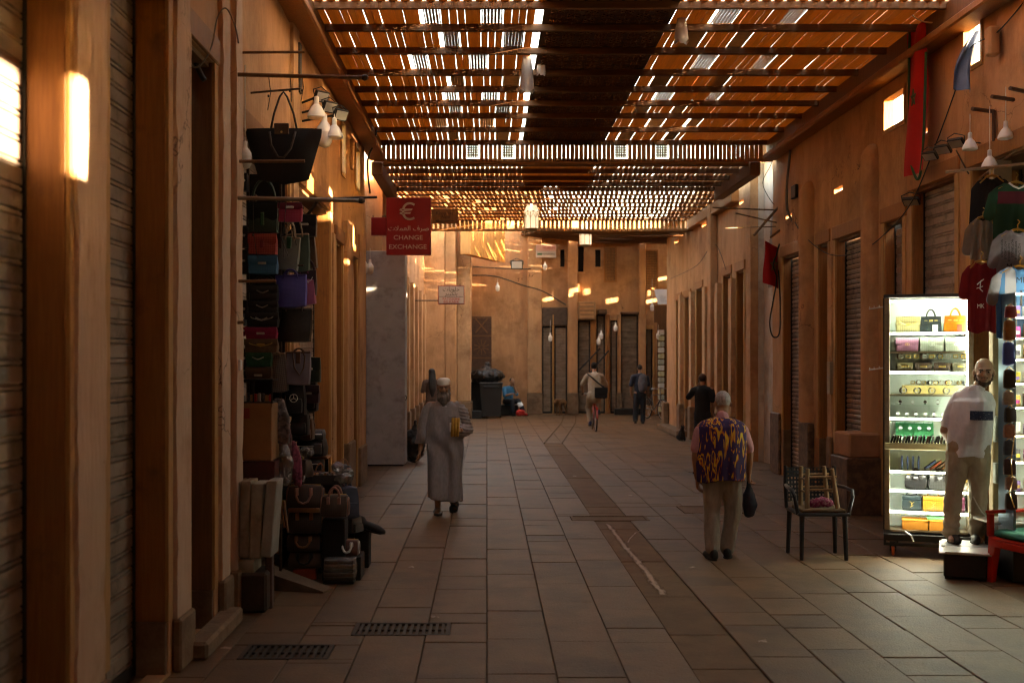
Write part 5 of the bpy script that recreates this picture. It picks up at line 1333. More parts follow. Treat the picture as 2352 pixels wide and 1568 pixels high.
def rucksack(label,x,y,z,w_,h_,d_,mt,rz=0,group=HG):
    t=thing('rucksack',label,'bag',(x,y,z),rz,group)
    bagbody(w_,h_,d_,.8,.7,.38,6,.15,x*3+z).build('bag_body',mt,t,smooth=50)
    m=bagbody(w_*.72,h_*.42,d_*.4,.95,.7,.3,4); q=m.build('front_pocket',mt,t,smooth=50); q.location=(0,-d_*.5,h_*.1)
    handle(arc(w_*.3,.06,h_-.02,0,8),.009).build('handle',mt,t,smooth=True)
    for s in (-1,1): handle([(s*w_*.25,d_*.4,h_*.92),(s*w_*.34,d_*.75,h_*.7),(s*w_*.34,d_*.6,h_*.2)],.012).build('strap',mt,t)
    m=MB(); m.tube([(-w_*.36,-d_*.36,h_*.55),(-w_*.3,-d_*.3,h_*.85),(0,-d_*.22,h_*.96),(w_*.3,-d_*.3,h_*.85),(w_*.36,-d_*.36,h_*.55)],.004,5); m.build('zip',SILV,t)
    return t
BLKL=leather('black',(.016,.014,.014)); BRNL=leather('brown',(.10,.05,.028)); MONO=checker('monogram_brown',(.050,.026,.016),(.066,.036,.020),38); 
def at(px,py,Y): return PX(px,Y),Y,PZ(py,Y)
# ------------------------------------------------------------------ left stall: rack and poles
rk=thing('display_rack','dark metal wall rack carrying the columns of hanging bags','rack')
Y1=9.75
for xx in (PX(560,Y1),PX(636,Y1)):
    m=MB(); m.bev(xx-.012,xx+.012,Y1+.16,Y1+.185,0,4.0,.003); m.build('upright',IRON,rk)
for zz in (.9,1.6,2.2,2.8,3.3,3.8):
    m=MB(); m.tube([(-2.02,Y1+.172,zz),(PX(690,Y1),Y1+.172,zz)],.008,6); m.build('rung',IRON,rk)
m=MB(); m.bev(-2.08,PX(645,Y1),Y1+.2,Y1+.215,1.2,3.6,.003); m.build('back_board',mat('rack_board',(.028,.02,.016),rough=.85),rk)
POLE=mat('pole_wood',(.24,.12,.055),(.17,.08,.035),.6,20)
def pole(label,x0,y0,x1,y1,Y,r,mt,knob=False,Yb=None):
    t=thing('hanging_pole',label,'pole',(0,0,0))
    a=at(x0,y0,Y); b_=at(x1,y1,Yb or Y); a=(min(a[0],-2.02),a[1],a[2])
    m=MB(); m.tube([a,b_],r,10); m.build('rod',mt,t,smooth=40)
    m=MB(); m.bev(a[0]-.005,a[0]+.018,a[1]-.04,a[1]+.04,a[2]-.06,a[2]+.06,.006); m.build('wall_plate',IRON,t)
    if knob: m=MB(); ell(m,b_,(.03,.024,.024)); m.build('end_knob',IRON,t)
pole('short wooden pole highest on the wall over the bag stall',548,121,700,120,9.3,.011,POLE)
pole('long wooden pole with a dark knob above the big black tote',518,171,838,179,8.9,.0165,POLE,True)
pole('dark iron rod slanting up just above the tote handles',550,216,690,204,9.6,.009,IRON)
pole('wooden rod crossing in front of the big black tote',546,371,700,370,8.95,.013,POLE)
pole('long metal pole spanning above the pink clutch',518,454,830,461,8.9,.0165,mat('pole_metal',(.30,.24,.18),rough=.4,metal=.7),True)
pole('black iron bar reaching furthest out above the stall',690,462,866,453,9.9,.011,BLACKM)
pole('short wooden peg between blue satchel and black bags',546,646,634,645,8.95,.013,POLE)
pole('stub of wooden rail beside the dark hanging purses',512,742,560,740,8.9,.013,POLE)
m=MB(); m.tube([at(650,550,10.2),at(712,487,10.2),at(730,460,10.0)],.014,8); o=m.build('iron_strut',BLACKM); tag(o,'black diagonal iron strut propping the long bar above the totes','strut')
# big black tote
bt=thing('tote_bag','very large black nylon tote with brown leather flap hanging highest','bag',at(652,408,9.35))
wB,hB=.60,.42
m=MB()
def bigt(u,v,s):
    x=(u-.5)*2; t=v; wd=(.205+.095*min(1,t*1.15))*(1+.04*t)
    z=hB*t-.02*abs(x)+(0 if t>.2 else -.055*(1-abs(x))*(1-t*5)); dep=.085*sin(pi*min(1,.12+t*.75))*(1-abs(x)**3)
    if t>.93: z+=-.02*(1-abs(x))
    return (x*wd,s*dep,z)
for s in (-1,1): m.grid(17,13,lambda u,v:bigt(u,v,s))
m.build('bag_body',mat('nylon_black',(.010,.010,.011),rough=.65,bump=.1,bscale=14),bt,smooth=60)
HND=leather('dark_handle',(.06,.045,.038),(.035,.026,.022))
handle([(-.10,-.03,.40),(-.075,-.03,.52),(-.03,-.02,.66),(.0,-.02,.70),(.03,-.02,.66),(.085,-.03,.52),(.11,-.03,.40)],.009,8).build('handle',HND,bt,smooth=True)
handle([(-.10,-.085,.36),(-.085,-.105,.25),(-.03,-.11,.15),(.02,-.11,.145),(.075,-.105,.22),(.11,-.085,.36)],.009,8).build('handle',HND,bt,smooth=True)
m=MB(); m.bev(-.06,.06,-.112,-.10,.335,.425,.012); fo=m.build('leather_flap',BRNL,bt)
m=MB(); ell(m,(0,-.116,.352),(.009,.005,.009)); m.build('stud',GOLD,fo)
# column of satchels
c1=9.75
def stack(lab,x0,x1,y0,y1,mk,Y=c1,**kw):
    X=(PX(x0,Y)+PX(x1,Y))/2; z=PZ(y1,Y); w_=(x1-x0)/FPX*Y; h_=(y1-y0)/FPX*Y
    return mk(lab,X,Y,z,w_,h_,**kw)
def fb_(mt,**k0): 
    return lambda lab,X,Y,z,w_,h_,**k: flapbag(lab,X,Y,z,w_,h_,.11,mt,**{**k0,**k})
GOY=checker('woven_dark_green',(.018,.045,.030),(.030,.065,.042),60)
stack('black green satchel with wide strap topmost in the satchel column',572,640,466,536,fb_(GOY,strap=.22,flap=.62,flm=leather('blackgreen',(.008,.014,.011)),clip='tab',fit=leather('green_tab',(.03,.15,.07))))
REDP=checker('woven_red',(.30,.018,.020),(.46,.10,.07),46); stack('red chevron print satchel above the blue satchel',572,637,537,586,fb_(REDP,clip='tab',fit=leather('red_tab',(.22,.01,.012))))
BLUP=checker('woven_blue',(.012,.11,.24),(.02,.16,.33),46); stack('bright blue printed satchel under the red one',572,639,587,630,fb_(BLUP,clip='bar'))
stack('black shoulder bag just below the short wooden peg',574,640,655,692,fb_(BLKL,clip='wing',strap=.10))
stack('black flap bag with winged clasp between two black bags',572,640,691,722,fb_(BLKL,clip='wing'),Y=c1-.02)
stack('black flap bag with long silver chain above the magenta clutch',568,641,718,752,fb_(BLKL,clip='wing',chain_=True),Y=c1-.04)
stack('magenta leather clutch in the satchel column',566,638,750,779,fb_(leather('magenta',(.38,.016,.10)),flap=.7),Y=c1-.03)
stack('khaki brown chain clutch under the magenta one',564,640,778,810,fb_(leather('khaki',(.17,.10,.05)),chain_=True,fit=GOLD),Y=c1-.03)
stack('dark green leather clutch near the bottom of the column',567,626,808,842,fb_(leather('green',(.010,.10,.050)),clip='wing'),Y=c1-.02)
stack('plain brown clutch lowest in the satchel column',567,626,842,872,fb_(BRNL,flap=.8),Y=c1-.02)
# dim purses at the wall side
for i,(y0,y1,d) in enumerate(((400,440,'black purse hanging nearest the plaster post, highest'),(520,570,'black purse with silver clip beside the red satchel'),(575,630,'black purse beside the blue satchel'),(690,735,'black purse with twin rings beside the black flap bags'),(800,850,'dark purse beside the green clutch'))):
    stack(d,546,570,y0,y1,fb_(BLKL,clip='bar'),Y=c1+.05)
stack('small crimson purse tucked beside the magenta clutch',545,567,752,772,fb_(leather('crimson',(.30,.01,.03))),Y=c1+.03)
stack('folded pale denim purse behind the column',545,566,720,748,fb_(leather('denim',(.10,.14,.20))),Y=c1+.04)
# column of totes
c2=9.95
PKP=checker('woven_raspberry',(.40,.025,.09),(.46,.05,.13),50)
t=stack('flat raspberry pink pouch with curved neckline below the long pole',639,695,466,510,lambda lab,X,Y,z,w_,h_:flapbag(lab,X,Y,z,w_,h_,.05,PKP,flap=.35,flm=leather('raspberry_dark',(.22,.012,.05)),name='pouch'),Y=9.6)
def tt(mt,hm,**k0): return lambda lab,X,Y,z,w_,h_,**k: tote(lab,X,Y,z,w_,h_,.12,mt,hm,**{**k0,**k})
GRT=checker('woven_grey_green',(.12,.15,.13),(.19,.22,.18),70); DGT=checker('woven_deep_green',(.03,.065,.045),(.05,.095,.065),70)
HP=leather('pale_handle',(.40,.30,.20))
stack('grey green printed tote with long pale handles',640,684,545,622,tt(GRT,HP,hl=.16,clasp=leather('green_tab',(.03,.15,.07)),tilt=.06),Y=c2)
stack('deep green printed tote behind the grey green one',664,712,538,625,tt(DGT,HP,hl=.17,tilt=-.05),Y=c2+.10)
stack('dark brown tote with tan strap behind the green totes',698,730,535,618,tt(BRNL,TANL,hl=.15,tilt=-.12),Y=c2+.2)
stack('royal violet blue printed tote in the tote column',638,704,632,706,tt(checker('woven_violet',(.055,.05,.26),(.08,.075,.34),60),leather('violet',(.05,.045,.24)),hl=.08,tilt=-.04),Y=c2-.05)
stack('rose pink printed tote peeping behind the violet one',688,726,626,700,tt(checker('woven_rose',(.42,.10,.19),(.48,.14,.24),60),leather('rose',(.40,.09,.17)),hl=.08,tilt=-.10),Y=c2+.12)
stack('glossy black leather tote with grey straps below the violet tote',640,714,708,786,tt(leather('black_gloss',(.020,.016,.015),None,.25),leather('grey_strap',(.16,.14,.13)),hl=.12),Y=c2)
stack('grey honeycomb print pouch hanging crooked beside the lavender tote',628,664,812,900,tt(checker('honeycomb_grey',(.11,.10,.09),(.22,.20,.17),42),HP,hl=.05,tilt=-.12),Y=c2-.08)
stack('lavender grey nylon tote with dark brown handles',661,712,808,884,lambda lab,X,Y,z,w_,h_:tote(lab,X,Y,z,w_,h_,.12,mat('nylon_lavender',(.19,.18,.23),(.15,.14,.18),.6,8),BRNL,hl=.06,hr=.006,clasp=BRNL),Y=c2-.10)
handle([(PX(672,9.78),9.80,PZ(815,9.78)),(PX(676,9.78),9.79,PZ(845,9.78)),(PX(688,9.78),9.785,PZ(862,9.78)),(PX(697,9.78),9.79,PZ(845,9.78)),(PX(700,9.78),9.80,PZ(815,9.78))],.007).build('loose_handle',BRNL)
o=bpy.data.objects['loose_handle']; o.name='bag_strap'; tag(o,'dark brown looped strap hanging over the lavender tote','strap')
def rs(mt): return lambda lab,X,Y,z,w_,h_: rucksack(lab,X,Y,z,w_,h_,.16,mt)
RB=mat('nylon_black2',(.012,.011,.012),rough=.5)
r_=stack('black rucksack with white round emblem below the lavender tote',655,705,876,955,rs(RB),Y=c2)
m=MB(); torus(m,(0,-.125,.16),.034,.003,'Y',20,4)
for k in range(3): a=k*2*pi/3+pi/2; m.tube([(0,-.127,.16),(.034*cos(a),-.125,.16+.034*sin(a))],.0025,4)
m.build('emblem',WHITE_PL,r_)
stack('black rucksack hanging behind the one with the emblem',690,732,868,945,rs(RB),Y=c2+.22)
stack('black cap shaped bag at the bottom of the tote column',668,712,940,1000,rs(leather('black_soft',(.02,.016,.015))),Y=c2+.1)
stack('tan suede pouch dangling under the rucksacks',690,722,960,1010,rs(leather('suede',(.15,.075,.045))),Y=c2+.25)
for i in range(16):
    x0=R.uniform(548,690); y0=R.uniform(470,900); hh=R.uniform(35,60)
    stack('dim dark bag wedged in shadow behind the hanging columns',x0,x0+R.uniform(32,52),y0,y0+hh,fb_([BLKL,BRNL,BLKL,leather('dim_plum',(.05,.02,.03)),leather('dim_green',(.015,.03,.02))][i%5],chain_=i%3==0,strap=.12 if i%2 else 0),Y=10.08+.06*R.random(),group='dim bags behind the hanging columns')
for i in range(9):
    X=R.uniform(575,725); y0=R.choice((172,372,458,460,462)); m=MB(); p0=Vector(at(X,y0,9.3+.5*R.random())); L=R.uniform(.15,.5)
    m.tube([p0,p0+V(R.gauss(0,.015),0,-L*.5),p0+V(R.gauss(0,.03),0,-L)],.003,4); ell(m,p0+V(0,0,-L*.6),(.008,.008,.012)); o=m.build('hanging_string',CORDB); tag(o,'thin knotted string dangling from the poles of the bag stall','string','strings dangling at the bag stall')
# boxes and foam boards by the plaster post
CARD=mat('cardboard',(.30,.145,.06),(.25,.115,.048),.85,6,bump=.1); 
def carton(label,x0,x1,y0,y1,Y,d,mt,tape=None,lid=None):
    t=thing('cardboard_box',label,'box',(0,0,0)); X0,X1,z0,z1=PX(x0,Y),PX(x1,Y),PZ(y1,Y),PZ(y0,Y)
    m=MB(); m.bev(X0,X1,Y,Y+d,z0,z1,.006); m.build('carton',mt,t)
    m=MB(); xm=(X0+X1)/2; m.box(X0-.004,X1+.004,Y-.004,Y+.012,z1-.03,z1+.004); m.build('lid_edge',lid or mt,t)
    if tape: m=MB(); m.box(xm-.09,xm-.03,Y-.0065,Y-.0045,z1-.12,z1-.035); m.build('tape',tape,t)
    return t
carton('brown cardboard box standing on a dark red box beside the post',541,624,927,1058,9.25,.34,CARD,mat('tape_red',(.25,.03,.02),rough=.3))
carton('dark red glossy box under the cardboard box',539,630,1060,1108,9.25,.34,leather('oxblood',(.075,.012,.012),None,.3))
# shelf of little bottles on the top of the box
sh_t=thing('glass_case','small dark glass case of trinkets on top of the cardboard box','display case')
m=MB(); X0,X1=PX(541,9.35),PX(626,9.35)
for xx in (X0,X0+.14,X1-.012): m.box(xx,xx+.012,9.35,9.362,PZ(926,9.35),PZ(872,9.35))
m.box(X0,X1,9.35,9.6,PZ(926,9.35),PZ(922,9.35)); m.box(X0,X1,9.35,9.6,PZ(874,9.35),PZ(870,9.35)); m.build('frame',BLACKM,sh_t)
for i in range(9):
    c=[(.4,.03,.02),(.3,.28,.25),(.05,.05,.06),(.35,.2,.1)][i%4]; m=MB(); x=X0+.02+i*.031; z=PZ(922,9.35); m.bev(x,x+.022,9.38,9.42,z,z+.05+.02*R.random(),.003); m.build('trinket',mat('trinket%d'%(i%4),c,rough=.4),sh_t)
FOAM=mat('foam_board',(.36,.29,.21),(.24,.18,.12),.9,5,bump=.4,bscale=12,dirt=(.12,.08,.05),dscale=3)
fbk=thing('foam_slab','old yellowed foam slabs propped on a stone block beside the bag stall','slab',(0,0,0))
Yf=8.95
for i,(x0,x1,y0,y1,dy,ti) in enumerate(((517,549,1108,1280,0,.015),(549,573,1105,1280,-.012,.02),(573,600,1110,1282,-.02,.03),(601,625,1102,1276,-.05,.075),(514,584,1284,1318,-.02,0))):
    X0,X1=PX(x0,Yf),PX(x1,Yf); z0,z1=PZ(y1,Yf),PZ(y0,Yf); m=MB(); m.bev(0,X1-X0,0,.30,0,z1-z0,.01,None,2)
    m.v=[(a+.006*nz(a*30,b_*30,c*12),b_+.006*nz(a*30+4,b_*30,c*12),c+.012*nz(a*40,b_*20+3,c*9)) for a,b_,c in m.v]
    o=m.build('foam_sheet',FOAM if i!=3 else mat('foam_grey',(.34,.32,.28),(.27,.25,.21),.9,5,bump=.3),fbk); o.location=(X0,Yf+dy,z0); o.rotation_euler=(0,ti,0)
m=MB(); m.bev(PX(506,8.9),PX(612,8.9),8.9,9.25,0,PZ(1316,8.9),.02); o=m.build('stone_block',mat('block_dark',(.055,.033,.022),(.035,.021,.014),.85,8,bump=.3)); tag(o,'dark stone block at the foot of the foam slabs','block')
m=MB(); m.bev(PX(498,8.55),PX(548,8.55),8.5,8.62,0,.07,.012); o=m.build('brick',PLINTH); tag(o,'loose dusty brick lying before the dark stone block','brick')
m=MB(); m.bev(PX(612,9.1),PX(628,9.1),9.05,9.12,0,PZ(1110,9.1),.006); o=m.build('plank',leather('plank_mauve',(.12,.07,.06))); tag(o,'upright mauve painted plank beside the foam slabs','plank')
# stone ramps
RAMP=mat('ramp_stone',(.17,.11,.07),(.12,.078,.05),.85,6,bump=.3)
for i,(xa,ya,xb,yb,lab) in enumerate(((622,1290,765,1330,'worn stone wedge ramp reaching under the holdalls'),(620,1322,742,1362,'lower stone wedge ramp in front of the other'))):
    Ya,Yb=YF(yb)+.25,YF(yb); Xa,Xb=PX(xa,Ya),PX(xb,Yb); m=MB()
    m.v+=[(Xa,Ya-.12,0),(Xb,Yb,0),(Xb+.06,Yb+.16,0),(Xa,Ya+.15,0),(Xa,Ya-.12,.15),(Xb,Yb,.015),(Xb+.06,Yb+.16,.015),(Xa,Ya+.15,.17)]
    m.f+=[(3,2,1,0),(4,5,6,7),(0,1,5,4),(1,2,6,5),(2,3,7,6),(3,0,4,7)]
    tag(m.build('stone_ramp',RAMP),lab,'ramp')
# hanging tangle of scarves, plastic wrapped goods
SC=[((.16,.14,.14),'grey flowered scarf knotted at the edge of the stall'),((.20,.09,.10),'dusty rose scarf hanging under the grey one'),((.05,.045,.05),'black sequinned scarf hanging over the rack'),((.28,.05,.09),'crimson dotted cloth hanging behind the plastic bundle')]
for i,(c,lab) in enumerate(SC):
    x0,y0=((640,935),(652,980),(632,1000),(664,1030))[i]; X,Y,Z=at(x0,y0,9.55+.1*i); m=MB()
    for k in range(5):
        dx=R.uniform(-.07,.07); chain(m,[V(dx*.5,0,.05),V(dx,R.uniform(-.04,.04),-.10),V(dx*1.3,R.uniform(-.03,.03),-.26-.08*R.random())],[.03,.04,.018],8)
    o=skinmesh(m,'scarf',mat('scarf%d'%i,c,tuple(v*.35 for v in c),.8,26,contrast=(.45,.55)),None,.012,1,lambda co,n:.012*nz(co.x*25,co.y*25,co.z*9)); o.location=(X,Y,Z); tag(o,lab,'scarf')
PLW=mat('clear_wrap',(.5,.48,.46),rough=.15,trans=.75,spec=.8); 
m=MB(); chain(m,[V(0,0,.0),V(.01,0,-.12),V(0,0,-.26)],[.04,.065,.05]); o=skinmesh(m,'plastic_bundle',PLW,None,.010,1,lambda co,n:.014*nz(co.x*30,co.y*30,co.z*30)); o.location=at(655,1030,9.5); tag(o,'clear plastic bundle hanging by the crimson cloth','bundle')
# folded rucksacks on a stool shelf
def folded(label,x0,x1,y0,y1,Y,mt):
    X=(PX(x0,Y)+PX(x1,Y))/2; o=thing('folded_bag',label,'bag',(X,Y,PZ(y1,Y)),R.uniform(-.1,.1),'bags stacked low on the stall'); w_=(x1-x0)/FPX*Y;h_=(y1-y0)/FPX*Y
    bagbody(w_,h_,.3,.9,.85,.35,6,.1,x0).build('bag_body',mt,o,smooth=50); m=MB(); m.tube([(-w_*.4,-.14,h_*.6),(0,-.17,h_*.62),(w_*.4,-.14,h_*.6)],.005,5); m.build('zip',SILV,o); return o
RB2=mat('nylon_slate',(.045,.045,.05),(.03,.03,.034),.6,10)
folded('folded slate jacket bag topmost on the low shelf',690,748,986,1008,11.0,RB2); o=folded('black padded bag with grey patch under the slate one',682,752,1006,1046,11.0,RB)
m=MB(); m.bev(.05,.12,-.165,-.155,.03,.13,.004); m.build('patch',mat('patch_grey',(.22,.24,.25),rough=.6),o)
folded('flat black bag beneath the plank shelf',684,745,1052,1078,11.0,RB)
m=MB(); m.bev(PX(680,11),PX(755,11),10.9,11.2,PZ(1052,11),PZ(1047,11),.004); o=m.build('shelf_plank',TANL); tag(o,'thin wooden shelf plank between the padded black bags','shelf')
m=MB(); 
for xx in (683,750): m.box(PX(xx,11.1)-.015,PX(xx,11.1)+.015,11.1,11.13,0,PZ(1053,11))
m.build('shelf_leg',BLACKM,o)
# tray of wallets
ty=10.55
tr_=thing('wallet_tray','shallow tray of plastic wrapped wallets above the brown holdalls','tray',(PX(722,ty),ty,PZ(1112,ty)))
wt=(795-662)/FPX*ty
m=MB(); m.box(-wt/2,wt/2,0,.3,0,.02); m.box(-wt/2,wt/2,0,.015,.02,.085); m.box(-wt/2,wt/2,.285,.3,.02,.085); m.box(-wt/2,-wt/2+.015,.015,.285,.02,.085); m.box(wt/2-.015,wt/2,.015,.285,.02,.085); m.build('tray_box',mat('tray_dark',(.04,.035,.03),rough=.6),tr_)
for i in range(24):
    m=MB(); x=-wt/2+.03+(wt-.07)*(i%12)/11; y=.05+.12*(i//12); m.bev(-.018,.018,-.05,.05,0,.075,.004,TR(x,y+.03,.02,R.uniform(-.2,.2),R.uniform(-.5,.2)))
    m.build('wallet',[BRNL,TANL,BLKL,leather('copper',(.30,.13,.05),None,.25),BLKL][i%5],tr_)
m=MB(); m.bev(-wt/2+.02,wt/2-.03,.03,.27,-.02-PZ(1112,ty)+.02,-.002,.01); m.build('tray_stand',mat('stand_dark',(.015,.012,.010),rough=.8),tr_)
chm=MB(); chain(chm,[V(0,0,0),V(.05,0,.02)],[.06,.05]); o=skinmesh(chm,'wrapped_bundle',PLW,None,.010,1,lambda co,n:.016*nz(co.x*30,co.y*30,co.z*30)); o.location=at(790,1092,ty); tag(o,'crinkled clear wrapped bundle at the end of the wallet tray','bundle')
SG='brown holdalls stacked on the floor of the stall'
Yh=10.35
def dst(lab,x0,x1,y0,y1,Y,mt,tr,hd,**k):
    X=(PX(x0,Y)+PX(x1,Y))/2; return duffel(lab,X,Y,PZ(y1,Y),(x1-x0)/FPX*Y,(y1-y0)/FPX*Y,.24,mt,tr,0,SG,hd)
PKH=leather('pink_handle',(.42,.20,.15))
d=dst('brown monogram holdall with wrapped pink handles and yellow tag',660,745,1113,1168,Yh,MONO,PKH,'down')
m=MB(); m.bev(-.20,-.155,-.16,-.155,.02,.10,.003); m.build('price_tag',mat('tag_yellow',(.42,.30,.05),rough=.7),d)
m=MB(); m.bev(PX(668,Yh),PX(740,Yh),Yh-.15,Yh-.12,PZ(1172,Yh),PZ(1162,Yh),.005); o=m.build('leather_strip',TANL,d); o.location=(-d.location.x,-d.location.y,-d.location.z)
dst('brown monogram holdall with tan tabs in the middle of the stack',662,745,1170,1222,Yh,MONO,TANL,'up')
dst('flat dark brown holdall with orange piping near the floor',660,742,1224,1262,Yh,MONO,TANL,'down')
dst('dark holdall lowest in the stack above the red box',664,744,1262,1300,Yh,BRNL,BLKL,'down')
m=MB(); m.bev(PX(678,Yh),PX(730,Yh),Yh-.12,Yh+.1,.0,PZ(1301,Yh),.006); o=m.build('red_box',mat('box_rust',(.30,.05,.02),(.24,.04,.015),.6,8)); tag(o,'rust red box supporting the lowest dark holdall','box')
m=MB(); m.bev(PX(738,10.5),PX(745,10.5),10.3,10.6,0,PZ(1180,10.5),.004); m.bev(PX(652,10.5),PX(658,10.5),10.3,10.6,0,PZ(1115,10.5),.004)
o=m.build('upright_boards',BLACKM); tag(o,'black upright board pair holding the stacked holdalls','board')
dst('small brown monogram bag with upright wrapped handles on the corner',738,802,1135,1185,10.15,MONO,PKH,'up')
m=MB(); m.bev(PX(745,10.3),PX(797,10.3),10.15,10.4,0,PZ(1187,10.3),.01); o=m.build('stall_plinth',mat('stand_dark',(.015,.012,.010))); tag(o,'black box plinth under the small monogram bag','box')
rucksack('blue denim rucksack leaning behind the small monogram bag',PX(800,10.7),10.7,PZ(1190,10.7),.2,.30,.16,mat('denim_blue',(.06,.075,.11),(.04,.05,.08),.8,12),.4,SG)
rucksack('grey nylon pouch rucksack hanging below the blue one',PX(812,10.75),10.75,PZ(1222,10.75),.16,.17,.12,mat('nylon_olive',(.13,.12,.10),(.09,.085,.07),.7,12),.9,SG)
m=MB(); m.bev(PX(785,10.9),PX(815,10.9),10.85,11.0,0,PZ(1192,10.9),.01); o=m.build('stall_plinth',MC['stand_dark']); tag(o,'black box plinth under the blue rucksack','box')
dst('small chestnut vanity holdall on the low ledge',776,826,1238,1272,10.3,leather('chestnut',(.12,.04,.025),None,.35),SILV,'down')
m=MB(); m.bev(PX(770,10.3),PX(832,10.3),10.2,10.5,0,PZ(1273,10.3),.008); o=m.build('stall_plinth',MC['stand_dark']); tag(o,'low black ledge under the chestnut vanity holdall','box')
pk=thing('wrapped_pack','stack of wallets in shiny clear plastic wrap on the floor','pack',(PX(782,10.12),10.12,.03))
for i in range(5): m=bagbody(.26,.036,.2,1,1,.2,3); o=m.build('wallet_layer',BRNL if i%2 else BLKL,pk); o.location=(0,0,.036*i)
m=bagbody(.29,.195,.23,.97,.95,.2,6,.05,3); m.v=[(a+.006*nz(a*50,b_*50,c*50),b_+.006*nz(a*50+3,b_*50,c*50),c+.005*nz(a*60,b_*60,c*60)) for a,b_,c in m.v]; m.build('wrap',PLW,pk,smooth=True)
m=MB(); m.bev(PX(745,10.12),PX(815,10.12),10.03,10.25,0,.03,.005); o=m.build('pallet_board',BLACKM); tag(o,'thin black board under the wrapped stack of wallets','board')
sho=thing('shoe','single black lace shoe sticking out beside the grey pouch','shoe',(PX(838,10.9),10.85,.36),radians(75))
o=shoe(sho,(0,0,0),0,MC['shoe_black'],.27,.25,'upper')
m=MB(); m.bev(PX(818,10.9),PX(850,10.9),10.8,11.0,0,.35,.01); o=m.build('stall_plinth',MC['stand_dark']); tag(o,'black stand holding the single lace shoe','box')
for i in range(3):
    m=MB(); m.tube([(PX(636+8*i,9.6),9.6,PZ(1150,9.6)),(PX(648+8*i,9.6),9.55,PZ(1200+10*i,9.6))],.009,6); o=m.build('leather_belt',TANL); tag(o,'tan leather belt end dangling beside the holdalls','belt','belt ends dangling at the stall')

# more soft stock squeezed into the gaps of the floor pile
SOFT=[BLKL,MONO,BRNL,RB2,leather('wine',(.07,.015,.02)),leather('taupe',(.14,.10,.075))]
for i in range(26):
    px=R.uniform(632,790); py=R.uniform(1000,1290); Yq=R.uniform(10.5,11.2)
    if px>745 and py<1070: py+=120
    w_=R.uniform(.16,.30); h_=R.uniform(.10,.22); t=thing('soft_bag','limp '+['black','dark monogram','brown','slate','wine red','taupe'][i%6]+' bag squeezed into the heap on the stall floor','bag',(PX(px,Yq),Yq,max(.02,PZ(py,Yq))),R.uniform(-.6,.6),'limp bags squeezed into the heap'); t.rotation_euler=(R.uniform(-.3,.3),R.uniform(-.4,.4),R.uniform(-.6,.6))
    bagbody(w_,h_,.16,R.uniform(.7,1),.6,.4,6,.2,i*1.7).build('bag_body',SOFT[i%6],t,smooth=50)
    handle(arc(w_*.45,R.uniform(.05,.12),h_*.92,-.03,8),.007).build('handle',[TANL,PKH,BLKL,GOLD][i%4],t,smooth=True)
    if i%3==0: m=MB(); m.tube([(-w_*.35,-.085,h_*.7),(0,-.10,h_*.72),(w_*.35,-.085,h_*.7)],.004,5); m.build('zip',GOLD,t)
for i in range(7):
    px,py=R.uniform(640,800),R.uniform(1010,1120); m=MB(); ell(m,(0,0,0),(R.uniform(.05,.09),.06,.05)); o=skinmesh(m,'plastic_wrap',PLW,None,.010,1,lambda co,n:.022*nz(co.x*26+i,co.y*26,co.z*26)); o.location=at(px,py,10.4); tag(o,'crumpled clear plastic wrapping among the stall goods','plastic wrap','plastic wrapping among the stall goods')
# ================================================================== RIGHT SIDE: lit cabinet and its goods
def glassmat(n='pane_glass',f=.06):
    if n in MC: return MC[n]
    m=bpy.data.materials.new(n); m.use_nodes=True; N=m.node_tree.nodes; l=m.node_tree.links; N.clear()
    o=N.new('ShaderNodeOutputMaterial'); mx=N.new('ShaderNodeMixShader'); t=N.new('ShaderNodeBsdfTransparent'); g_=N.new('ShaderNodeBsdfGlossy')
    t.inputs[0].default_value=(.96,1,.98,1); g_.inputs['Roughness'].default_value=.03; mx.inputs[0].default_value=f
    l.new(t.outputs[0],mx.inputs[1]); l.new(g_.outputs[0],mx.inputs[2]); l.new(mx.outputs[0],o.inputs[0]); MC[n]=m; return m
GLASS=glassmat()
LED=mat('led_strip',(.9,.9,.9),emit=(.70,.93,1.0),estr=3.6)
CABF=mat('cabinet_frame',(.34,.27,.18),(.26,.20,.13),.4,20,metal=.5); CABI=mat('cabinet_lining',(.62,.70,.66),rough=.5); CABS=mat('cabinet_side_dark',(.03,.026,.024),rough=.5)
YC=11.36; CX0,CX1=PX(2042,YC),PX(2224,YC); CD=.32
ZC={k:PZ(k,YC) for k in (683,691,763,807,826,853,906,932,960,1018,1033,1083,1127,1176,1220,1228,1255,1282)}
_before=set(bpy.data.objects)
cab=thing('display_cabinet','tall glass display cabinet on castors lit by white strips and filled with handbags','display cabinet',(0,0,0))
m=MB()
m.bev(CX0-.02,CX0+.03,YC,YC+CD,ZC[1220],ZC[683],.004); m.build('side_post',CABF,cab)
m=MB(); m.bev(CX1-.03,CX1+.02,YC,YC+CD,ZC[1220],ZC[683],.004); m.build('side_post',CABF,cab)
m=MB(); m.bev(CX0-.03,CX1+.03,YC-.01,YC+CD,ZC[683],ZC[683]+.035,.004); m.build('top_board',CABS,cab)
m=MB(); m.box(CX0+.03,CX1-.03,YC+CD-.02,YC+CD-.005,ZC[1220],ZC[683]); m.build('back_panel',CABI,cab)
m=MB(); m.box(CX0-.034,CX0-.021,YC+.01,YC+CD,ZC[1220],ZC[683]); m.build('side_panel',CABS,cab)
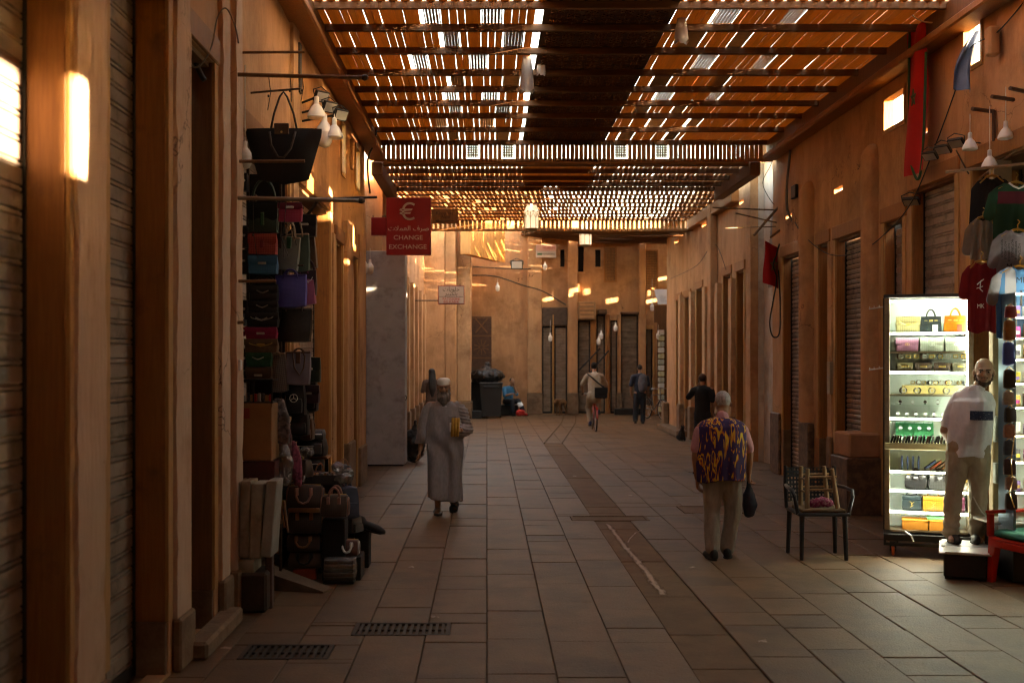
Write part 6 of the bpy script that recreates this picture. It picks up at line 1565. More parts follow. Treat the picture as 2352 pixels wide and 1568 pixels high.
for i,k in enumerate((763,807,853,906,960,1083,1127,1176,1220)):
    z=ZC[k]; m=MB(); m.box(CX0+.031,CX1-.031,YC+.02,YC+CD-.021,z-.018,z); so=m.build('shelf',CABF if k in (1220,807,906) else CABI,cab)
    if k in (763,853,960,1083,1127,1176):
        m=MB(); m.box(CX0+.033,CX1-.033,YC+.006,YC+.019,z-.020,z-.004); m.build('light_strip',LED,so)
for k in (826,932):
    z=ZC[k]; m=MB(); m.box(CX0+.031,CX1-.031,YC+.06,YC+CD-.08,z-.006,z); m.build('glass_shelf',GLASS,cab)
m=MB(); m.box(CX0+.033,CX1-.033,YC+.006,YC+.022,ZC[691]-.012,ZC[691]+.006); m.build('light_strip',LED,cab)
m=MB(); m.box(CX1-.046,CX1-.031,YC+.006,YC+.02,ZC[960],ZC[691]-.02); m.build('light_strip',LED,cab)
m=MB(); m.bev(CX0-.02,CX1+.02,YC-.05,YC+CD,ZC[1033],ZC[1018],.004); m.build('counter_ledge',mat('ledge_cream',(.50,.44,.24),rough=.5),cab)
for i in range(2):
    xm=(CX0+CX1)/2; a,b_=(CX0+.03,xm+.01) if i==0 else (xm-.01,CX1-.03)
    m=MB(); m.box(a,b_,YC-.006-.008*i,YC-.002-.008*i,ZC[1018]+.01,ZC[691]+.01); m.build('glass_pane',GLASS,cab)
# trolley base
tb=thing('wheeled_trolley','black flat trolley with orange castors under the lit cabinet','trolley',(0,0,0))
m=MB(); z0,z1=ZC[1255],ZC[1228]
m.bev(CX0-.03,CX1+.03,YC-.04,YC-.02,z0+.05,z1,.004); m.bev(CX0-.03,CX1+.03,YC-.04,YC-.02,z0,z0+.03,.004); m.bev(CX0-.03,CX0-.01,YC-.018,YC+.3,z0,z1,.004); m.bev(CX1+.01,CX1+.03,YC-.018,YC+.3,z0,z1,.004); m.bev(CX0-.008,CX1+.008,YC-.018,YC+.3,z0+.08,z1-.002,.004)
for xx in (CX0-.025,CX0+.09,CX1-.09,CX1+.01): m.box(xx,xx+.02,YC-.038,YC-.022,z0+.028,z0+.052)
m.build('deck_frame',BLACKM,tb)
ORW=mat('castor_orange',(.65,.10,.02),rough=.4)
for xx in (CX0+.06,CX1-.06):
    for yy in (YC,YC+.24):
        m=MB(); torus(m,(xx,yy,.052),.036,.016,'X',18,6); wo=m.build('wheel',ORW,tb,smooth=True)
        m=MB(); m.tube([(xx-.022,yy,.052),(xx+.022,yy,.052)],.022,10); m.build('hub',BLACKM,wo)
        m=MB(); m.bev(xx-.03,xx+.03,yy-.02,yy+.03,.10,z0+.001,.004); m.box(xx-.03,xx-.023,yy-.015,yy+.015,.05,.10); m.box(xx+.023,xx+.03,yy-.015,yy+.015,.05,.10); m.build('fork',BLACKM,wo)
# hooks at the cabinet side
for k in (703,845):
    m=MB(); m.tube([(CX0-.03,YC+.02,PZ(k,YC)),(PX(2003,YC),YC-.02,PZ(k+5,YC))],.007,6); o=m.build('wall_hook',SILV); tag(o,'thin chrome arm with pegs on the cabinet side, '+('upper one' if k==703 else 'lower one'),'hook')
    for t in (.3,.65,.95):
        x=CX0-.03+(PX(2003,YC)-CX0+.03)*t; z=PZ(k,YC)-5/FPX*YC*t; m=MB(); m.tube([(x,YC-.02*t,z),(x,YC-.02*t,z+.025)],.004,5); m.build('peg',SILV,o)
CG='goods shown in the lit cabinet'
def cx(px): return PX(px,YC+.12)
def cb(lab,x0,x1,y1,h_,mk): return mk(lab,cx((x0+x1)/2),YC+.13,ZC[y1]+.002,(x1-x0)/230,h_)
def quilt(n,c): return checker('quilt_'+n,c,tuple(v*.75 for v in c),32,.4)
cb('beige quilted flap bag on the top cabinet shelf',2052,2106,763,.16,lambda l,X,Y,z,w_,h_:flapbag(l,X,Y,z,w_,h_,.1,quilt('beige',(.50,.42,.20)),GOLD,group=CG,clip='ring',chain_=True))
def birkin(lab,X,Y,z,w_,h_,mt,tagm):
    t=thing('handbag',lab,'bag',(X,Y,z),0,CG); bagbody(w_,h_,.11,.86,.6,.12,5,.06,X).build('bag_body',mt,t,smooth=45)
    m=MB(); m.grid(9,4,lambda u,v:((u-.5)*w_*.9,-.052+.012*v-.004,h_-.02-.07*v*(1+.35*cos(u*4*pi)*.5)+.018)); m.build('flap',mt,t)
    for yy in (-.03,.03): handle(arc(w_*.42,h_*.62,h_-.03,yy,12),.0075).build('handle',mt,t,smooth=True)
    m=MB(); m.bev(-w_*.46,w_*.46,-.062,-.056,h_*.70,h_*.76,.003); m.build('belt',mt,t)
    m=MB(); m.bev(-.018,.018,-.072,-.060,h_*.66,h_*.78,.003); m.bev(-w_*.3,-w_*.3+.03,-.068,-.06,h_*.7,h_*.76,.002); m.bev(w_*.3-.03,w_*.3,-.068,-.06,h_*.7,h_*.76,.002); m.build('lock',GOLD,t)
    m=MB(); m.bev(w_*.06,w_*.06+.05,-.085,-.08,.0,.075,.002); m.build('hang_tag',tagm,t); return t
cb('black structured handbag with looped handles on the top cabinet shelf',2104,2152,763,.16,lambda l,X,Y,z,w_,h_:birkin(l,X,Y,z,w_,h_,leather('black_slate',(.03,.045,.05)),WHITE_PL))
ob=cb('bright orange structured handbag with red tag on the top cabinet shelf',2154,2206,763,.165,lambda l,X,Y,z,w_,h_:birkin(l,X,Y,z,w_,h_,leather('orange',(.62,.16,.012)),mat('tag_red',(.6,.04,.02),rough=.6)))
cb('mauve quilted flap bag on the second cabinet shelf',2052,2102,807,.14,lambda l,X,Y,z,w_,h_:flapbag(l,X,Y,z,w_,h_,.1,quilt('mauve',(.30,.12,.19)),GOLD,group=CG,clip='ring',chain_=False))
GM=checker('monogram_sage',(.24,.27,.22),(.30,.33,.28),40)
for i,(a,b_) in enumerate(((2104,2156),(2158,2206))):
    cb(('sage monogram flap bag with horseshoe clasp beside the mauve one','sage monogram flap bag with dark strap at the shelf end')[i],a,b_,807,.145,lambda l,X,Y,z,w_,h_:flapbag(l,X,Y,z,w_,h_,.1,GM,SILV,group=CG,clip='ring',strap=0,flap=.6))
# belts
def belt(label,X,Y,z,c,r=.032,buckle=GOLD,rx=0,group='rolled belts in the lit cabinet'):
    t=thing('rolled_belt',label,'belt',(X,Y,z),R.uniform(-.4,.4),group)
    m=MB(); n=26
    for i in range(n):
        a0,a1=2*pi*2*i/n,2*pi*2*(i+1)/n; r0,r1=r*(1-.22*i/n),r*(1-.22*(i+1)/n)
        p0,p1=(cos(a0)*r0,r+sin(a0)*r0),(cos(a1)*r1,r+sin(a1)*r1)
        m.quad((p0[0],-.016,p0[1]),(p1[0],-.016,p1[1]),(p1[0],.016,p1[1]),(p0[0],.016,p0[1]))
    m.build('strap',c,t)
    m=MB(); m.bev(-.022,-.014,-.026,-.018,r*.4,r*1.6,.002); m.bev(.014,.022,-.026,-.018,r*.4,r*1.6,.002); m.bev(-.014,.014,-.026,-.018,r*.4,r*.4+.008,.002); m.bev(-.014,.014,-.026,-.018,r*1.6-.008,r*1.6,.002); m.build('buckle',buckle,t); return t
BC=[TANL,BRNL,leather('camel',(.30,.17,.06)),BRNL,TANL,leather('navy',(.03,.05,.09)),TANL,BLKL,BLKL]
for i in range(9): belt('coiled belt with bright buckle in the upper belt row',cx(2062+i*17),YC+.10,ZC[826]+.001,BC[i],buckle=GOLD if i%3 else SILV,group='upper belt row in the cabinet')
for i in range(4):
    cb(('olive envelope clutch at the end of the clutch row','dark monogram envelope clutch second in the clutch row','dark monogram envelope clutch third in the clutch row','dark envelope clutch last in the clutch row')[i],2054+i*40,2090+i*40,853,.085,lambda l,X,Y,z,w_,h_:flapbag(l,X,Y,z,w_,h_,.05,[leather('olive',(.22,.17,.08)),MONO,MONO,leather('dk_olive',(.07,.06,.035))][i],GOLD,group=CG,name='clutch',flap=.6))
for i in range(10): belt('coiled belt standing in the middle belt row',cx(2090+i*12.5),YC+.20,ZC[906]+.09,[GOLD,TANL,SILV,BLKL,leather('navy',(.03,.05,.09))][i%5],.026,[GOLD,SILV][i%2],group='middle belt row in the cabinet')
m=MB(); m.box(CX0+.15,CX1-.035,YC+.17,YC+.25,ZC[906]+.001,ZC[906]+.088); o=m.build('belt_riser',mat('riser_yellow',(.55,.42,.16),rough=.6)); tag(o,'pale yellow riser block behind the front belts in the cabinet','riser')
for i in range(5): belt('thick coiled black belt lying in the front row',cx(2068+i*31),YC+.09,ZC[906]+.001,BLKL,.036,SILV,group='front belt row in the cabinet')
# watches
DIAL=mat('watch_dial',(.75,.78,.80),rough=.3); GRN=mat('tray_green',(.01,.26,.11),rough=.6)
def watch(label,X,Y,z,c,tilt,group,dial=DIAL):
    t=thing('wristwatch',label,'watch',(X,Y,z),0,group); M=Matrix.Rotation(tilt,4,'X')
    m=MB(); m.lathe([(.019,0),(.020,.004),(.019,.009),(.016,.010)],16,TR(0,-.006,.035)@Matrix.Rotation(pi/2+tilt,4,'X')); c_=m.build('case',SILV,t,smooth=40)
    m=MB(); m.lathe([(.0155,.0),(.0155,.0015)],14,TR(0,-.0165,.035)@Matrix.Rotation(pi/2+tilt,4,'X')); m.build('dial',dial,c_)
    m=MB(); 
    for i in range(12):
        a0,a1=pi*2*i/12,pi*2*(i+1)/12; rr=.026; m.quad((-.009,.018+cos(a0)*rr*.8,.032+sin(a0)*rr),(.009,.018+cos(a0)*rr*.8,.032+sin(a0)*rr),(.009,.018+cos(a1)*rr*.8,.032+sin(a1)*rr),(-.009,.018+cos(a1)*rr*.8,.032+sin(a1)*rr))
    m.build('strap',c,t); return t
wc=[BLKL,SILV,leather('mint',(.05,.35,.18)),BLKL,SILV,BLKL,SILV]
for i in range(6): watch('wristwatch in the row standing on the upper glass shelf',cx(2062+i*27),YC+.14,ZC[932]+.001,wc[i],0,'watches on the glass shelf',DIAL if i%2 else BLKL)
for i in range(7): watch('wristwatch in the row below the glass shelf',cx(2057+i*19.5),YC+.10,ZC[960]+.001,wc[(i+1)%7],.15,'watches below the glass shelf')
tg=thing('watch_tray','bright green padded tray holding eight watches above the wallets','tray',(cx(2094),YC+.15,ZC[1018]+.012))
m=MB(); Mt=Matrix.Rotation(radians(-35),4,'X')@TR(0,0,.02)
m=MB(); m.box(-.18,.18,-.01,.20,-.01,0,TR(0,.0,.02)@Matrix.Rotation(radians(50),4,'X')); m.build('tray_board',GRN,tg)
for i in range(5): m=MB(); m.box(-.18+.088*i-.003,-.18+.088*i+.003,-.01,.20,0,.02,TR(0,0,.02)@Matrix.Rotation(radians(50),4,'X')); m.build('divider',GRN,tg)
for j in range(2):
    for i in range(4): watch('round white watch resting in the green tray',cx(2094)-.137+.09*i,YC+.105+.09*j,ZC[1018]+.005+.10*j,SILV,-.5,'watches in the green tray')
for i in range(26):
    m=MB(); m.bev(-.009,.009,-.045,.045,0,.075,.003); o=m.build('wallet',[BLKL,BLKL,BRNL,BLKL,leather('grey_w',(.2,.19,.18))][i%5]); o.location=(CX0+.04+i*.0275,YC-.02,ZC[1018]+.0045); o.rotation_euler=(0,R.uniform(.15,.4),0); tag(o,'wallet leaning in the row along the cabinet ledge','wallet','wallets leaning along the cabinet ledge')
# lower shelves
for i in range(9):
    m=MB(); w_=.016; m.bev(-w_/2,w_/2,-.06,.06,0,.14,.003); o=m.build('notebook',[leather('blue_b',(.03,.06,.14)),leather('red_b',(.30,.05,.02)),BRNL,TANL][i%4 if i>3 else 0]); o.location=(cx(2066+i*12),YC+.15,ZC[1083]+.014 if i>3 else ZC[1083]+.002); o.rotation_euler=(0,0 if i<4 else .9,0); tag(o,'slim wallet case lying in the dark lower compartment','wallet','wallet cases in the lower compartment')
cb('black glossy holdall first on the lower bag shelf',2072,2120,1127,.15,lambda l,X,Y,z,w_,h_:duffel(l,X,Y,z,w_,h_,.13,leather('black_patent',(.03,.03,.032),None,.2),BLKL,0,CG,'up'))
cb('black monogram holdall second on the lower bag shelf',2122,2172,1127,.15,lambda l,X,Y,z,w_,h_:duffel(l,X,Y,z,w_,h_,.13,checker('mono_black',(.03,.03,.03),(.06,.06,.058),45,.3),BLKL,0,CG,'up'))
cb('cream holdall peeping behind the stall holder on the lower shelf',2174,2214,1127,.14,lambda l,X,Y,z,w_,h_:duffel(l,X,Y,z,w_,h_,.13,leather('cream',(.5,.42,.34)),GOLD,0,CG,'up'))
def vanity(lab,X,Y,z,w_,h_,mt):
    t=thing('vanity_case',lab,'bag',(X,Y,z),0,CG); bagbody(w_,h_*.72,.12,1,1,.14,5,.03,X).build('case_body',mt,t,smooth=45)
    m=bagbody(w_*1.02,h_*.26,.125,.97,.95,.14,4,.0); o=m.build('lid',mt,t,smooth=45); o.location=(0,0,h_*.735)
    handle(arc(w_*.55,h_*.30,h_*.97,0,10),.006).build('handle',mt,t,smooth=True)
    m=MB(); m.tube([(-.02,-.068,h_*.62),(0,-.070,h_*.5),(0,-.070,h_*.28)],.0035,5); m.tube([(.022,-.068,h_*.60),(-.008,-.070,h_*.42),(.014,-.070,h_*.36),(-.014,-.070,h_*.25)],.003,5); m.build('emblem',GOLD,t); return t
for i,(a,b_,n,c) in enumerate(((2066,2108,'black',(.015,.03,.035)),(2110,2156,'amber',(.42,.19,.02)),(2158,2200,'burgundy',(.12,.02,.05)))):
    cb(n+' quilted vanity case with gold emblem on the lower shelf',a,b_,1176,.15,lambda l,X,Y,z,w_,h_:vanity(l,X,Y,z,w_,h_,quilt('v'+n,c)))
ORB=mat('box_orange',(.60,.22,.03),(.54,.19,.025),.6,5)
for i,(a,b_) in enumerate(((2066,2122),(2124,2178))):
    o=thing('orange_box',('orange gift box at the bottom of the cabinet beside the post','orange gift box with green packet on top at the cabinet bottom')[i],'box',(cx((a+b_)/2),YC+.15,ZC[1220]+.002))
    m=MB(); w_=(b_-a)/230; m.bev(-w_/2,w_/2,-.1,.1,0,.085,.003); m.build('box_base',ORB,o); m=MB(); m.bev(-w_/2-.003,w_/2+.003,-.103,.103,.0855,.105,.003); m.build('box_lid',ORB,o)
m=MB(); m.bev(cx(2120),cx(2158),YC+.08,YC+.2,ZC[1220]+.11,ZC[1220]+.135,.004); o=m.build('green_packet',mat('packet_green',(.06,.35,.13),rough=.5)); tag(o,'small green packet lying on the orange gift box','packet')
m=MB(); m.tube([(cx(2072),YC-.03,ZC[1228]+.03),(cx(2084),YC-.07,ZC[1228]-.0),(cx(2090),YC-.08,ZC[1228]-.06)],.009,6); o=m.build('cloth_strip',WHITE_PL); tag(o,'white cloth strip hanging over the trolley edge','cloth')
# the cabinet and everything on it is turned to face up the lane
_pv=Vector(((CX0+CX1)/2,YC,0)); _M=Matrix.Translation(_pv)@Matrix.Rotation(radians(-19),4,'Z')@Matrix.Translation(-_pv)
for o in list(bpy.data.objects):
    if o not in _before and o.parent is None: o.matrix_basis=_M@o.matrix_basis
# ------------------------------------------------------------------ second cabinet at the doorway
c2t=thing('display_cabinet','second brightly lit glass cabinet of perfume boxes by the clothes doorway','display cabinet',(0,0,0))
Y2=10.05; A0,A1=PX(2331,Y2),5.42; zb,zt=.35,PZ(672,Y2)
m=MB(); m.bev(A0-.012,A0+.012,Y2,Y2+.3,zb,zt,.003); m.build('side_post',mat('post_blueish',(.10,.22,.30),rough=.3,metal=.4),c2t)
m=MB(); m.bev(A1-.02,A1,Y2,Y2+.3,zb,zt,.003); m.build('side_post',CABF,c2t)
m=MB(); m.box(A0+.013,A1-.021,Y2+.28,Y2+.295,zb,zt); m.build('back_panel',CABI,c2t)
m=MB(); m.bev(A0-.012,A1,Y2,Y2+.3,zb-.34,zb-.001,.005); m.build('base_cupboard',CABS,c2t)
PB=[(.7,.08,.35),(.65,.5,.08),(.75,.7,.68),(.25,.15,.4),(.8,.78,.72),(.6,.35,.1),(.1,.1,.12)]
zs=[zb+.001]+[PZ(k,Y2) for k in (1130,1060,1000,935,880,825,775,727)]
for j,z in enumerate(zs):
    m=MB(); m.box(A0+.013,A1-.021,Y2+.01,Y2+.279,z-.012,z); s_=m.build('shelf',CABF,c2t)
    if j: m=MB(); m.box(A0+.014,A1-.022,Y2+.0,Y2+.009,z-.014,z-.003); m.build('light_strip',LED,s_)
    for i in range(5):
        h_=min(.13,(zs[j+1]-z if j+1<len(zs) else zt-z)*.72)*R.uniform(.7,1); x=A0+.03+i*.10; c=PB[(i+j*3)%7]
        o=thing('perfume_box',['magenta','golden','white','violet','ivory','amber','black'][(i+j*3)%7]+' perfume box on the '+['lowest','second','third','fourth','fifth','sixth','seventh','eighth','top'][j]+' shelf of the doorway cabinet','perfume',(x,Y2+.10,z+.001),R.uniform(-.2,.2),'perfume boxes in the doorway cabinet')
        m=MB(); m.bev(-.001,.055,-.03,.03,0,h_,.004); m.build('carton',mat('perf%d'%((i+j*3)%7),c,rough=.4),o)
        m=MB(); m.box(.008,.046,-.0325,-.0305,h_*.3,h_*.6); m.build('printed_band',mat('perf%d'%((i+j*3+2)%7),PB[(i+j*3+2)%7],rough=.4),o)
m=MB(); m.box(A0+.014,A1-.022,Y2+.0,Y2+.012,zt-.02,zt-.005); m.build('light_strip',LED,c2t)
m=MB(); m.box(A0+.012,A1-.02,Y2-.008,Y2-.004,zb,zt); m.build('glass_pane',GLASS,c2t)
# little purses hung in a column on its edge
PP=[((2321,700,730),'dark red',(.20,.015,.03)),((2318,732,782),'tan brown',(.24,.10,.03)),((2316,782,838),'cobalt blue woven',(.02,.08,.42)),((2318,845,892),'black beaded',(.02,.02,.02)),((2316,896,930),'clear grey',(.25,.25,.26)),((2320,932,970),'navy black',(.012,.015,.025)),((2318,972,1005),'blush pink',(.32,.17,.13)),((2318,1008,1045),'slate blue',(.05,.08,.12)),((2318,1050,1090),'plum check',(.06,.04,.06)),((2322,1092,1125),'rose grey',(.30,.22,.20)),((2322,1128,1170),'charcoal',(.03,.03,.03))]
for (px,a,b_),n,c in PP:
    X=PX(px,9.98); h_=(b_-a)/FPX*9.98
    t=thing('small_purse',n+' little purse in the column hung on the doorway cabinet edge','purse',(X,9.98,PZ(b_,9.98)),R.uniform(-.2,.2),'little purses hung on the cabinet edge')
    bagbody(.105,h_*.92,.05,.9,.7,.35,5,.15,a).build('purse_body',leather('p_'+n.replace(' ','_'),c),t,smooth=50)
    m=MB(); m.tube([(-.03,0,h_*.9),(.0,0,h_*1.05),(.03,0,h_*.9)],.004,5); m.build('loop',GOLD,t)
m=MB(); pts=[at(2330,1000,9.93),at(2322,1060,9.9),at(2326,1105,9.9),at(2318,1130,9.9),at(2330,1165,9.93)]
m.tube(pts,.005,5); o=m.build('gold_chain',GOLD); tag(o,'gold chain looping down beside the little purses','chain')
# ------------------------------------------------------------------ step box, side table, red chair
sb_=thing('step_box','low dark step box with white tile tops under the stall holder','step',(4.42,10.55,0),radians(-22))
m=MB(); m.bev(-.17,.19,-.36,.34,.02,.225,.01); m.build('box_base',mat('step_dark',(.03,.022,.018),(.02,.015,.012),.8,10),sb_)
m=MB(); m.bev(-.21,.23,-.37,.36,.226,.238,.003); m.build('board_top',WHITE_PL,sb_)
m=MB(); m.bev(-.16,.21,-.385,-.03,.2385,.2515,.003); m.build('tile_top',WHITE_PL,sb_)
m=MB(); m.bev(-.19,.22,-.02,.37,.2385,.2512,.003); m.build('tile_top',mat('tile_grey',(.30,.29,.28),rough=.4),sb_)
for xx in (-.16,.13):
    for yy in (-.35,.28): m=MB(); m.box(xx,xx+.05,yy,yy+.05,0,.02); m.build('foot',BLACKM,sb_)
st_=thing('side_table','small white topped table on dark perforated crate by the red chair','table',(0,0,0))
m=MB(); m.bev(PX(2252,10.3)+.10,PX(2330,10.3)+.12,10.3,10.7,.485,.505,.004); m.build('table_top',WHITE_PL,st_)
m=MB(); m.bev(PX(2262,10.4)+.12,PX(2340,10.4)+.12,10.35,10.68,0,.484,.01); cr=m.build('crate',mat('crate_dark',(.02,.017,.016),rough=.6),st_)
HOLE=mat('crate_hole',(.20,.22,.22),rough=.5)
for i in range(6):
    for j in range(7): m=MB(); ell(m,(PX(2270,10.4)+.12+.045*i+.02*(j%2),10.347,.08+.055*j),(.008,.003,.008),None,8); m.build('hole',HOLE,cr)
RED=mat('plastic_red',(.52,.022,.012),rough=.35)
rc=thing('plastic_chair','red plastic armchair with green seat cushion beside the white table','chair',(PX(2345,10.0)+.09,10.0,0),radians(-72)); rc.scale=(.95,.95,.95)
def leg_(x,y,x2,y2,name='leg'):
    m=MB(); m.v+=[(x-.03,y-.03,0),(x+.03,y-.03,0),(x+.03,y+.02,0),(x-.03,y+.02,0),(x2-.045,y2-.04,.40),(x2+.045,y2-.04,.40),(x2+.045,y2+.035,.40),(x2-.045,y2+.035,.40)]
    m.f+=[(3,2,1,0),(4,5,6,7),(0,1,5,4),(1,2,6,5),(2,3,7,6),(3,0,4,7)]; m.build(name,RED,rc)
for x in (-.22,.22):
    for y in (-.21,.21): leg_(x*1.1,y*1.1,x,y)
m=MB(); m.bev(-.27,.27,-.25,.25,.395,.425,.012,None,2); m.build('seat',RED,rc)
m=MB(); m.bev(-.27,.27,-.252,-.235,.33,.394,.006); m.bev(-.27,-.252,-.235,.25,.33,.394,.006); m.bev(.252,.27,-.235,.25,.33,.394,.006); m.build('seat_apron',RED,rc)
for s in (-1,1):
    m=MB(); m.bev(s*.27-.03,s*.27+.03,-.26,.24,.635,.665,.012,None,2); m.bev(s*.27-.025,s*.27+.025,-.25,-.19,.42,.637,.01); m.build('armrest',RED,rc)
m=MB()
for x in (-.24,-.12,0,.12,.24): m.bev(x-.025,x+.025,.225,.25,.42,.80,.008)
m.bev(-.27,.27,.225,.255,.80,.87,.012,None,2); m.build('backrest',RED,rc)
m=bagbody(.50,.07,.46,.95,.95,.4,6,0,4); o=m.build('seat_cushion',mat('cushion_teal',(.012,.16,.11),(.008,.12,.085),.8,14),rc,smooth=True); o.location=(0,-.01,.424)
# ------------------------------------------------------------------ black chair with upturned stool
bc=thing('black_armchair','black plastic armchair with perforated back carrying an upturned stool','chair',(PX(1883,11.35),11.42,0),pi)   # faces +Y... back towards the wall
BP=mat('chair_black',(.014,.015,.018),rough=.4)
bc.rotation_euler=(0,0,0)
for x,y in ((-.21,-.19),(.21,-.19),(-.23,.2),(.23,.2)):
    m=MB(); m.tube([(x*1.05,y*1.1,0),(x,y,.44)],[.02,.026],8); m.build('leg',BP,bc,smooth=40)
m=MB(); m.bev(-.26,.26,-.24,.24,.435,.465,.014,None,2); m.build('seat',BP,bc)
m=MB(); n=0
m.grid(15,9,lambda u,v:((u-.5)*.5,.235+.05*v-.04*(2*u-1)**2,.53+.34*v))
bme=m.mesh('backrest',BP); bm=bmesh.new(); bm.from_mesh(bme); bmesh.ops.inset_individual(bm,faces=bm.faces[:],thickness=.009); 
inner=[f for f in bm.faces if len(f.verts)==4 and f.calc_area()<.00035 and all(len(e.link_faces)==2 for e in f.edges)]
cand_=sorted(bm.faces,key=lambda f:f.calc_area())
bm.free()
m=MB()
for i in range(14):
    for j in range(8):
        u0,u1,v0,v1=i/14,(i+1)/14,j/8,(j+1)/8
        def bp(u,v): return Vector(((u-.5)*.5,.235+.05*v-.04*(2*u-1)**2,.53+.34*v))
        q=[bp(u0,v0),bp(u1,v0),bp(u1,v1),bp(u0,v1)]; c=sum(q,Vector())/4; r_=[c+(p-c)*.5 for p in q]
        for k in range(4): m.quad(tuple(q[k]),tuple(q[(k+1)%4]),tuple(r_[(k+1)%4]),tuple(r_[k]))
m.build('backrest',BP,bc)
for s in (-1,1):
    m=MB(); m.tube([(s*.25,.24,.46),(s*.26,.26,.70),(s*.25,.285,.885)],.018,8); m.build('back_post',BP,bc,smooth=40)
    m=MB(); m.tube([(s*.255,.25,.69),(s*.29,.05,.69),(s*.295,-.16,.68),(s*.285,-.2,.62),(s*.25,-.18,.45)],.019,8); m.build('armrest',BP,bc,smooth=50)
stl=thing('wooden_stool','rustic wooden stool turned upside down on the black armchair','stool',(bc.location.x,11.40,.467))
BARK=mat('peeled_wood',(.30,.19,.10),(.22,.135,.07),.75,14,(1,1,.3))
m=MB(); m.bev(-.22,.22,-.19,.19,.0,.035,.012,None,2); m.build('seat_weave',mat('rush_weave',(.20,.13,.075),(.13,.08,.045),.9,40),stl)
for x,y,dx in ((-.15,-.14,-.015),(.15,-.14,-.03),(-.14,.13,-.02),(.13,.13,-.02)):
    m=MB(); m.tube([(x,y,.03),(x*.95+dx*.5,y*.95,.22),(x*.85+dx,y*.9,.43)],[.026,.024,.021],8); m.build('leg',BARK,stl,smooth=40)
for z in (.22,.345):
    for y in (-.135,.125): m=MB(); m.tube([(-.15,y,z),(.14,y,z+.005)],.012,7); m.build('rung',BARK,stl)
    for x in (-.145,.13): m=MB(); m.tube([(x,-.14,z-.03),(x,.13,z-.03)],.012,7); m.build('rung',BARK,stl)
cl_=MB(); chain(cl_,[V(-.05,-.02,0),V(.05,.0,.015),V(.13,.02,0)],[.045,.05,.04]); o=skinmesh(cl_,'cloth_bundle',mat('cloth_fuchsia',(.22,.008,.05),(.30,.12,.14),.8,40,contrast=(.5,.6)),None,.010,1,lambda co,n:.012*nz(co.x*40,co.y*40,co.z*40)); o.location=(stl.location.x-.02,11.38,.54); tag(o,'fuchsia patterned cloth bundle between the upturned stool legs','cloth')
# ------------------------------------------------------------------ clothes in the doorway
HANG=mat('hanger_gold',(.50,.30,.08),rough=.3,metal=.7)
def text(txt,size,M,mt,parent,name='lettering',ex=.0015,align='CENTER',sx=1.0):
    c=bpy.data.curves.new('t','FONT'); c.body=txt; c.size=size; c.extrude=ex; c.align_x=align; c.align_y='CENTER'; c.resolution_u=3
    o=bpy.data.objects.new('t',c); COL.objects.link(o); dg=bpy.context.evaluated_depsgraph_get(); me=bpy.data.meshes.new_from_object(o.evaluated_get(dg)); bpy.data.objects.remove(o)
    me.materials.clear(); me.materials.append(mt); q=link(name,me,parent); q.matrix_basis=M@Matrix.Rotation(pi/2,4,'X')@Matrix.Diagonal((sx,1,1,1)); return q
def jersey(label,x,y,ztop,w_,h_,mt,slm=None,rz=0,sl=.24,colm=None):
    t=thing('hanging_shirt',label,'shirt',(x,y,ztop),rz,'shirts hung in the clothes doorway')
    m=MB()
    def sh(u,v,s):
        a=(u-.5)*2; hw=w_/2*(1 if v>.14 else .55+.45*(v/.14)**.5); fo=.012*sin(a*7+x*9)*v
        fo+=.010*nz(a*3+x*7,v*5,s*.1)+.012*sin(a*11+3*v+x*5)*(.3+.7*v)
        return (a*hw*(1+.05*v),s*(.022*(1-a*a)*(.5+.5*v)+.004)+fo,-h_*v-(.035*(1-abs(a)) if v<.02 else 0)+.012*sin(a*5)*(v>.97))
    for s in (-1,1): m.grid(15,12,lambda u,v:sh(u,v,s))
    m.build('shirt_body',mt,t,smooth=50)
    for s in (-1,1):
        m=MB(); chain(m,[V(s*w_*.38,0,-.075),V(s*w_*.50,0,-.13),V(s*w_*.60,.0,-sl-.06)],[.045,.055,.056],10,.22); m.build('sleeve',slm or mt,t,smooth=50)
    m=MB(); m.tube([(0,0,-.01),(0,0,.05),(.02,0,.075),(.0,0,.095)],.005,6); m.tube([(-w_*.4,0,-.06),(-.04,0,.0),(0,0,.01),(.04,0,0),(w_*.4,0,-.06)],.012,6); m.build('hanger',HANG,t)
    if colm: m=MB(); m.tube([(-.075,-.02,-.005),(-.05,-.05,-.04),(0,-.055,-.06),(.05,-.05,-.04),(.075,-.02,-.005)],.009,6); m.build('collar',colm,t,smooth=True)
    return t
def cl(n,c,c2=None): return mat('jersey_'+n,c,c2 or tuple(v*.85 for v in c),.85,18)
def stripe_mat(n,base,st,cuts):
    """vertical bands across object x"""
    m=bpy.data.materials.new(n); m.use_nodes=True; N=m.node_tree.nodes; l=m.node_tree.links; b=N['Principled BSDF']; b.inputs['Roughness'].default_value=.85
    tc=N.new('ShaderNodeTexCoord'); sp=N.new('ShaderNodeSeparateXYZ'); mr=N.new('ShaderNodeMapRange'); mr.inputs[1].default_value=-.3; mr.inputs[2].default_value=.3; cr=N.new('ShaderNodeValToRGB'); cr.color_ramp.interpolation='CONSTANT'
    l.new(tc.outputs['Object'],sp.inputs[0]); l.new(sp.outputs['X' if n!='jersey_band' else 'Z'],mr.inputs[0]); l.new(mr.outputs[0],cr.inputs[0]); l.new(cr.outputs[0],b.inputs['Base Color'])
    E=cr.color_ramp.elements; E[0].position=0; E[0].color=(*base,1); E[1].position=cuts[0]; E[1].color=(*st,1)
    for i,c in enumerate(cuts[1:]): e=E.new(c); e.color=(*(base if i%2==0 else st),1)
    return m
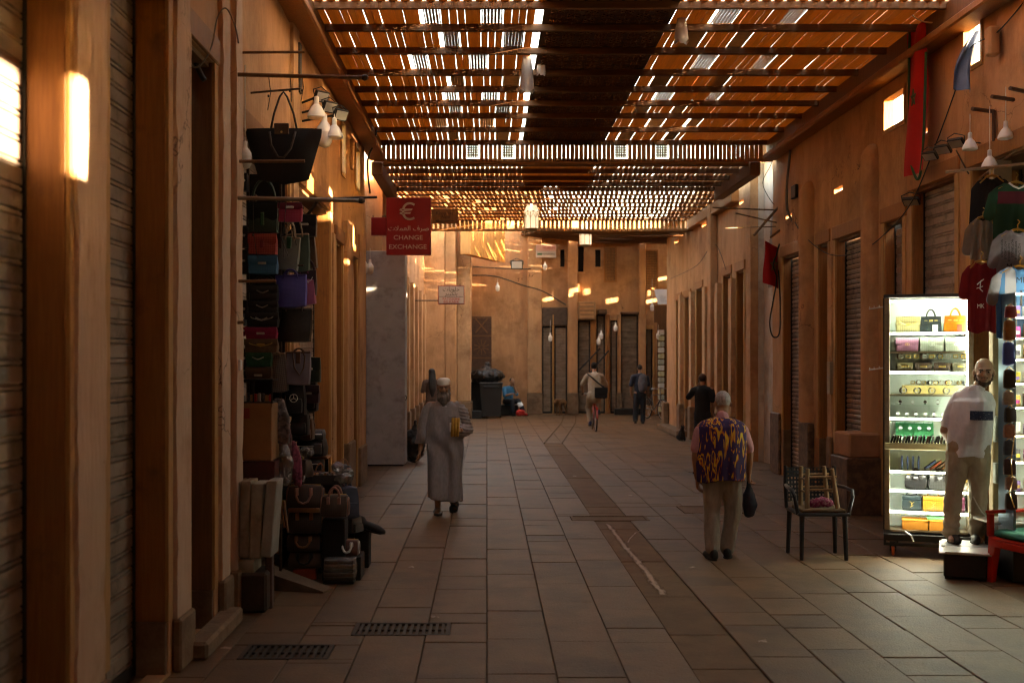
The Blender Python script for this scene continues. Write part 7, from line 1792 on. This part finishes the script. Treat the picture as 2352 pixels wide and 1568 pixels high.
jg=jersey('green football shirt with maroon chest band hung highest',PX(2340,10.5),10.55,PZ(418,10.5),.42,.62,stripe_mat('jersey_band',(.007,.055,.026),(.10,.008,.02),(.17,.36)),cl('green',(.007,.055,.026)),colm=WHITE_PL)
jw=jersey('white shirt printed with columns of small black writing',PX(2340,10.4),10.42,PZ(528,10.4),.38,.60,cl('white',(.22,.20,.22)),colm=cl('white',(.22,.20,.22)))
WR=mat('ink_black',(.03,.028,.03),rough=.8)
for i in range(6): text('NOTORIOUS',.028,TR(-.17+.032*i,-.052,-.17-.02*(i%3))@Matrix.Rotation(pi/2,4,'Y'),WR,jw)
text('M',.07,TR(-.11,-.07,-.34),WR,jw)
ja=jersey('white and sky blue striped football shirt numbered ten',PX(2343,10.3),10.30,PZ(612,10.3),.42,.66,stripe_mat('jersey_sky',(.27,.265,.285),(.03,.16,.32),(.10,.26,.42,.58,.74,.90)),cl('white2',(.27,.265,.285)),colm=cl('sky',(.03,.16,.32)))
text('MESSI',.075,TR(.02,-.072,-.13),WR,ja); text('10',.20,TR(.02,-.075,-.30),WR,ja,sx=.9)
jr=jersey('red football shirt with white crest and letters hung beside the shutter',PX(2256,10.6),10.62,PZ(600,10.6),.24,.66,cl('red',(.24,.006,.009)),rz=-.5)
text('MK',.055,TR(0,-.066,-.42),WHITE_PL,jr,sx=.8)
m=MB(); m.tube([(-.03,-.065,-.22),(0,-.068,-.19),(.03,-.066,-.17)],.005,5); m.tube([(0,-.068,-.19),(-.005,-.068,-.26),(.02,-.068,-.285)],.005,5); m.tube([(-.035,-.066,-.255),(.02,-.068,-.235)],.004,5); m.build('crest',WHITE_PL,jr)
jersey('plain beige shirt with long placket above the red one',PX(2258,10.75),10.75,PZ(500,10.75),.22,.40,cl('beige',(.22,.17,.12)),rz=-.5)
jersey('black long sleeved top hung behind the beige shirt',PX(2278,10.85),10.85,PZ(405,10.85),.26,.80,BLK,rz=-.4,sl=.55)
m=MB(); m.tube([(4.4,10.9,PZ(395,10.9)),(5.3,10.3,PZ(395,10.9)+.02)],.014,8); o=m.build('clothes_rail',POLE); tag(o,'wooden clothes rail across the doorway above the shirts','rail')
# meter boxes on the doorway post
for i,(a,b_) in enumerate(((955,1015),(1062,1110))):
    m=MB(); m.bev(PX(2285,10.9),PX(2303,10.9),10.88,10.95,PZ(b_,10.9),PZ(a,10.9),.008); o=m.build('meter_box',mat('box_greenish',(.20,.22,.18),(.14,.15,.12),.6,8)); tag(o,('grey green meter box on the post beside the stall holder','pale junction box lower on the same post')[i],'electric box')
m=MB(); m.bev(PX(2282,10.95),PX(2326,10.95),10.96,11.06,.02,3.9,.01); o=m.build('doorway_post',mat('post_paint',(.30,.22,.12),(.22,.16,.085),.7,6)); tag(o,'worn cream painted post between shutter and lit doorway','post')
# ================================================================== SIGNS, LAMPS, CABLES, FLAGS
REDS=mat('sign_red',(.30,.004,.010),(.25,.003,.008),.5,3)
SGW=mat('sign_letter',(.60,.50,.46),rough=.6)
rs_=thing('exchange_sign','square red currency exchange sign with euro symbol hanging over the lane','sign',(PX(939,20.0),20.0,0))
zc=lambda y:PZ(y,20.0); u=lambda x:PX(x,20.0)-rs_.location.x
m=MB(); m.bev(u(888),u(990),-.07,.07,zc(586),zc(455),.008); m.build('sign_box',REDS,rs_)
m=MB(); m.bev(u(853),u(887.5),-.05,.05,zc(541),zc(500),.006); m.build('bracket_box',REDS,rs_)
m=MB(); m.tube([(u(853),0,zc(520)),(-2.0-rs_.location.x,0,zc(520))],.025,8); m.build('bracket_arm',IRON,rs_)
def tx(s,x,y,h_,sx=1.0): return text(s,h_,TR(u(x),-.074,zc(y)),SGW,rs_,ex=.004,sx=sx)
tx('\u20ac',937,490,.42,1.1); tx('\ufe95\ufefc\ufee4\ufecc\ufedf\ufe8d \ufed1\ufeae\ufebb',939,526,.115,1.1); tx('CHANGE',938,547,.112,1.12); tx('EXCHANGE',937,568,.112,1.12)
wsn=thing('wooden_sign','brown wooden direction sign with arrow behind the red sign','sign',(PX(1021,21.5),21.5,0))
zz=lambda y:PZ(y,21.5); uu=lambda x:PX(x,21.5)-wsn.location.x
m=MB(); m.bev(uu(991),uu(1052),-.02,.02,zz(514),zz(480),.008); m.build('board',WOOD_O,wsn)
WL=mat('burnt_letter',(.10,.04,.015),rough=.8)
text('Kissariat',.095,TR(0,-.022,zz(490)),WL,wsn); text('Alam',.085,TR(.02,-.022,zz(498)),WL,wsn)
m=MB(); m.tube([(-.16,-.024,zz(508)),(.18,-.024,zz(508))],.007,5); m.tube([(-.10,-.024,zz(508)+.03),(-.17,-.024,zz(508)),(-.10,-.024,zz(508)-.03)],.007,5); m.build('arrow',WL,wsn)
m=MB(); m.tube([(uu(991)+.02,0,zz(497)),(-1.98-wsn.location.x,0,zz(497))],.012,6); m.build('bracket_arm',IRON,wsn)
ps=thing('bakery_sign','small white pastry shop sign with red border and arabic lettering','sign',(PX(1036.5,29.5),29.5,0))
zz=lambda y:PZ(y,29.5); uu=lambda x:PX(x,29.5)-ps.location.x
m=MB(); m.bev(uu(1006),uu(1067),-.04,.04,zz(699),zz(656),.008); m.build('red_border',mat('border_red',(.25,.03,.02),rough=.5),ps)
m=MB(); m.bev(uu(1008),uu(1065),-.046,-.041,zz(697),zz(658),.002); m.build('white_panel',mat('panel_white',(.55,.48,.42),rough=.5),ps)
INK=mat('sign_ink',(.05,.04,.03),rough=.7); INR=mat('sign_ink_red',(.45,.03,.02),rough=.7)
text('\ufe95\ufe8e\ufef3\ufeee\ufee0\ufea3',.15,TR(0,-.048,zz(664.5)),INK,ps); text('\ufeae\ufef4\ufe92\ufedc\ufee0\ufe91',.15,TR(0,-.048,zz(674.5)),INK,ps)
text('PATISSERIE',.095,TR(0,-.048,zz(687)),INR,ps,sx=1.0); text('BELKABIR',.095,TR(0,-.048,zz(694)),INR,ps,sx=1.0)
m=MB(); m.box(uu(1009),uu(1064),-.0485,-.0465,zz(682),zz(681)); m.build('divider',INK,ps)
m=MB(); m.tube([(uu(1007),0,zz(690)),(-1.98-ps.location.x,0,zz(690))],.014,6); m.build('bracket_arm',IRON,ps)
ms=thing('museum_sign','pale pink and white rectangular sign high on the far facade','sign',(PX(1254,39.9),39.86,0))
zz=lambda y:PZ(y,39.9); uu=lambda x:PX(x,39.9)-ms.location.x
m=MB(); m.bev(uu(1231),uu(1277),0,.03,zz(592),zz(562),.004); m.build('lower_panel',mat('panel_white',(.55,.48,.42)),ms)
m=MB(); m.box(uu(1231.5),uu(1276.5),-.004,-.001,zz(577),zz(563)); m.build('upper_panel',mat('panel_pink',(.62,.36,.30),rough=.6),ms)
text('MUSEUM',.11,TR(.1,-.006,zz(570)),INR,ms); text('MOUASSINE',.08,TR(.1,-.004,zz(584)),INK,ms)
m=MB(); m.bev(uu(1234),uu(1245),-.006,-.003,zz(586),zz(582),.001); m.build('logo_block',mat('logo_green',(.04,.14,.06),rough=.6),ms)
# tall grey metal cabinet against the left wall
gc=thing('metal_cabinet','tall plain grey sheet metal cabinet standing below the red sign','cabinet',(0,0,0))
X0,X1=PX(841,20.9),PX(930,20.9); zt=PZ(576,20.9); sm_=PZ(660,20.9)
m=MB(); m.bev(X0,X1,20.9,21.5,.03,sm_-.003,.006); m.build('lower_body',METAL_GR,gc)
m=MB(); m.bev(X0,X1,20.9,21.5,sm_,zt,.006); m.build('upper_body',METAL_GR,gc)
m=MB(); m.box(X0+.03,X1-.03,20.93,21.45,0,.03); m.build('plinth',BLACKM,gc)
m=MB(); m.tube([(X1+.004,20.98,1.2),(X1+.03,20.98,1.25),(X1+.004,20.98,1.3)],.008,6); m.build('handle',BLACKM,gc)
# black rubbish sacks
SACK=mat('bin_liner',(.016,.013,.012),rough=.3)
def sack(label,x,y,r,h_):
    m=MB(); ell(m,(0,0,h_*.42),(r,r*.9,h_*.42)); chain(m,[V(0,0,h_*.7),V(0.02,0,h_)],[r*.4,r*.15]); o=skinmesh(m,'rubbish_sack',SACK,None,.018,1,lambda co,n:.05*nz(co.x*7+x,co.y*7,co.z*7)+.02*nz(co.x*18,co.y*18,co.z*18)); o.location=(x,y,0); tag(o,label,'rubbish sack'); return o
sack('black rubbish sack beside the tall grey cabinet',PX(950,21.6),21.7,.22,.78)
bn=thing('wheelie_bin','dark wheeled bin in the bend of the lane','bin',(PX(1128,37.4),37.5,0))
m=MB(); m.v+=[(-.30,-.32,.06),(.30,-.32,.06),(.30,.32,.06),(-.30,.32,.06),(-.37,-.40,1.12),(.37,-.40,1.12),(.37,.38,1.12),(-.37,.38,1.12)]; m.f+=[(3,2,1,0),(0,1,5,4),(1,2,6,5),(2,3,7,6),(3,0,4,7),(4,5,6,7)]
BIN=mat('bin_plastic',(.022,.020,.018),rough=.5); m.build('bin_body',BIN,bn); m=MB(); m.bev(-.39,.39,-.42,.40,1.121,1.17,.02); m.build('lid',BIN,bn)
for s in (-1,1): m=MB(); m.tube([(s*.31-.03,.3,.09),(s*.31+.03,.3,.09)],.09,14); m.build('wheel',RUB,bn)
m=MB(); m.bev(-.25,.25,-.43,-.405,1.0,1.06,.01); m.build('lip',BIN,bn)
bn2=copy_tree(bn); bn2.location=(PX(1100,38.4),38.6,0); bn2['label']='dark wheeled bin half hidden at the corner behind the first'
s1=sack('bulging olive black tarpaulin sack heaped on the bins',PX(1118,37.9),38.0,.60,.62); s1.location.z=1.12
m=MB(); m.bev(PX(1084,37.0),PX(1106,37.0),36.95,37.2,0,.26,.02); o=m.build('old_suitcase',BLKL); tag(o,'small dark case on the ground before the bins','case')
# ------------------------------------------------------------------ lanterns
LANG=mat('lantern_glass',(.75,.70,.60),rough=.35,emit=(1.0,.88,.72),estr=.034); LANM=mat('lantern_brass',(.42,.28,.12),(.30,.19,.08),.4,20,metal=.7)  # faint emission stands in for daylight glowing through the panes
def lantern(label,px,ytop,ybot,Y):
    t=thing('lantern',label,'lantern',(PX(px,Y),Y,PZ(ybot,Y)),.2,'white panelled lanterns over the lane'); H=(ybot-ytop)/FPX*Y; r=H*.25
    m=MB(); m.lathe([(r*.2,-.04*H),(r*.75,.0),(r*.95,.05*H)],8); m.build('base',LANM,t)
    for k in range(8):
        a=2*pi*k/8+pi/8; a2=2*pi*(k+1)/8+pi/8; p=lambda a_,rr,z:(cos(a_)*rr,sin(a_)*rr,z); m=MB()
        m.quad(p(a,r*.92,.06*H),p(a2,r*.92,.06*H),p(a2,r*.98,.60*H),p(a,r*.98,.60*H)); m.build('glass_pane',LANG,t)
        m=MB(); m.tube([p(a,r*.97,.05*H),p(a,r*1.03,.62*H)],.008*H/.7,5); m.build('corner_bar',LANM,t)
        m=MB(); am=(a+a2)/2; rr=r*.96; m.tube([p(a,r*1.0,.40*H),p(am,rr,.56*H),p(a2,r*1.0,.40*H)],.006,5); m.build('arch_tracery',LANM,t)
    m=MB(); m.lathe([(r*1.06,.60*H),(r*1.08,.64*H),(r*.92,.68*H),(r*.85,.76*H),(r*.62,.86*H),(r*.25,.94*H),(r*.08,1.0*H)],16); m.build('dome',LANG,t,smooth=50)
    m=MB(); m.lathe([(r*1.1,.60*H),(r*1.1,.645*H)],8); m.build('rim',LANM,t)
    m=MB(); m.tube([(0,0,H),(0,0,5.34-PZ(ybot,Y))],.008,5); m.build('chain',LANM,t)
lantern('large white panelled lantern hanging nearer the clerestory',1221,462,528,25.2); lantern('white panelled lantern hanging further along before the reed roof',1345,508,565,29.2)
# ------------------------------------------------------------------ lamps
def bulb(label,px,py_top,py,Y,group,s=1.0,kind='bell'):
    x,y,z=at(px,py,Y); t=thing('pendant_lamp',label,'lamp',(x,y,z),0,group)
    if kind=='bell': m=MB(); m.lathe([(.055,0),(.062,.008),(.058,.03),(.035,.075),(.018,.092),(.016,.14),(.010,.145)],18); m.build('shade',WHITE_PL,t,smooth=40)
    else:
        m=MB(); m.lathe([(.006,-.10),(.034,-.09),(.05,-.06),(.052,.0)],18); m.build('globe',mat('bulb_white',(.72,.68,.62),rough=.4),t,smooth=50)
        m=MB(); m.lathe([(.054,.0),(.05,.03),(.03,.06),(.02,.075),(.018,.12),(.009,.125)],18); m.build('cap',WHITE_PL,t,smooth=40)
    m=MB(); m.tube([(0,0,.12),(0,0,max(.14,(PZ(py_top,Y)-z)/s))],.004,5); m.build('cord',CORDW,t)
    t.scale=(s,s,s); return t
LG='unlit white lamps hanging over the bag stall'
bulb('white globe lamp on a long cord beside the black tote',563,150,360,9.1,LG,1.0,'globe')
bulb('white bell lamp under the first floodlight bar',727,225,272,12.0,LG,1.6); bulb('white globe lamp between the two bell lamps by the tote',745,250,305,12.0,LG,1.6,'globe'); bulb('white bell lamp lowest beside the black tote',768,262,318,12.0,LG,1.5)
bulb('white bulb hanging before the tall grey cabinet',836,560,612,19.5,LG,1.3,'globe'); bulb('smaller white bulb just behind it at the grey cabinet',850,570,615,20.2,LG,1.2,'globe')
LR='unlit white lamps hanging over the clothes doorway'
bulb('white bell lamp on the lower bracket by the red banner',2228,262,345,11.2,LR,1.2); bulb('white bell lamp on the upper bracket',2310,200,320,10.8,LR,1.2); bulb('white bell lamp hanging lowest above the beige shirt',2273,245,386,10.8,LR,1.2)
def flood(label,x,y,Y,rz,group,s=1.0,tilt=-.3):
    t=thing('floodlight',label,'floodlight',at(x,y,Y),rz,group); t.rotation_euler=(tilt,0,rz); t.scale=(s,s,s)
    m=MB(); m.bev(-.085,.085,-.02,.02,-.06,.06,.006); m.build('housing',BLACKM,t); m=MB(); m.box(-.072,.072,-.0225,-.0205,-.048,.048); m.build('lens',mat('flood_lens',(.45,.42,.38),rough=.2),t)
    m=MB(); m.tube([(-.09,.0,0),(-.095,.04,.05),(0,.05,.09),(.095,.04,.05),(.09,0,0)],.006,5); m.build('yoke',BLACKM,t); return t
def bar(label,a,b_,r,mt,name='bracket_bar',cat='bracket'):
    m=MB(); m.tube([a,b_],r,8); o=m.build(name,mt); return tag(o,label,cat)
for i,(x,y,xb,yb,l) in enumerate(((738,222,692,224,'upper'),(757,246,690,247,'middle'),(782,264,705,267,'lower'))):
    flood(l+' small floodlight on the bars beside the black tote',x,y,12.1,.8,'floodlights above the bag stall',1.0,.5)
    bar(l+' black bar reaching from the wall to a floodlight by the tote',(-2.0,12.35,PZ(yb,12.1)),at(x-8,y,12.1),.013,BLACKM)
for i,(x,y,l) in enumerate(((2197,328,'first small floodlight of three under the bracket by the banner'),(2166,343,'middle small floodlight of three under the bracket'),(2136,358,'last small floodlight of three nearest the banner hem'))):
    flood(l,x,y,11.6+.35*i,-.9,'floodlights beside the red banner',.95,.9)
flood('floodlight hanging from the cable over the narrow shutter',2093,462,13.1,-.6,None,1.1,1.1)
FR=mat('bracket_wood',(.09,.04,.022),rough=.6)
for (x0,y0,x1,y1,Y,l) in ((2233,250,2336,252,11.1,'lower dark bracket arm of the clothes doorway lamps'),(2278,222,2352,224,10.7,'middle dark bracket arm of the clothes doorway lamps'),(2320,203,2360,204,10.5,'upper dark bracket arm of the clothes doorway lamps')):
    bar(l,at(x0,y0,Y),(5.0,Y+.1,PZ(y1,Y)),.02,FR)
m=MB(); m.tube([(4.97,11.15,PZ(252,11.1)),(4.97,11.15,PZ(322,11.1))],.02,6); o=m.build('bracket_brace',FR); tag(o,'dark upright piece of the lamp bracket on the wall','bracket')
for i,(a,b_) in enumerate((((2195,325),(2280,330)),((2280,330),(2282,395)),((2196,345),(2225,400)))):
    m=MB(); m.tube([at(*a,11.6),at(*b_,11.5)],.008,6); o=m.build('wire_frame',IRON); tag(o,('thin top rod of the wire frame under the banner lamps','thin upright rod of the wire frame under the banner lamps','slanting thin rod of the wire frame')[i],'rod')
m=MB(); m.tube([(4.98,11.5,PZ(400,11.2)),at(2352,330,10.6)],.012,8); o=m.build('cane_pole',POLE); tag(o,'pale cane pole sloping above the clothes doorway','pole')
# far lamp box and bulbs
flood('white faced floodlight on the cable across the far plaster wall',1187,608,39.0,0,None,2.4,.1)
for i,(x,y0,y1,Y) in enumerate(((1143,640,660,38.5),(1264,735,775,39.2),(1381,745,770,39.2),(1375,765,783,39.2),(1414,740,752,39.2),(1498,640,705,38.8),(1512,745,770,38.5),(1252,600,612,39.5))):
    bulb(('white bulb before the plain far wall','white bulb before the open dark shop','white bulb left of the slanting poles' if False else 'white bulb beside the slanting poles','lower bulb beside the slanting poles','white bell bulb above the wide shutter','white bulb under the lattice screen','pale bulb at the turning','small bulb under the pink sign')[i],x,y0,y1,Y,'far white bulbs',1.35,'globe')
for i,(a,b_) in enumerate((((1330,850),(1378,800)),((1352,860),(1398,805)))):
    bar('thin black pole slanting across the far shutters, '+('upper one' if i==0 else 'lower one'),at(*a,38.9),at(*b_,39.3),.03,BLACKM,'slanting_pole','pole')
# ------------------------------------------------------------------ cables
def cable(label,pts,Y,r=.006,mt=None,sag=0.0,Ys=None):
    q=[]
    for i,(x,y) in enumerate(pts): q.append(Vector(at(x,y,Ys[i] if Ys else Y)))
    # smooth
    out=[]
    for i in range(len(q)-1):
        p0,p1,p2,p3=q[max(i-1,0)],q[i],q[i+1],q[min(i+2,len(q)-1)]
        for k in range(6):
            t=k/6; out.append(.5*((2*p1)+(p2-p0)*t+(2*p0-5*p1+4*p2-p3)*t*t+(3*p1-p0-3*p2+p3)*t**3))
    out.append(q[-1]); m=MB(); m.tube(out,r,6); o=m.build('cable',mt or CORDB,smooth=True); tag(o,label,'cable')
cable('black cable dropping from the small window past the banner to the shutters',[(2352,5),(2290,75),(2225,115),(2192,215),(2148,335),(2095,462),(2040,530),(1975,578),(1905,584),(1850,545),(1822,505)],12,.007,CORDB,Ys=[10.6,11,11.6,12,12.4,13,14,15,16.3,17.6,18.6])
cable('pale cable looping from the roof to the top of the red banner',[(2075,0),(2095,35),(2130,52),(2180,45),(2230,10)],12.3,.008,CORDW,Ys=[12.6,12.5,12.4,12.2,11.9])
cable('thick grey conduit curving down the wall beside the half column',[(1815,345),(1808,420),(1808,480),(1822,510)],18.6,.022,mat('conduit_grey',(.16,.14,.12),rough=.6))
cable('thin black wires looping down the whitewashed alley wall',[(1790,330),(1770,380),(1752,420),(1770,460),(1790,480)],19.8,.006)
cable('thin wire sagging along the far shop row',[(1540,640),(1600,610),(1640,560),(1668,620)],24,.006,CORDB,Ys=[31,27,25,23.5])
cable('sagging cable across the plain far wall',[(1085,632),(1140,635),(1200,655),(1245,668),(1300,700)],39.7,.02)
cable('straight cable line across the far wall to the floodlight',[(1085,612),(1150,616),(1222,618)],39.75,.018)
cable('dark cable coil hanging down the upper wall by the red sign',[(865,300),(860,330),(846,360),(845,400),(850,445)],18.5,.016)
cable('grey wires tangled over the dark shutter opening',[(427,70),(435,110),(440,150),(460,150),(485,110),(500,40),(520,20),(540,60),(548,100)],8.1,.006,mat('wire_grey',(.25,.21,.18),rough=.6))
cable('thick black hose across the top of the dark shutter',[(445,130),(458,165),(470,185)],8.2,.02)
cable('white cable hanging down the post beside the dark purses',[(548,780),(545,830),(546,850)],8.95,.005,CORDW)
m=MB(); m.bev(PX(540,8.95),PX(556,8.95),8.9,8.96,PZ(850,8.95),PZ(826,8.95),.006); o=m.build('socket_box',WHITE_PL); tag(o,'small white electric socket on the plaster post beside the bags','socket')
cable('white cables behind the stall holder leading to the side table',[(2235,1140),(2255,1175),(2278,1198),(2262,1190),(2240,1185)],10.6,.006,CORDW)
cable('green garland cord hanging down the red banner edge',[(2090,70),(2088,150),(2089,300),(2093,375),(2107,412),(2116,385),(2122,300),(2127,120)],12.4,.016,mat('garland_green',(.02,.07,.025),rough=.9),Ys=[12.95,12.95,12.95,12.9,12.7,12.6,12.5,12.5])
# ------------------------------------------------------------------ banner and flags
FLR=mat('flag_red',(.45,.006,.008),(.38,.005,.007),.8,6)
def clothsheet(fn,nu,nv,name,mt,label,cat):
    m=MB(); m.grid(nu,nv,fn); o=m.build(name,mt,smooth=True); tag(o,label,cat); return o
bz0,bz1=PZ(65,12.75),PZ(398,12.75)
o=clothsheet(lambda a,b_:(4.80+.03*sin(b_*5+a*6)+.02*a,13.0-.52*a+.02*sin(b_*7),bz0+(bz1-bz0)*b_),12,24,'red_banner',FLR,'long narrow red banner with green garland hanging from the roof beam','banner')
star=MB(); 
for k in range(5):
    a=pi/2+k*4*pi/5; a2=pi/2+(k+1)*4*pi/5; star.tube([(4.775,12.74+.07*cos(a),4.9+.10*sin(a)),(4.775,12.74+.07*cos(a2),4.9+.10*sin(a2))],.007,5)
star.build('star_emblem',mat('star_green',(.05,.07,.02),rough=.8),o)
fz=lambda y:PZ(y,19.6)
o=clothsheet(lambda a,b_:(PX(1752,19.6)+(PX(1791,19.6)-PX(1752,19.6))*(1-a)+.01*sin(b_*6)-.015*b_*a,19.5+.06*sin(a*5+b_*2),fz(555)+(fz(650)-fz(555))*b_-.12*(1-a)),10,14,'red_flag',FLR,'red flag with worn green star hanging at the whitewashed alley','flag')
star=MB(); sx_,sz=PX(1772,19.6),fz(610)
for k in range(5):
    a=pi/2+k*4*pi/5; a2=pi/2+(k+1)*4*pi/5; star.tube([(sx_+.07*cos(a),19.42,sz+.12*sin(a)),(sx_+.07*cos(a2),19.42,sz+.12*sin(a2))],.009,5)
star.build('star_emblem',mat('star_worn',(.16,.10,.04),rough=.8),o)
cable('black knotted rope hanging in front of the red flag',[(1790,560),(1782,590),(1776,610),(1784,640),(1776,690),(1768,740),(1775,772),(1790,765),(1792,700),(1788,620)],19.35,.012)
TLc,TRc,BRc,BLc=[Vector(at(*q,Y)) for q,Y in (((2212,108),11.62),((2247,72),11.7),((2230,214),11.4),((2189,206),11.45))]
o=clothsheet(lambda a,b_:tuple(TLc.lerp(TRc,a).lerp(BLc.lerp(BRc,a),b_)+V(-.05*sin(pi*b_),-.05*sin(a*7+b_*3)-.06*sin(pi*a),.05*sin(pi*a)*(1-b_))),12,18,'blue_cloth',mat('cloth_bluegrey',(.07,.11,.19),(.05,.08,.14),.6,6),'blue grey cloth pulled out through the small square window','cloth')
m=MB(); m.bev(4.86,4.97,11.0,11.12,PZ(150,11.4),PZ(85,11.4),.02); o=m.build('wall_box',PLASTER); tag(o,'plain plastered box on the wall beside the cloth window','box')
# hanging plastic bags from the roof
PLB=mat('bag_film',(.66,.55,.48),rough=.35,trans=.35)
for i,(x,y0,y1,Y,w_,l) in enumerate(((1210,85,210,14.2,.085,'long milky plastic bag hanging from the roof slats'),(1243,95,170,14.6,.055,'shorter milky plastic bag beside the long one'),(1565,12,97,12.6,.075,'milky plastic bag with red tie hanging by the lattice strips'))):
    H=(y1-y0)/FPX*Y; x_,y_,z_=at(x,y0,Y); m=MB(); m.grid(14,14,lambda u,v:(x_+cos(2*pi*u)*w_*(.12+.9*v**.8)*(1+.2*sin(4*pi*u+v*3)),Y+sin(2*pi*u)*w_*.5*(.12+.8*v),z_-H*v-.03*sin(6*pi*u)*(v>.95)),closeu=True)
    m.tube([(x_,Y,z_),(x_,Y,ZR)],.004,5); o=m.build('plastic_bag',PLB,smooth=True); tag(o,l,'plastic bag')
# bundle of sticks over the alley
for i,(a,b_,r,l) in enumerate((((1637,477),(1795,483),.012,'longest thin cane sticking out over the alley mouth'),((1690,490),(1800,515),.012,'second cane slanting down over the alley mouth'),((1665,524),(1795,520),.009,'thin dark cane lowest over the alley mouth'),((1732,540),(1806,455),.022,'thick crooked branch rising over the alley mouth'),((1800,640),(1846,600),.014,'pale cane slanting across the doorway top by the flag'),((1770,545),(1822,505),.02,'knotted branch tied beside the flag'))):
    m=MB(); A,B=Vector(at(*a,19.2)),Vector(at(*b_,19.7)); m.tube([A+(B-A)*t+V(0,0,.015*nz(t*5+i,1,2)) for t in (0,.2,.4,.6,.8,1)],r,7); o=m.build('cane_stick',mat('cane_grey',(.24,.16,.10),(.16,.10,.06),.8,12)); tag(o,l,'stick')
# notice board and switch boxes on the walls
m=MB(); m.bev(4.93,4.985,16.35,16.5,PZ(905,16.4),PZ(830,16.4),.006); o=m.build('switch_box',mat('switch_beige',(.34,.25,.16),rough=.6)); tag(o,'narrow beige switch box on the pier between the two dark shutters','electric box')
m=MB(); m.bev(4.93,4.985,18.2,18.45,PZ(455,18.3),PZ(425,18.3),.01); o=m.build('junction_box',BLACKM); tag(o,'black junction box above the doorways where wires gather','electric box')
for i,(x,y0,y1,Y) in enumerate(((806,320,390,16.6),(660,100,215,11.9))):
    m=MB(); m.bev(-1.99,-1.94,Y-.06,Y+.06,PZ(y1,Y),PZ(y0,Y),.01); o=m.build('wall_board',(PLASTER_P,BLACKM)[i]); tag(o,('plain board fixed to the upper wall before the little windows','dark metal strip on the upper wall behind the tote poles')[i],'board')
# awning and goods in the turning
aw=thing('corrugated_awning','small corrugated awning over the bright goods at the turning','awning',(0,0,0))
m=MB(); m.grid(20,2,lambda a,b_:(PX(1507,38)+(PX(1545,38)-PX(1507,38))*a,37.6+.9*b_,PZ(700,38)+(.55*b_)+.02*sin(a*60))); m.build('sheet',METAL_GR,aw)
m=MB(); m.box(PX(1507,38),PX(1545,38),38.45,38.5,PZ(740,38),PZ(700,38)); m.build('fascia',WOOD_D,aw)
cd_=thing('goods_shelf','tall shelf of pale folded goods at the turning of the lane','shelf',(0,0,0))
m=MB(); m.box(PX(1511,38.6),PX(1545,38.6),38.7,38.75,0,PZ(740,38.6)); m.build('back_board',WOOD_D,cd_)
for j in range(14):
    m=MB(); z=.15+j*.2; m.bev(PX(1512,38.6),PX(1524,38.6),38.4,38.68,z,z+.17,.02); m.build('goods_pile',mat('goods%d'%(j%3),((.45,.40,.22),(.5,.47,.40),(.35,.36,.28))[j%3],rough=.8),cd_)
bk2=bicycle('old grey bicycle parked by the goods shelf at the turning',(PX(1505,36.5),36.6,.003),.35,mat('bike_grey',(.10,.09,.08),rough=.5))
for i,(x,Y,w_,h_,l) in enumerate(((1440,39.6,.9,.22,'low dark crate before the wide far shutter'),(1488,39.0,.35,.35,'small brown carton beside the backpack man'))):
    m=MB(); m.bev(PX(x,Y)-w_/2,PX(x,Y)+w_/2,Y-.2,Y,0,h_,.02); o=m.build('crate',(BLACKM,CARD)[i]); tag(o,l,'box')
